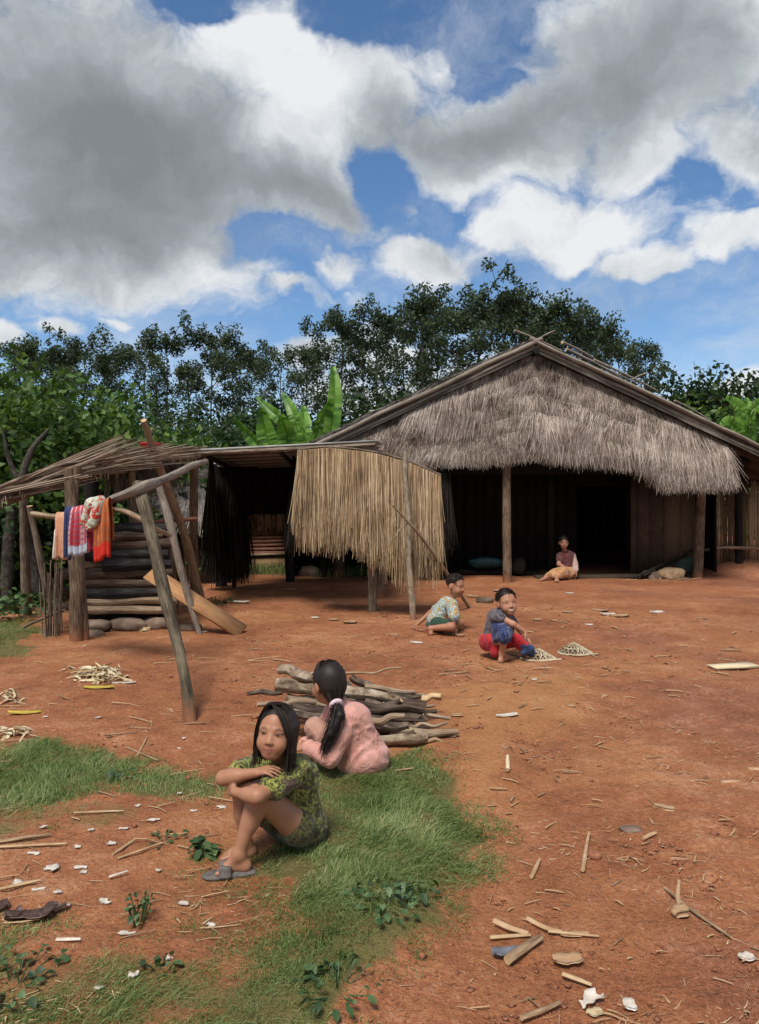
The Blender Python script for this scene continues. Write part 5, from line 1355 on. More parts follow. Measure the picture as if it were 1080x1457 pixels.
mb = MB().tube([foot(275, 1030, 5.1), U(262, 960, 5.35), U(238, 860, 5.85), U(214, 755, 6.4), U(197, 690, 6.8)], [.040, .044, .048, .055, .052], 11, lump=.16, sub=6, capmi=1)
tag(mb.build('prop_post', [M['olive'], M['cut']]), 'tall crooked mossy post leaning in the open yard and holding up the cloth pole', 'post')
mb = MB().tube([U(122, 736, 7.2), U(140, 724, 7.1), U(158, 712, 6.95), U(188, 700, 6.65), U(206, 692, 6.72), U(230, 684, 7.2), U(255, 672, 7.6), U(275, 662, 7.9), U(293, 657, 8.2)], [.03, .036, .04, .046, .05, .042, .04, .036, .028], 9, lump=.12, sub=5, capmi=1)
tag(mb.build('crooked_branch', [M['grey'], M['cut']]), 'crooked grey branch resting on the mossy post, cloths over its left end', 'branch')
mb = MB().tube([U(46, 731, 7.7), U(80, 735, 7.4), U(120, 732, 7.1), U(165, 725, 6.9), U(200, 738, 6.62), U(222, 752, 6.75), U(242, 762, 7.0)], [.026, .026, .028, .026, .028, .022, .018], 8, lump=.1, sub=4, capmi=1)
tag(mb.build('clothes_pole', [M['palelog'], M['cut']]), 'thin pale pole running left behind the cloths to the shelter', 'pole')

# ------------------------------------------------------------------ the cloths
def cloth(name, label, a, b, Lf, Lb, mat, folds=3, amp=.03, flare=1.0, seed=0, hem=.03, r=.05):
    """hung over a pole from a to b (world points just above the pole)"""
    a = Vector(a); b = Vector(b); nu, nv = 26, 30; d = b - a; V = []; uv = []
    for j in range(nv):
        s = -Lb + (Lf + Lb) * j / (nv - 1)
        for i in range(nu):
            u = i / (nu - 1); ph = seed + u * folds * 6.283
            drop = abs(s); k = min(1, drop / .25)
            f = math.sin(ph) * amp * k + .5 * amp * k * math.sin(ph * 2.3 + seed)
            w = (u - .5) * (1 + (flare - 1) * k) + .5
            p = a + d * w
            if drop < r: off_y = -r * (s / r) ; z = r * (1 - (s / r) ** 2) ** .5 - r
            else: off_y = -r if s > 0 else r; z = -(drop) + r * .0
            p = p + Vector((.35 * f, off_y + f * (1 if s > 0 else .6) - .02 * k, z - hem * math.sin(u * 7 + seed) * k * drop))
            V.append(p); uv.append((u * (d.length), drop, seed))
    i = np.arange(nv - 1)[:, None] * nu + np.arange(nu - 1)[None, :]
    Q = np.stack([i, i + 1, i + nu + 1, i + nu], -1).reshape(-1, 4)
    o = MB().add(np.array([list(p) for p in V]), Q, uv=np.array(uv)).build(name, M[mat]); tag(o, label, 'cloth', 'cloths hung on the poles')
    m = o.modifiers.new('thick', 'SOLIDIFY'); m.thickness = .005
    return o
cloth('hanging_cloth', 'faded peach cloth at the left end of the hanging cloths', U(82, 729, 7.3), U(97, 729, 7.25), .45, .35, 'peach', 2, .02, 1.0, 1)
cloth('hanging_cloth', 'pale narrow strip hanging lowest below the peach cloth', U(80, 752, 7.36), U(88, 752, 7.36), .30, .1, 'paper', 1.5, .015, 1, 2)
cloth('hanging_cloth', 'narrow navy strip between the peach and the checked cloth', U(95, 721, 7.2), U(107, 721, 7.18), .50, .3, 'navycloth', 2, .015, .8, 3)
cloth('hanging_cloth', 'red and white checked cloth with a pale blue hem', U(104, 722, 7.12), U(130, 716, 7.06), .47, .4, 'redplaid', 3, .03, 1.05, 4)
cloth('hanging_cloth', 'crimson cloth hanging behind the rolled scarf', U(126, 730, 7.1), U(150, 726, 7.05), .36, .3, 'crimson', 3, .03, 1.1, 5)
cloth('hanging_cloth', 'orange checked cloth with a bright red hem, longest at the right', U(142, 713, 6.88), U(156, 708, 6.8), .55, .4, 'orangecloth', 3, .025, 1.75, 6)
def scarf():
    pr = [cap(U(122, 742, 6.9), U(130, 718, 6.88), .05, .055, .03), cap(U(130, 718, 6.88), U(143, 712, 6.85), .055, .05, .03), cap(U(143, 714, 6.8), U(132, 744, 6.78), .05, .045, .03), cap(U(122, 742, 6.9), U(127, 752, 6.88), .045, .03, .02)]
    V, Q = sdf_mesh(pr, .012, (.02, 14, 5)); o = MB().add(V, Q).build('rolled_scarf', M['scarf']); tag(o, 'bunched red and pale green scarf rolled over the crooked branch', 'scarf', 'cloths hung on the poles')
scarf()
# ------------------------------------------------------------------ people
SK = (.34, .165, .098)
def skin_cols(V, base=SK, heads=()):
    n = len(V); c = np.ones((n, 4)); v = (1 + .10 * fbm(V[:, 0] * 9 + V[:, 2] * 5, V[:, 1] * 9 + V[:, 2] * 7, 3, 3))[:, None]
    c[:, :3] = np.array(base) * v
    for h in heads: face_colour(V, c, *h[0], **h[1])
    return c

def sdf_obj(name, prims, h, mat, parent, wrinkle=None, colour=None):
    V, Q = sdf_mesh(prims, h, wrinkle)
    col = colour(V) if colour else None
    me = raw_mesh(name, V - np.array(wloc(parent)), Q, smooth=True, col=col)
    o = link(name, me, mat, parent)
    m = o.modifiers.new('soft', 'SMOOTH'); m.factor = .5; m.iterations = 2 if colour else 3
    return o

def strand_mesh(name, paths, w, mat, parent):
    """ribbons along point paths (n, m, 3)"""
    Pn = np.asarray(paths); n, m, _ = Pn.shape
    T = unit(np.gradient(Pn, axis=1)); ref = unit(rng.normal(0, 1, (n, 1, 3))); S = unit(np.cross(T, ref))
    ww = (w * rng.uniform(.6, 1.3, n))[:, None, None] * np.linspace(1, .35, m)[None, :, None]
    V = np.stack([Pn - S * ww / 2, Pn + S * ww / 2], 2).reshape(-1, 3)
    b = (np.arange(n) * m * 2)[:, None] + (np.arange(m - 1) * 2)[None, :]
    Q = np.stack([b, b + 1, b + 3, b + 2], -1).reshape(-1, 4)
    return MB().add(V, Q).build(name, mat, parent)

def bez(P, m=9):
    P = [np.array(p, float) for p in P]; t = np.linspace(0, 1, m)[:, None]
    from math import comb
    k = len(P) - 1
    return sum(comb(k, i) * t ** i * (1 - t) ** (k - i) * P[i] for i in range(k + 1))

# ---------------- the girl in the print shirt, sitting with her arms round her knees
rootp = G(425, 1204); kf = (EYE - rootp.z) / EYE
W = lambda px, py, Y: np.array(list(U(px, py, Y * kf)))
girl = thing('person', 'girl in a green print shirt sitting on the grass with her arms round her knees', 'person', rootp)
hc, hB, hs = W(393, 1042, 3.10), basis((-.15, -.97, .14), roll=R(5)), 1.035
pelv = W(431, 1172, 3.29); chest = W(417, 1107, 3.25); neck = W(405, 1086, 3.20)
LSh, LEl, LWr = W(424, 1097, 3.155), W(366, 1133, 2.965), W(334, 1127, 3.04)
RSh, REl, RWr = W(366, 1091, 3.30), W(318, 1107, 3.10), W(366, 1099, 3.045)
LHp, LKn, LAn, LTo = W(424, 1176, 3.20), W(368, 1128, 3.075), W(340, 1214, 3.05), np.array(list(G(309, 1247, .012)))
RHp, RKn, RAn, RTo = W(408, 1172, 3.36), W(343, 1119, 3.20), W(349, 1198, 3.20), np.array(list(G(316, 1222, .0)))
hp = head_prims(hc, hB, hs)
nkb = hc + hB[2] * (-.075 * hs) - hB[1] * .012
prims = [ell(pelv + [-.006, 0, 0], (.090, .085, .08), k=.03), cap(pelv, chest, .080, .076, .04), ell(chest, (.10, .075, .09), k=.03), cap(neck, nkb, .036, .036, .02),
         cap(chest + [0, 0, .03], LSh, .05, .040, .03), cap(chest + [0, 0, .03], RSh, .05, .040, .03),
         cap(LSh, LEl, .036, .030, .02), cap(LEl, LWr, .030, .0185, .015), cap(LEl + (LWr - LEl) * .25, LEl + (LWr - LEl) * .4, .030, .027, .02),
         cap(RSh, REl, .036, .030, .02), cap(REl, RWr, .030, .0185, .015), cap(REl + (RWr - REl) * .25, REl + (RWr - REl) * .4, .030, .027, .02),
         cap(LHp, LKn, .070, .046, .02), cap(LKn, LAn, .043, .026, .015), cap(LKn + (LAn - LKn) * .22 + [.012, .012, 0], LKn + (LAn - LKn) * .5 + [.008, .008, 0], .044, .036, .02), ell(LKn, (.046, .046, .046), k=.015),
         cap(RHp, RKn, .070, .046, .02), cap(RKn, RAn, .043, .026, .015), cap(RKn + (RAn - RKn) * .22 + [.012, .012, 0], RKn + (RAn - RKn) * .5, .042, .034, .02), ell(RKn, (.046, .046, .046), k=.015)]
prims += foot_prims(LAn, LTo, .92) + foot_prims(RAn, RTo, .92)
hnd = hand_prims(LWr, LWr - LEl + np.array([.02, .05, .0]), (.6, .75, -.1), .92, .42, 1) + hand_prims(RWr, RWr - REl + np.array([.0, -.01, .02]), (.2, .3, -1), .92, .38, -1)
body = sdf_obj('body', prims + hnd + hp, .0042, M['skin'], girl, colour=lambda V: skin_cols(V, SK, [((hc, hB, hs), dict(squint=.95, white=False))]))
sh_l = LSh + (LEl - LSh) * .62; sh_r = RSh + (REl - RSh) * .55
shirt = [cap(pelv + [-.004, .0, .005], chest, .098, .090, .05), ell(pelv + [.0, .005, -.012], (.102, .098, .072), k=.04), ell(chest + [0, 0, .005], (.112, .088, .085), k=.04), cap(chest + [0, 0, .035], LSh + [0, 0, .003], .056, .052, .03), cap(chest + [0, 0, .035], RSh, .056, .050, .03),
         cap(LSh, sh_l, .052, .056, .02), cap(RSh, sh_r, .050, .052, .02), cap(neck + [0, 0, -.02], neck + [0, 0, -.004], .052, .046, .03),
         cap(neck + [-.02, -.05, .02], neck + [-.005, -.02, .05], .034, .034, .012, 's')]
sdf_obj('shirt', shirt, .0055, M['camo'], girl, (.011, 24, 9))
shorts = [ell(pelv + [-.008, 0, -.03], (.100, .095, .062), k=.03), cap(LHp, LHp + (LKn - LHp) * .04, .078, .077, .02), cap(RHp, RHp + (RKn - RHp) * .3, .083, .078, .02)]
sdf_obj('shorts', shorts, .006, M['camoskirt'], girl, (.008, 26, 4))
def HT(c, B, s, p): return c + s * (B[0] * p[0] + B[1] * p[1] + B[2] * p[2])
T = lambda *p: HT(hc, hB, hs, p)
he = lambda p, r, k=.01, op='u': ell(T(*p), [q * hs for q in r], hB, k, op)
hairp = [he((0, -.016, .034), (.0775, .089, .083)), cap(T(-.064, -.018, .03), T(-.072, -.012, -.105), .027, .016, .02), cap(T(-.066, .012, .03), T(-.072, .016, -.07), .017, .010, .02), cap(T(.064, -.020, .03), T(.068, -.015, -.075), .022, .012, .02), cap(T(0, -.075, .0), T(-.01, -.075, -.12), .032, .024, .03), cap(T(-.045, -.065, .0), T(-.055, -.06, -.125), .03, .02, .03), cap(T(.045, -.065, .0), T(.045, -.06, -.11), .03, .018, .03),
         he((0.006, .115, -.022), (.064, .085, .090), .012, 's')]
hair = sdf_obj('hair', hairp, .005, M['hair'], girl)
paths = []
for i in range(1500):
    a = rng.uniform(R(52), R(308)); r0 = rng.uniform(.0, .035)
    tip = -rng.uniform(.075, .150) - (.02 if math.sin(a) > 0 else 0)
    ca, sa = math.cos(a), math.sin(a)          # a measured from the face forwards, towards her left
    P = [T(.012 - .02 * sa * r0 / .035, .03 * ca + .02, .116), T(-sa * .05, ca * .055 - .005, .122), T(-sa * .086, ca * .095 - .016, .06), T(-sa * .080, ca * .096 - .018, -.02), T(-sa * .076 + rng.normal(0, .007), ca * .086 - .018 + rng.normal(0, .007), tip)]
    paths.append(bez(P))
for lock in range(7):
    e0 = lock / 6.0 * .85; ln = rng.uniform(.6, 1.1)
    for i in range(11):
        e = np.clip(e0 + rng.normal(0, .03), 0, 1); j = rng.normal(0, .0025, 3)
        P = [T(.022 + j[0], .0 + .05 * e, .117), T(-.006 + j[0], .045 + .052 * e, .114), T(-.056 + .022 * e + j[1], .066 + .024 * e, .070), T(-.081 + .028 * e + j[1], .052 + .034 * e, .018), T(-.086 + .030 * e + j[2], .046 + .024 * e, .03 - .075 * ln * (1 - .6 * e))]
        paths.append(bez(P))
for i in range(60):
    e = rng.uniform(0, 1); j = rng.normal(0, .003, 3)
    P = [T(.024 + j[0], .03 + .03 * e, .116), T(.05 + j[0], .07, .10), T(.070 + j[1], .062, .04), T(.073 + j[1], .045, -.02), T(.070 + j[2], .035, -.075)]
    paths.append(bez(P))
strand_mesh('hair_strands', paths, .0036, M['hair'], hair)
# her sandal
d = LTo - LAn; d[2] = 0; dl = np.linalg.norm(d); d /= dl; sd_ = np.cross(d, [0, 0, 1.]); mid = LAn + d * (dl * .5 - .012); gz_ = LTo[2] - .004
mid[2] = gz_ - .002
Bs = np.array([sd_, d, [0, 0, 1.]])
sole = [ell(mid + d * .048, (.042, .072, .013), Bs, .02), ell(mid - d * .05, (.034, .06, .013), Bs, .02)]
sand = sdf_obj('sandal', sole, .004, M['grey_rubber'], girl)
st_ = []
for q in np.linspace(-.016, .022, 5):
    c = LAn + d * (dl * .60 + q); c[2] = gz_
    st_ += [cap(c - sd_ * .040 + [0, 0, .004], c - sd_ * .025 + [0, 0, .030], .0065, .0065, .01), cap(c - sd_ * .025 + [0, 0, .030], c + sd_ * .022 + [0, 0, .034], .0065, .0065, .01), cap(c + sd_ * .022 + [0, 0, .034], c + sd_ * .039 + [0, 0, .004], .0065, .0065, .01)]
sdf_obj('strap', st_, .0035, M['grey_rubber'], sand)

# ---------------- the girl in pink, squatting with her back to us
rootp = G(505, 1097); kf = (EYE - rootp.z) / EYE
g2 = thing('person', 'girl in a pink jacket squatting with her back to us, long ponytail, beside the firewood', 'person', rootp)
hc, hs = W(467, 973, 4.20), 1.12; hB = basis((-.62, .78, -.12))
pelv = W(512, 1075, 4.22); chest = W(500, 1028, 4.20); neck = W(484, 1003, 4.20)
LSh, LEl, LWr = W(497, 1020, 4.13), W(470, 1078, 4.05), W(436, 1062, 4.16)
RSh, REl, RWr = W(476, 1013, 4.32), W(445, 1060, 4.45), W(432, 1058, 4.30)
LKn, LAn = W(449, 1036, 4.28), W(462, 1088, 4.34); RKn, RAn = W(450, 1040, 4.42), W(462, 1086, 4.44)
nkb = hc + hB[2] * (-.07 * hs)
prims = [cap(pelv, chest, .10, .085, .04), cap(neck, nkb, .040, .036, .02), cap(chest, LSh, .05, .04, .03), cap(chest, RSh, .05, .04, .03),
         cap(LSh, LEl, .036, .03), cap(LEl, LWr, .03, .02), cap(RSh, REl, .036, .03), cap(REl, RWr, .03, .02),
         cap(pelv + [-.03, -.04, -.01], LKn, .075, .05), cap(LKn, LAn, .046, .028), cap(pelv + [-.03, .08, -.01], RKn, .075, .05), cap(RKn, RAn, .046, .028)]
prims += foot_prims(LAn + [0, 0, -.02], LAn + np.array([-.12, .06, -LAn[2] + rootp.z + .005]), .9) + foot_prims(RAn + [0, 0, -.02], RAn + np.array([-.12, .06, -RAn[2] + rootp.z + .005]), .9)
prims += hand_prims(LWr, (-.9, .3, -.15), (.1, .6, -.6), .95, .4, 1) + hand_prims(RWr, (-.9, -.1, -.3), (.1, -.4, -.8), .95, .4, -1) + head_prims(hc, hB, hs)
sdf_obj('body', prims, .006, M['skin'], g2, colour=lambda V: skin_cols(V, SK, [((hc, hB, hs), {})]))
jk = [cap(pelv + [.02, 0, .0], chest, .135, .100, .06), ell(pelv + [.03, 0, -.005], (.128, .12, .085), k=.05), ell(chest + [.005, 0, .01], (.108, .105, .085), k=.05), cap(chest + [0, 0, .03], LSh, .066, .056, .04), cap(chest + [0, 0, .03], RSh, .066, .056, .04), cap(neck + [0, 0, -.03], neck + [-.004, 0, .0], .062, .054, .03),
      cap(LSh, LEl, .056, .050, .02), cap(LEl, LEl + (LWr - LEl) * .85, .052, .044, .02), cap(RSh, REl, .056, .048, .02), cap(REl, REl + (RWr - REl) * .85, .048, .04, .02)]
jacket = sdf_obj('jacket', jk, .0075, M['pink'], g2, (.013, 15, 21))
tr_ = [cap(pelv + [-.03, -.04, -.02], LKn, .088, .058, .02), cap(LKn, LKn + (LAn - LKn) * .7, .056, .048, .02), cap(pelv + [-.03, .08, -.01], RKn, .085, .058, .02), cap(RKn, RKn + (RAn - RKn) * .7, .056, .046, .02), ell(pelv + [.0, -.01, -.035], (.11, .105, .055), k=.03)]
sdf_obj('trousers', tr_, .0075, M['pinktrousers'], g2, (.010, 20, 8))
T = lambda *p: HT(hc, hB, hs, p)
hairp = [he((0, -.014, .030), (.080, .092, .086)), he((0, -.05, -.015), (.066, .05, .055), .03), he((0, .118, -.03), (.06, .07, .08), .012, 's')]
hair = sdf_obj('hair', hairp, .006, M['hair'], g2)
tie = W(478, 1001, 4.10)
paths = []
for i in range(1100):
    a = rng.uniform(R(45), R(315)); ca, sa = math.cos(a), math.sin(a); e = rng.uniform(.15, 1)
    P = [T(-sa * .02, ca * .02 - .0, .118), T(-sa * .075 * e, ca * .08 * e - .015, .112), T(-sa * .094, ca * .100 - .016, .03), T(-sa * .06, ca * .06 - .05, -.05), tie + rng.normal(0, .010, 3)]
    paths.append(bez(P, 10))
e1, e2, e3 = W(484, 1018, 4.03), W(470, 1045, 4.00), W(460, 1068, 4.00)
for i in range(190):
    j = rng.normal(0, 1, 3)
    paths.append(bez([tie + j * .010, e1 + j * .020, e2 + j * .022 + rng.normal(0, .006, 3), e3 + j * .012 + np.array([0, 0, rng.uniform(-.03, .05)])], 10))
strand_mesh('hair_strands', paths, .0048, M['hair'], hair)
sdf_obj('ponytail', [cap(tie, e1, .020, .026, .01), cap(e1, e2, .026, .024, .01), cap(e2, e3, .024, .008, .01)], .006, M['hair'], hair)
an = np.linspace(0, 2 * np.pi, 15); tdir = unit(e1 - tie); ta = unit(np.cross(tdir, [0, 1, 0.2])); tb = np.cross(tdir, ta)
MB().tube([tie + tdir * .008 + (ta * math.cos(q) + tb * math.sin(q)) * .027 for q in an], .013, 8, lump=.25, caps=False).build('hair_tie', M['lilac'], hair)

def crop_hair(parent):
    h = sdf_obj('hair', [he((0, -.016, .040), (.0735, .087, .0775)), he((0, .100, -.040), (.080, .080, .100), .012, 's'), he((0, .0, -.075), (.12, .12, .075), .02, 's')], .006, M['hair'], parent)
    paths = []
    for i in range(900):
        a = rng.uniform(0, 6.2832); z = rng.uniform(-.15, 1); r_ = math.sqrt(max(0, 1 - z * z)); p = np.array([math.cos(a) * r_ * .073, math.sin(a) * r_ * .086 - .016, z * .076 + .040])
        if p[1] > .035 and p[2] < .072: continue
        d = unit(np.array([p[0] * 1.0, p[1] + .05, p[2] - .06]) + rng.normal(0, .02, 3))
        paths.append(bez([T(*p), T(*(p + d * .009)), T(*(p + d * .014 + np.array([0, .006, -.004])))], 4))
    strand_mesh('short_hair', paths, .0065, M['hair'], h)

# ---------------- the laughing boy squatting by the baskets
rootp = G(712, 935); kf = (EYE - rootp.z) / EYE
b1 = thing('person', 'laughing boy in red trousers and navy top squatting, reaching to a woven basket', 'person', rootp)
hc, hs = W(721, 858, 7.22), 1.22; hB = basis((.20, -.97, .10), roll=R(-6))
pelv = W(702, 911, 7.30); chest = W(709, 881, 7.25); neck = W(714, 873, 7.24)
RSh, REl, RWr = W(706, 876, 7.12), W(730, 888, 7.04), W(747, 899, 7.05)
LSh, LEl, LWr = W(724, 880, 7.36), W(742, 898, 7.35), W(752, 912, 7.30)
RHp, RKn, RAn = W(703, 912, 7.2), W(718, 907, 7.0), W(714, 929, 7.08)
LHp, LKn, LAn = W(708, 913, 7.38), W(735, 911, 7.25), W(752, 926, 7.22)
nkb = hc + hB[2] * (-.07 * hs)
prims = [cap(pelv, chest, .10, .085, .04), cap(neck, nkb, .040, .038, .02), cap(chest, RSh, .045, .038, .03), cap(chest, LSh, .045, .038, .03),
         cap(RSh, REl, .037, .030), cap(REl, RWr, .030, .020), cap(LSh, LEl, .036, .03), cap(LEl, LWr, .03, .02),
         cap(RHp, RKn, .066, .040), cap(RKn, RAn, .040, .028), cap(LHp, LKn, .072, .048), cap(LKn, LAn, .044, .028)]
prims += foot_prims(RAn, np.array(list(G(733, 936))), .95) + foot_prims(LAn, np.array(list(G(770, 929))), .95)
prims += hand_prims(RWr, (.35, -.1, -.9), (-.7, .1, -.3), 1.0, .18, 1) + hand_prims(LWr, (.5, -.1, -.8), (-.6, 0, -.5), 1.0, .3, -1) + head_prims(hc, hB, hs, smile=1.0)
sdf_obj('body', prims, .0068, M['skin'], b1, colour=lambda V: skin_cols(V, (.37, .18, .108), [((hc, hB, hs), dict(smile=1.0, squint=.8, white=False))]))
top_ = [cap(pelv + [.01, -.01, .02], chest, .122, .105, .05), ell(chest, (.105, .10, .10), k=.04), cap(chest + [0, 0, .0], RSh + [0, 0, -.01], .062, .056, .03), cap(chest, LSh, .06, .052, .03), cap(RSh, RSh + (REl - RSh) * .30, .054, .052, .02), cap(LSh, LSh + (LEl - LSh) * .4, .05, .05, .02)]
top_o = sdf_obj('shirt', top_, .009, M['greybrown'], b1, (.012, 14, 6))
fr = [cap(W(712, 892, 7.14), W(711, 906, 7.12), .092, .078, .05), cap(W(720, 895, 7.12), RKn, .075, .068, .05)]
sdf_obj('shirt_front', fr, .009, M['navy'], b1, (.012, 14, 16))
tro = [ell(pelv + [-.02, 0, -.01], (.12, .125, .105), k=.03), cap(RHp + [-.01, 0, 0], W(705, 926, 7.18), .082, .062, .02), cap(LHp, LKn, .088, .062, .03), cap(LKn, LKn + (LAn - LKn) * .6, .062, .058, .02)]
tr_o = sdf_obj('trousers', tro, .009, M['redtrousers'], b1, (.014, 13, 26))
sdf_obj('trouser_cuff', [cap(LKn + (LAn - LKn) * .45, LAn + (LAn - LKn) * .12, .058, .052, .03), cap(W(744, 929, 7.14), W(756, 922, 7.14), .028, .030, .03)], .009, M['navycuff'], tr_o, (.008, 16, 7))
T = lambda *p: HT(hc, hB, hs, p)
crop_hair(b1)

# ---------------- the boy with the yellow bag, leaning on his arm
rootp = G(628, 896); kf = (EYE - rootp.z) / EYE
b2 = thing('person', 'boy in a blue and yellow print shirt sitting on dirt beside a bag', 'person', rootp)
hc, hs = W(648, 834, 8.80), 1.25; hB = basis((.80, -.60, -.12), roll=R(5))
pelv = W(624, 884, 8.86); chest = W(637, 862, 8.82); neck = W(641, 853, 8.82)
RSh, REl, RWr = W(643, 861, 8.64), W(646, 877, 8.56), W(645, 892, 8.54)
LSh, LEl, LWr = W(629, 861, 8.96), W(612, 872, 9.02), W(595, 887, 8.98)
RHp, RKn, RAn = W(622, 888, 8.74), W(642, 892, 8.50), W(612, 894, 8.58)
LHp, LKn, LAn = W(626, 886, 8.95), W(655, 886, 8.80), W(646, 893, 8.75)
nkb = hc + hB[2] * (-.07 * hs)
prims = [cap(pelv, chest, .10, .085, .04), cap(neck, nkb, .042, .04, .02), cap(chest, RSh, .05, .04, .03), cap(chest, LSh, .05, .04, .03), cap(RSh, REl, .04, .032), cap(REl, RWr, .032, .022), cap(LSh, LEl, .04, .032), cap(LEl, LWr, .032, .023),
         cap(RHp, RKn, .075, .05), cap(RKn, RAn, .048, .03), cap(LHp, LKn, .075, .05), cap(LKn, LAn, .046, .03)]
prims += foot_prims(RAn, np.array(list(G(594, 896))), 1.0) + hand_prims(RWr, (.5, -.1, -.8), (-.5, .2, -.4), 1.05, .3, 1) + hand_prims(LWr, (-.85, 0, -.4), (.1, 0, -1), 1.05, .1, -1) + foot_prims(LAn, LAn + np.array([-.14, -.05, -LAn[2] + rootp.z]), 1.0) + head_prims(hc, hB, hs)
sdf_obj('body', prims, .0075, M['skin'], b2, colour=lambda V: skin_cols(V, (.33, .15, .09), [((hc, hB, hs), {})]))
sht = [cap(pelv + [.0, 0, .02], chest, .128, .108, .05), ell(chest, (.112, .105, .10), k=.04), ell(pelv + [.01, 0, .01], (.145, .13, .09), k=.04), cap(chest, RSh, .068, .062, .03), cap(chest, LSh, .066, .06, .03), cap(RSh, REl, .064, .066, .02), cap(LSh, LSh + (LEl - LSh) * .55, .056, .058, .02)]
sdf_obj('shirt', sht, .010, M['tiedye'], b2, (.015, 12, 36))
sdf_obj('shorts', [ell(pelv + [-.01, 0, -.04], (.145, .135, .075), k=.03), cap(RHp, RHp + (RKn - RHp) * .75, .088, .07, .02), cap(LHp, LHp + (LKn - LHp) * .75, .085, .068, .02)], .010, M['darkgreen'], b2, (.01, 14, 3))
T = lambda *p: HT(hc, hB, hs, p)
crop_hair(b2)
bag = G(651, 896); bp = lambda px, py: np.array(list(U(px, py, bag.y)))
bo = thing('yellow_bag', 'small crumpled yellow bag under the hand of the boy in the print shirt', 'bag', bag)
sdf_obj('bag', [ell(bp(652, 887), (.055, .05, .070), k=.03), cap(bp(650, 882), bp(647, 877), .03, .02, .02), cap(bp(653, 880), bp(656, 877), .02, .018, .02)], .006, M['yellowbag'], bo, (.02, 20, 4))

# ---------------- the woman sitting on the threshold of the house
rootp = G(806, 823); kf = (EYE - rootp.z) / EYE
w1 = thing('person', 'woman in a dark red blouse and tan skirt sitting at the dark porch doorway', 'person', rootp)
hc, hs = W(802, 772, 15.15), 1.25; hB = basis((-.10, -.99, -.06))
pelv = W(806, 813, 15.25); chest = W(806, 794, 15.25); neck = W(804, 786, 15.25)
LSh, LEl, LWr = W(814, 790, 15.22), W(818, 803, 15.15), W(819, 814, 15.05)
RSh, REl, RWr = W(797, 790, 15.22), W(795, 803, 15.10), W(803, 807, 14.95)
LKn, LAn = W(800, 815, 14.92), W(792, 822, 14.72); RKn, RAn = W(790, 816, 14.95), W(777, 821, 14.80)
nkb = hc + hB[2] * (-.07 * hs)
prims = [cap(pelv, chest, .14, .13, .05), cap(neck, nkb, .05, .05, .02), cap(chest + [0, 0, .05], LSh, .07, .055, .03), cap(chest + [0, 0, .05], RSh, .07, .055, .03), cap(LSh, LEl, .052, .045), cap(LEl, LWr, .045, .03), cap(RSh, REl, .052, .045), cap(REl, RWr, .045, .03),
         cap(pelv + [.05, 0, 0], LKn, .1, .07), cap(LKn, LAn, .065, .04), cap(pelv + [-.06, 0, 0], RKn, .1, .07), cap(RKn, RAn, .065, .04)]
prims += foot_prims(LAn, LAn + np.array([-.05, -.2, -LAn[2] + rootp.z + .005]), 1.35) + foot_prims(RAn, RAn + np.array([-.16, -.10, -RAn[2] + rootp.z + .005]), 1.35) + hand_prims(LWr, (.1, -.3, -.9), (-1, 0, 0), 1.3, .3, -1) + hand_prims(RWr, (.6, -.5, -.5), (.2, 0, -1), 1.3, .3, 1) + head_prims(hc, hB, hs)
sdf_obj('body', prims, .011, M['skin'], w1, colour=lambda V: skin_cols(V, (.35, .17, .11), [((hc, hB, hs), {})]))
bl_ = sdf_obj('blouse', [cap(pelv + [0, 0, .05], chest, .16, .155, .05), ell(chest + [0, 0, .02], (.165, .13, .14), k=.05), cap(chest + [0, 0, .06], LSh, .085, .07, .03), cap(chest + [0, 0, .06], RSh, .085, .07, .03), cap(RSh, RSh + (REl - RSh) * .5, .068, .066, .02)], .014, M['womanshirt'], w1, (.02, 9, 41))
sdf_obj('sleeve', [cap(LSh, LEl, .070, .064, .02), cap(LEl, LEl + (LWr - LEl) * .7, .064, .055, .02)], .012, M['paleSleeve'], bl_, (.015, 10, 4))
sdf_obj('skirt', [ell(pelv + [0, -.05, -.02], (.20, .20, .12), k=.15), cap(pelv + [.05, 0, 0], LKn, .13, .095, .08), cap(pelv + [-.06, 0, 0], RKn, .13, .085, .08), cap(LKn, LKn + (LAn - LKn) * .75, .090, .075, .08), cap(RKn, RKn + (RAn - RKn) * .75, .080, .065, .08), cap(LKn, RKn, .08, .08, .08), cap(pelv + [0, -.1, -.03], (LKn + RKn) / 2 + [0, .1, -.03], .10, .08, .06)], .014, M['tanskirt'], w1, (.022, 8, 51))
T = lambda *p: HT(hc, hB, hs, p)
sdf_obj('hair', [he((0, -.014, .036), (.079, .092, .084)), he((0, -.08, .0), (.05, .04, .05), .02), he((0, .112, -.026), (.066, .070, .094), .012, 's')], .011, M['hair'], w1)
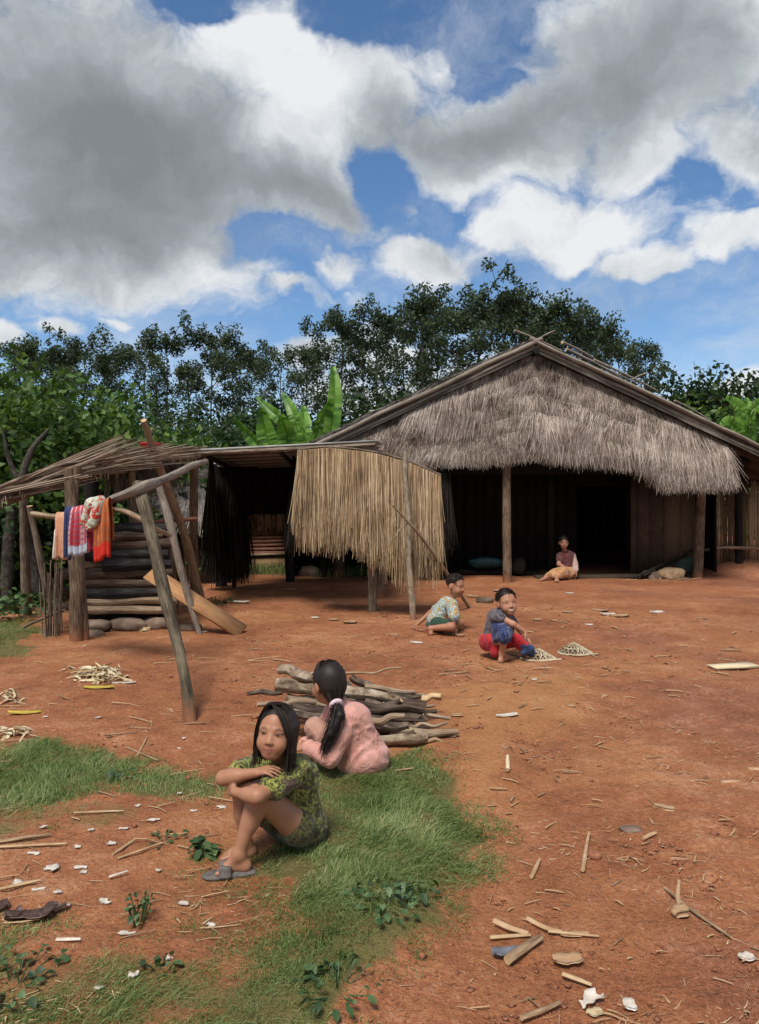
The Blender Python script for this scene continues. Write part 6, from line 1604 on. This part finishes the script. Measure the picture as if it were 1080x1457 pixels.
# ------------------------------------------------------------------ firewood behind the girls: every branch a thing
def branch(pts, r, mat, label, cat='branch', name='firewood_branch', group='branches in the firewood pile', stub=False, cut=True):
    P = [U(*p) if len(p) == 3 else G(p[0], p[1], p[3]) for p in pts]
    if len(P) == 3: P = [P[0], P[0].lerp(P[1], .5) + Vector(rng.normal(0, .009, 3)), P[1] + Vector(rng.normal(0, .008, 3)), P[1].lerp(P[2], .5) + Vector(rng.normal(0, .009, 3)), P[2]]
    rr = [.88 * q / FPX * P[0].y for q in (r if hasattr(r, '__len__') else (r, r * .95, r * .8))]
    mb = MB().tube(P, rr, 10, lump=.22, sub=5, capmi=1)
    if stub and len(P) > 1:
        a = P[0].lerp(P[-1], .62); d = (P[-1] - P[0]).normalized(); mb.tube([a, a + d * .06 + Vector((0, -.03, .05))], [rr[-1] * .6, rr[-1] * .4], 7, capmi=1)
    o = mb.build(name, [M[mat], M['cut'] if cut else M[mat]]); tag(o, label, cat, group); return o
fw = [
    ([(397, 953, 5.25), (425, 961, 5.2), (462, 969, 5.15)], (7, 8, 7), 'bark', 'short pale barked branch highest at the left end of the firewood pile', True),
    ([(393, 975, 5.0), (450, 982, 4.98), (520, 987, 4.96), (575, 997, 4.95), (605, 1002, 4.95)], (11, 10, 9.5, 7, 4), 'bark', 'thickest pale mottled log running right across the firewood pile', True),
    ([(352, 987, 4.95), (375, 985, 4.95), (402, 985, 4.98)], (3, 4.5, 4), 'barkdark', 'thin grey branch end sticking out furthest left from the firewood pile', False),
    ([(366, 1002, 4.8), (400, 1001, 4.85), (450, 999, 4.9)], (4, 5, 5), 'palelog', 'thin pale branch at the left of the pile just above the sitting girl', False),
    ([(408, 992, 5.0), (440, 994, 5.0), (480, 1000, 4.98)], (7, 7, 6), 'bark', 'pale branch under the thick log at the left of the firewood pile', False),
    ([(488, 958, 5.45), (530, 957, 5.42), (572, 950, 5.4)], (2.5, 2.2, 1.6), 'twig', 'long thin twig behind the firewood pile pointing right', False),
    ([(500, 962, 5.25), (520, 972, 5.2), (536, 984, 5.15)], (6, 6, 5), 'barkdark', 'short dark branch slanting down right behind the head of the girl in pink', False),
    ([(505, 990, 5.15), (560, 989, 5.12), (608, 994, 5.1)], (5, 4.5, 4), 'bark', 'pale straight branch along the back of the firewood pile', False),
    ([(480, 1000, 4.8), (540, 1008, 4.78), (606, 1008, 4.76)], (8, 9, 9), 'brownlog', 'thick brown log with a sawn tan end at the right of the firewood pile', True),
    ([(500, 1016, 4.7), (540, 1024, 4.66), (576, 1019, 4.66)], (5.5, 6, 4.5), 'palelog', 'smooth pale branch curving low at the middle of the firewood pile', False),
    ([(520, 1000, 4.9), (560, 1014, 4.85), (588, 1034, 4.75)], (8, 7.5, 6), 'barkdark', 'dark branch slanting down to the right under the sawn brown log', True),
    ([(500, 1030, 4.72), (540, 1032, 4.68), (582, 1030, 4.66)], (9, 10, 7), 'barkdark', 'dark thick branch in the shadow behind the pink jacket', False),
    ([(555, 1040, 4.68), (605, 1041, 4.66), (652, 1041, 4.64)], (6, 7, 4), 'palelog', 'pale brown branch reaching furthest right from the firewood pile', False),
    ([(530, 1054, 4.58), (570, 1052, 4.58), (606, 1048, 4.6)], (9.5, 10, 9), 'bark', 'short thick pale log lowest at the right front of the firewood pile', True),
    ([(596, 1050, 4.6), (620, 1056, 4.58), (640, 1062, 4.56)], (3, 2.5, 1.6), 'twig', 'thin twig lying right of the lowest thick log', False),
    ([(600, 994, 5.0), (614, 993, 5.0), (628, 991, 5.0)], (5, 5, 4.5), 'cut', 'pale yellow split end at the right tip of the firewood pile', False),
    ([(410, 1015, 4.8), (450, 1020, 4.78), (520, 1016, 4.75)], (7, 8, 7), 'barkdark', 'dark branch between the two girls in the firewood pile', False),
    ([(415, 1002, 4.9), (445, 1010, 4.85), (470, 1022, 4.8)], (8, 8, 7), 'brownlog', 'brown branch slanting down between the two girls', False),
    ([(425, 966, 5.2), (450, 975, 5.15), (500, 975, 5.15)], (6, 7, 6), 'barkdark', 'dark branch beside the head of the girl in pink', False),
    ([(560, 1024, 4.75), (585, 1020, 4.75), (607, 1026, 4.72)], (6, 6, 4), 'barkdark', 'dark forked branch end low at the right of the firewood pile', True),
    ([(590, 1034, 4.74), (625, 1044, 4.66), (648, 1048, 4.62)], (3, 3, 1.6), 'barkdark', 'thin dark twig under the branch reaching furthest right', False),
]
for pts, r, mt, lab, sb in fw: branch(pts, r, mt, lab, stub=sb)
for i, (x0, y0, x1, y1, Yq, r, mt) in enumerate(((545, 1003, 622, 1012, 4.85, 5, 'brownlog'), (560, 1012, 640, 1022, 4.78, 4, 'palelog'), (550, 985, 600, 990, 5.05, 4, 'barkdark'), (545, 1027, 612, 1036, 4.7, 5, 'brownlog'), (570, 1030, 636, 1028, 4.7, 3.5, 'palelog'), (520, 976, 590, 984, 5.1, 5, 'palelog'), (395, 1010, 470, 1016, 4.82, 4, 'palelog'), (400, 968, 460, 980, 5.1, 4, 'palelog'), (560, 1000, 618, 1004, 4.85, 3.2, 'palelog'))):
    branch([(x0, y0, Yq), ((x0 + x1) / 2, (y0 + y1) / 2 + 1.5, Yq), (x1, y1, Yq)], (r, r, r * .7), mt, 'thin branch lying among the thicker ones of the firewood pile', group='thin branches among the firewood')
for i in range(12):
    Yq = rng.uniform(4.65, 5.2); x0 = rng.uniform(400, 520); x1 = x0 + rng.uniform(60, 130); yb = 720 + EYE * FPX / Yq - rng.uniform(14, 36)
    branch([(x0, yb - 5, Yq + .03), ((x0 + x1) / 2, yb - 1 + rng.normal(0, 2), Yq), (x1, yb + 3, Yq - .03)], (rng.uniform(2.5, 4.5), 4, 2.5), ['palelog', 'brownlog', 'bark'][i % 3], 'thin branch lying among the thicker ones of the firewood pile', group='thin branches among the firewood')
for i in range(14):      # the hidden layers that carry the ones on top
    Yq = rng.uniform(4.7, 5.1); x0 = rng.uniform(425, 470); x1 = rng.uniform(540, 590); yb = 720 + EYE * FPX / Yq - rng.uniform(4, 26)
    branch([(x0, yb - 6, Yq + .05), ((x0 + x1) / 2, yb - 2, Yq), (x1, yb, Yq - .03)], (rng.uniform(5, 8), 7, 5), ['barkdark', 'brownlog', 'bark'][i % 3], 'branch half buried in the middle of the firewood pile', group='branches half buried in the firewood pile')

# ------------------------------------------------------------------ the two woven basket covers
def basket(label, px0, py0, px1, apex, Y, tilt=0.0):
    a, b = U(px0, py0, Y), U(px1, py0, Y); c = (a + b) / 2; rad = (b - a).length / 2; zg = gz1(c.x, c.y)
    ap = U(*apex, Y); h = max(.1, ap.z - c.z); off = ap.x - c.x
    o = thing('basket_cover', label, 'basket', (c.x, c.y, zg))
    mb = MB(); ns = 15
    def pt(a_, t, ro=0):  # t 0 rim .. 1 tip
        k = 1 - t ** .9; return Vector((c.x + off * t + math.cos(a_) * rad * k, c.y + math.sin(a_) * rad * .75 * k, zg + .008 + h * (t ** .85) + ro))
    for i in range(ns):
        a0 = 6.2832 * i / ns
        for sg in (-1, 1):
            P = [pt(a0 + sg * t * .9, t, .003 * sg) for t in np.linspace(0, .93, 9)]
            mb.tube(P, .0058, 4, caps=False)
    for t in (.16, .36, .56, .75):
        mb.tube([pt(6.2832 * i / 30, t, .004) for i in range(31)], .0055, 4, caps=False)
    mb.build('lattice', M['lattice'], o)
    MB().tube([pt(6.2832 * i / 40, .0) for i in range(41)], .013, 7, caps=False).build('rim', M['lattice'], o)
    rl = MB(); e = c + Vector((rad, -.05, 0)); e.z = zg + .008
    rl.plank(c + Vector((-rad * .6, -rad * .72, zg + .012 - c.z)), e + Vector((rad * .25, -rad * .15, .004)), .028, .008); rl.build('rim_splint', M['paleboard'], o, smooth=False)
basket('pale woven bamboo basket cover touching the foot of the laughing boy', 741, 936, 790, (764, 921), 7.22)
basket('woven bamboo basket cover lying further right, away from the laughing boy', 795, 930, 842, (814, 914), 7.42)

# ------------------------------------------------------------------ things scattered over the yard
def flat_bit(name, px, py, L, Wd, rot, mat, label, cat, group=None, thick=.006, curl=.15, irregular=.25, lift=.004, n=9):
    """a curled irregular scrap lying on the ground"""
    g = G(px, py); seed = float(rng.uniform(0, 90)); V = []
    for j in range(n):
        t = j / (n - 1) - .5
        for i in range(5):
            u = i / 4 - .5
            wv = Wd * (1 + irregular * 2 * float(vnoise(t * 4 + seed, 0.3 + (u > 0)))) * (1 - .5 * abs(2 * t) ** 3)
            V.append([t * L * (1 + irregular * .3 * float(vnoise(u * 3 + seed, 5.))), u * wv, curl * Wd * ((2 * u) ** 2 * .8 + (2 * t) ** 2 * .5 * L / Wd * .3) + irregular * .3 * Wd * float(vnoise(t * 3 + seed, u * 3 + 2))])
    V = np.array(V); V[:, 2] -= V[:, 2].min()
    c, s = math.cos(rot), math.sin(rot); V = np.stack([V[:, 0] * c - V[:, 1] * s, V[:, 0] * s + V[:, 1] * c, V[:, 2]], 1)
    N = len(V); i = np.arange(n - 1)[:, None] * 5 + np.arange(4)[None, :]; q = np.stack([i, i + 5, i + 6, i + 1], -1).reshape(-1, 4)
    V2 = V + [0, 0, thick]; Q = [q, (q[:, ::-1] + N)]
    for ids in (np.arange(n) * 5, np.arange(n) * 5 + 4, np.arange(5), (n - 1) * 5 + np.arange(5)): Q.append(np.stack([ids[:-1], ids[1:], ids[1:] + N, ids[:-1] + N], 1))
    o = MB().add(np.vstack([V, V2]), np.vstack(Q)).build(name, M[mat], smooth=False)
    o.location = g + Vector((0, 0, lift)); tag(o, label, cat, group); return o

def stick(pxs, r, mat, label, cat='stick', group=None, name='dry_stick', bow=.0, lift=.006):
    P = [G(px, py, lift + r) for px, py in pxs]
    if len(P) == 2: P = [P[0], (P[0] + P[1]) / 2 + Vector((0, 0, bow)), P[1]]
    o = MB().tube(P, [r, r, r * .7], 6, lump=.15, sub=4, capmi=1).build(name, [M[mat], M['cut']]); tag(o, label, cat, group); return o

o = MB().plank(G(1012, 952, .02), G(1072, 950, .03), .17, .02).build('fallen_board', M['paleboard'], smooth=False); tag(o, 'pale fresh board lying on the red dirt at the right edge', 'board')
for px, py, w_, lab in ((995, 1112, 60, 'faint pale board half buried in the dirt, left of the other at the right edge'), (1040, 1114, 55, 'faint pale board half buried in the dirt at the right edge'), (1075, 1096, 40, 'short pale board cut off by the right edge of the photo')):
    a, b = G(px - w_ / 2 * .5, py, .004), G(px + w_ / 2 * .5, py - 1, .004); o = MB().plank(a, b, .035, .014).build('buried_board', M['chip'], smooth=False); tag(o, lab, 'board')
stick([(946, 1268), (985, 1300), (1040, 1338)], .006, 'twig', 'long thin straight twig lying across the dirt at lower right')
stick([(968, 1306), (964, 1280), (966, 1258)], .008, 'chip', 'short splinter crossing the long thin twig at lower right')
flat_bit('wood_chip', 968, 1303, .07, .05, .4, 'chip', 'thick wood chip under the long thin twig', 'wood chip', irregular=.5, thick=.02, curl=.03)
stick([(722, 1375), (748, 1356), (770, 1342)], .015, 'twig', 'thick short grey stick beside the slate blue scrap')
flat_bit('blue_scrap', 720, 1364, .09, .05, .2, 'bluescrap', 'crumpled slate blue scrap on the dirt at lower middle', 'scrap', irregular=.7, curl=.4)
stick([(703, 1318), (725, 1328), (752, 1336)], .012, 'chip', 'pale split stick, upper one of the pair right of the grass')
stick([(697, 1340), (725, 1338), (755, 1336)], .008, 'straw', 'thin pale straw crossing below the split stick right of the grass')
stick([(750, 1313), (775, 1326), (800, 1332)], .009, 'chip', 'slanting split stick in the middle of the splinters at lower middle')
stick([(780, 1330), (820, 1334), (852, 1337)], .006, 'straw', 'long thin reed pointing right from the splinters at lower middle')
flat_bit('wood_chip', 818, 1333, .10, .028, .0, 'chip', 'flat split chip on the thin reed at lower middle', 'wood chip', irregular=.3)
flat_bit('bamboo_sheath', 808, 1370, .10, .055, .1, 'chip', 'rounded tan husk piece below the splinters', 'husk', irregular=.4, curl=.2)
stick([(800, 1392), (822, 1400), (842, 1408)], .008, 'straw', 'pale reed piece at lower middle above the white crumple')
stick([(742, 1456), (770, 1446), (797, 1434)], .010, 'twig', 'straight stick at the bottom edge of the photo')
flat_bit('white_crumple', 840, 1430, .085, .05, .7, 'paper', 'crumpled white scrap at the bottom of the photo', 'paper scrap', irregular=.9, curl=.35, thick=.003)
flat_bit('white_crumple', 846, 1444, .05, .03, .2, 'husk', 'small cream scrap tucked under the white crumple', 'paper scrap', irregular=.6, curl=.15, thick=.003)
stick([(829, 1243), (834, 1210), (838, 1189)], .0085, 'chip', 'straight pale splinter pointing away from us in the middle right of the dirt')
stick([(756, 1253), (762, 1240), (768, 1227)], .009, 'chip', 'short pale splinter right of the grass edge')
stick([(722, 1100), (722, 1090), (722, 1080)], .012, 'paleboard', 'short upright looking pale chip on the orange earth bank')
flat_bit('white_scrap', 722, 1020, .16, .05, .3, 'paper', 'folded white scrap on the orange earth bank', 'paper scrap')
rock('pebble', 'round tan pebble beside the straight pale splinter', G(845, 1220, .008), (.03, .025, .02), 'clod', 61)
flat_bit('wood_chip', 945, 1152, .10, .05, -.6, 'chip', 'broad tan wood chip in the middle of the right dirt', 'wood chip', thick=.012, curl=.04)
rock('pebble', 'flat grey pink stone on the right dirt', G(898, 1182, .004), (.05, .035, .018), 'stone', 62)
flat_bit('white_scrap', 1062, 1366, .05, .04, 0, 'paper', 'small white lump near the right edge at the bottom', 'paper scrap', thick=.006, irregular=.7)
flat_bit('white_scrap', 896, 1434, .035, .05, 0, 'paper', 'small white chip at the bottom right of the white crumple', 'paper scrap')
stick([(915, 1198), (925, 1193), (933, 1190)], .010, 'chip', 'short tan stub near the flat grey pink stone')
stick([(560, 1040 + 60), (575, 1098), (588, 1096)], .006, 'twig', 'short twig lying at the top edge of the grass')
# left side
def husk_heap(px, py, n, rx, ry, label):
    mb = MB()
    for i in range(n):
        u, v = rng.normal(0, .4, 2); g = G(px + u * rx, py + v * ry); g = np.array(list(g)) + [0, 0, .015 + .05 * max(0, 1 - u * u - v * v) * rng.uniform(0, 1)]
        a = rng.uniform(0, 6.28); D = np.array([[math.cos(a), math.sin(a), rng.uniform(-.1, .35)]])
        mb.strips(g[None], unit(D), rng.uniform(.06, .15), rng.uniform(.012, .036), unit(np.cross(D, [[0, 0, 1.]]) + [[0, 0, rng.normal(0, .4)]]), 5, np.array([[rng.normal(0, .3), rng.normal(0, .3), rng.normal(-.5, .3)]]), .4)
    o = mb.build('corn_husks', M['husk'], smooth=True); tag(o, label, 'husks', kind='stuff')
husk_heap(140, 962, 230, 42, 14, 'heap of pale dry husks left of the mossy prop post')
husk_heap(12, 993, 26, 22, 9, 'few pale dry husks at the left edge')
husk_heap(20, 1046, 26, 34, 7, 'pale husk strips above the tall grass at the left edge')
flat_bit('yellow_leaf', 140, 980, .24, .07, .05, 'yellowleaf', 'yellow leaf lying below the husk heap', 'leaf')
flat_bit('yellow_leaf', 34, 1016, .24, .06, .02, 'yellowleaf', 'yellow leaf lying at the left edge above the tall grass', 'leaf')
flat_bit('white_leaf', 175, 973, .20, .035, .2, 'paper', 'white strip pointing right from the husk heap', 'leaf')
for i, (px, py, L, Wd, rot, mat, lab) in enumerate((
        (20, 1306, .07, .06, .8, 'deadleaf', 'dark curled dead leaf at the left edge'), (44, 1307, .16, .075, .25, 'deadleaf', 'broad dark brown dead leaf at lower left'), (74, 1300, .09, .06, 1.2, 'deadleaf', 'dark crumpled dead leaf end right of the broad one'), (3, 1293, .05, .05, 0, 'deadleaf', 'dark dead leaf scrap cut off by the left edge'))):
    flat_bit('dead_leaf', px, py, L, Wd, rot, mat, lab, 'leaf', curl=.25, irregular=.8)
for px0, py0, px1, py1, r, mat, lab in ((-30, 1207, 72, 1192, .010, 'twig', 'long grey stick at the left edge below the grass'), (-20, 1210, 95, 1204, .006, 'straw', 'thin pale stalk just below the long grey stick'), (0, 1270, 58, 1257, .008, 'straw', 'pale stalk at the left edge above the dead leaves'), (105, 1160, 176, 1157, .006, 'straw', 'thin straight stalk lying near the top of the white scraps'), (160, 1220, 192, 1198, .006, 'straw', 'slanting straw in the middle of the white scraps'), (168, 1225, 232, 1202, .005, 'straw', 'long thin straw pointing at the flat green leaves'), (155, 1252, 182, 1243, .005, 'paper', 'white thin straw below the slanting straw'), (80, 1342, 115, 1341, .006, 'paper', 'white stick piece at lower left above the bottom grass'), (195, 1078, 210, 1050, .005, 'straw', 'thin stalk sticking up behind the small grass tuft'), (180, 1066, 225, 1085, .006, 'twig', 'thin twig above the small grass tuft'), (625, 962, 668, 958, .008, 'twig', 'thin grey twig in the yard right of the firewood pile')):
    stick([(px0, py0), (px1, py1)], r, mat, lab)
white = [(218, 1168, .10), (62, 1178, .05), (48, 1216, .07), (176, 1180, .06), (160, 1202, .07), (130, 1182, .05), (73, 1238, .09), (115, 1236, .08), (120, 1243, .05), (25, 1258, .10), (55, 1268, .09), (82, 1272, .05), (262, 1288, .07), (150, 1285, .09), (300, 1318, .07), (314, 1150, .07), (196, 1148, .05), (255, 1130, .04), (255, 1066, .05), (140, 1022, .06), (65, 1021, .06), (262, 1052, .05), (120, 920, .09), (275, 1155, .05), (110, 1206, .05), (205, 898, .1), (290, 900, .12), (180, 1331, .08), (225, 1240, .05), (95, 1290, .05), (240, 1365, .05), (140, 1408, .06), (190, 1390, .05)]
for i, (px, py, L) in enumerate(white):
    flat_bit('white_scrap', px, py, L * rng.uniform(.45, .75), L * rng.uniform(.3, .6), rng.uniform(-.9, .9), 'paper', 'small dirty white scrap on the trodden dirt at the left', 'paper scrap', 'white scraps scattered on the left dirt', irregular=1.1, curl=.04, thick=.002)
for px, py, L in ((310, 1140, .08), (225, 1166, .12)):
    pass
yard = [(340, 858, .3), (498, 887, .18), (475, 883, .12), (448, 880, .1), (668, 848, .15), (708, 842, .16), (810, 845, .14), (808, 872, .16), (854, 870, .22), (865, 876, .2), (764, 883, .12), (788, 884, .10), (838, 890, .10), (410, 840, .2), (655, 905, .10), (592, 916, .14), (650, 1020, .08), (812, 1006, .06), (700, 896, .1), (560, 905, .12), (880, 878, .3), (935, 873, .2), (672, 850, .2), (860, 992, .06), (760, 968, .05)]
for i, (px, py, L) in enumerate(yard):
    flat_bit('pale_chip', px, py, L, L * rng.uniform(.3, .55), rng.uniform(-.3, .3), 'chip' if i % 3 else 'paper', 'pale wood chip lying on the swept yard before the house', 'wood chip', 'pale chips in the yard before the house', irregular=.5, curl=.2, thick=.012)
tag(rock('blue_lump', 'dark lump on the yard behind the laughing boy', G(690, 857, .03), (.14, .08, .06), 'barkdark', 77), cat='lump')

# countable small splinters on the right-hand dirt, and straws on the left
k = 0
while k < 170:
    px, py = rng.uniform(640, 1090), rng.uniform(970, 1457) if k < 100 else rng.uniform(880, 1000)
    g = G(px, py)
    if sdpoly(np.array([g.x]), np.array([g.y]), P_GRASS_C)[0] < .08: continue
    L = rng.uniform(.015, .085) * (1 + .3 * (g.y - 3)); a = rng.uniform(-1.5, 1.5); r = rng.uniform(.0015, .0042) * (1 + .25 * (g.y - 3))
    o = MB().tube([(-L / 2, 0, r), (0, rng.normal(0, .05) * L, r * 1.6), (L / 2, 0, r)], [r, r, r * .7], 5, lump=.15, sub=2).build('dry_splinter', M[('straw', 'chip', 'twig', 'chip')[k % 4]])
    o.location = g + Vector((0, 0, .006)); o.rotation_euler = (0, rng.normal(0, .06), a); tag(o, 'small dry splinter lying on the bare red dirt', 'splinter', 'dry splinters on the red dirt'); k += 1
k = 0
while k < 70:
    px, py = rng.uniform(-10, 420), rng.uniform(925, 1340)
    g = G(px, py); L = rng.uniform(.04, .16) * (1 + .25 * (g.y - 3)); a = rng.uniform(-.7, .7); r = rng.uniform(.0015, .0035) * (1 + .25 * (g.y - 3))
    o = MB().tube([(-L / 2, 0, r), (0, rng.normal(0, .05) * L, r * 1.6), (L / 2, 0, r)], [r, r, r * .7], 5, lump=.15, sub=2).build('dry_straw', M[('straw', 'twig', 'straw')[k % 3]])
    o.location = g + Vector((0, 0, .006)); o.rotation_euler = (0, rng.normal(0, .06), a); tag(o, 'small dry straw lying on the trodden dirt at the left', 'straw', 'dry straws on the left dirt'); k += 1
# crumbs of earth and fibre nobody would count
def crumbs(name, n, xr, yr, size, mat, label, power=1.0, avoid=True):
    y = yr[0] + (yr[1] - yr[0]) * rng.uniform(0, 1, n) ** power; x = rng.uniform(-1, 1, n) * (.62 * y + .3); x = np.where(rng.uniform(0, 1, n) < .35, np.abs(x), x)
    if avoid:
        k = (sdpoly(x, y, P_GRASS_C) > 0) & (sdpoly(x, y, P_GRASS_A) > 0); x, y = x[k], y[k]; n = len(x)
    keep = rng.uniform(0, 1, n) < sstep(-.25, .3, fbm(x * 1.3, y * 1.3, 88, 3)); x, y = x[keep], y[keep]; n = len(x)
    z = gz(x, y); s = size * np.exp(rng.normal(0, .5, n)) * (.7 + .12 * y)
    base = np.array([[1, 0, 0], [-1, 0, 0], [0, 1, 0], [0, -1, 0], [0, 0, 1], [0, 0, -1]], float)
    V = base[None] * s[:, None, None] * rng.uniform(.5, 1.2, (n, 6, 1)) * np.array([1.2, 1.0, .55]); V = V + rng.normal(0, .15, V.shape) * s[:, None, None]
    V = V + np.stack([x, y, z + s * .2], 1)[:, None, :]
    f = np.array([[0, 2, 4], [2, 1, 4], [1, 3, 4], [3, 0, 4], [2, 0, 5], [1, 2, 5], [3, 1, 5], [0, 3, 5]])
    T_ = (f[None] + (np.arange(n) * 6)[:, None, None]).reshape(-1, 3)
    o = MB().add(V.reshape(-1, 3), None, T_).build(name, M[mat], smooth=False); tag(o, label, 'crumbs', kind='stuff')
crumbs('earth_crumbs', 20000, None, (2.0, 11), .0042, 'clod', 'small crumbs of red earth over the yard', 1.4)
crumbs('earth_crumbs', 500, None, (2.0, 11), .0075, 'clod', 'larger red clods over the yard', 1.3)
def fibres(n):
    y = 2 + 10 * rng.uniform(0, 1, n) ** 1.5; x = rng.uniform(-1, 1, n) * (.62 * y + .3)
    k = (sdpoly(x, y, P_GRASS_C) > 0) & (rng.uniform(0, 1, n) < sstep(-.2, .35, fbm(x * 1.1, y * 1.6, 98, 3))); x, y = x[k], y[k]; n = len(x)
    a = rng.normal(0, .9, n); D = np.stack([np.cos(a), np.sin(a), rng.normal(0, .05, n)], 1)
    o = MB().strips(np.stack([x, y, gz(x, y) + .006], 1), D, rng.uniform(.012, .06, n) * (.7 + .14 * y), rng.uniform(.002, .006, n) * (.7 + .14 * y), np.stack([-np.sin(a), np.cos(a), 0 * a], 1), 2, np.stack([0 * a, rng.normal(0, .3, n), 0 * a], 1), .4).build('straw_fibres', M['straw'], smooth=False)
    tag(o, 'fine straw fibres strewn over the red dirt', 'straw', kind='stuff')
fibres(15000)

def clods(px, py, n, rx, ry, label):
    c = G(px, py); x = c.x + rng.normal(0, rx, n); y = c.y + rng.normal(0, ry, n); s = np.exp(rng.normal(0, .4, n)) * .011
    base = np.array([[1, 0, 0], [-1, 0, 0], [0, 1, 0], [0, -1, 0], [0, 0, 1], [0, 0, -1]], float)
    V = base[None] * s[:, None, None] * rng.uniform(.5, 1.2, (n, 6, 1)) * np.array([1.2, 1.0, .6]) + rng.normal(0, .15, (n, 6, 3)) * s[:, None, None] + np.stack([x, y, gz(x, y) + s * .2], 1)[:, None, :]
    f = np.array([[0, 2, 4], [2, 1, 4], [1, 3, 4], [3, 0, 4], [2, 0, 5], [1, 2, 5], [3, 1, 5], [0, 3, 5]])
    o = MB().add(V.reshape(-1, 3), None, (f[None] + (np.arange(n) * 6)[:, None, None]).reshape(-1, 3)).build('earth_clods', M['clod'], smooth=False); tag(o, label, 'clods', kind='stuff')
clods(785, 1076, 70, .12, .16, 'dark churned clods of earth at the edge of the orange bank')
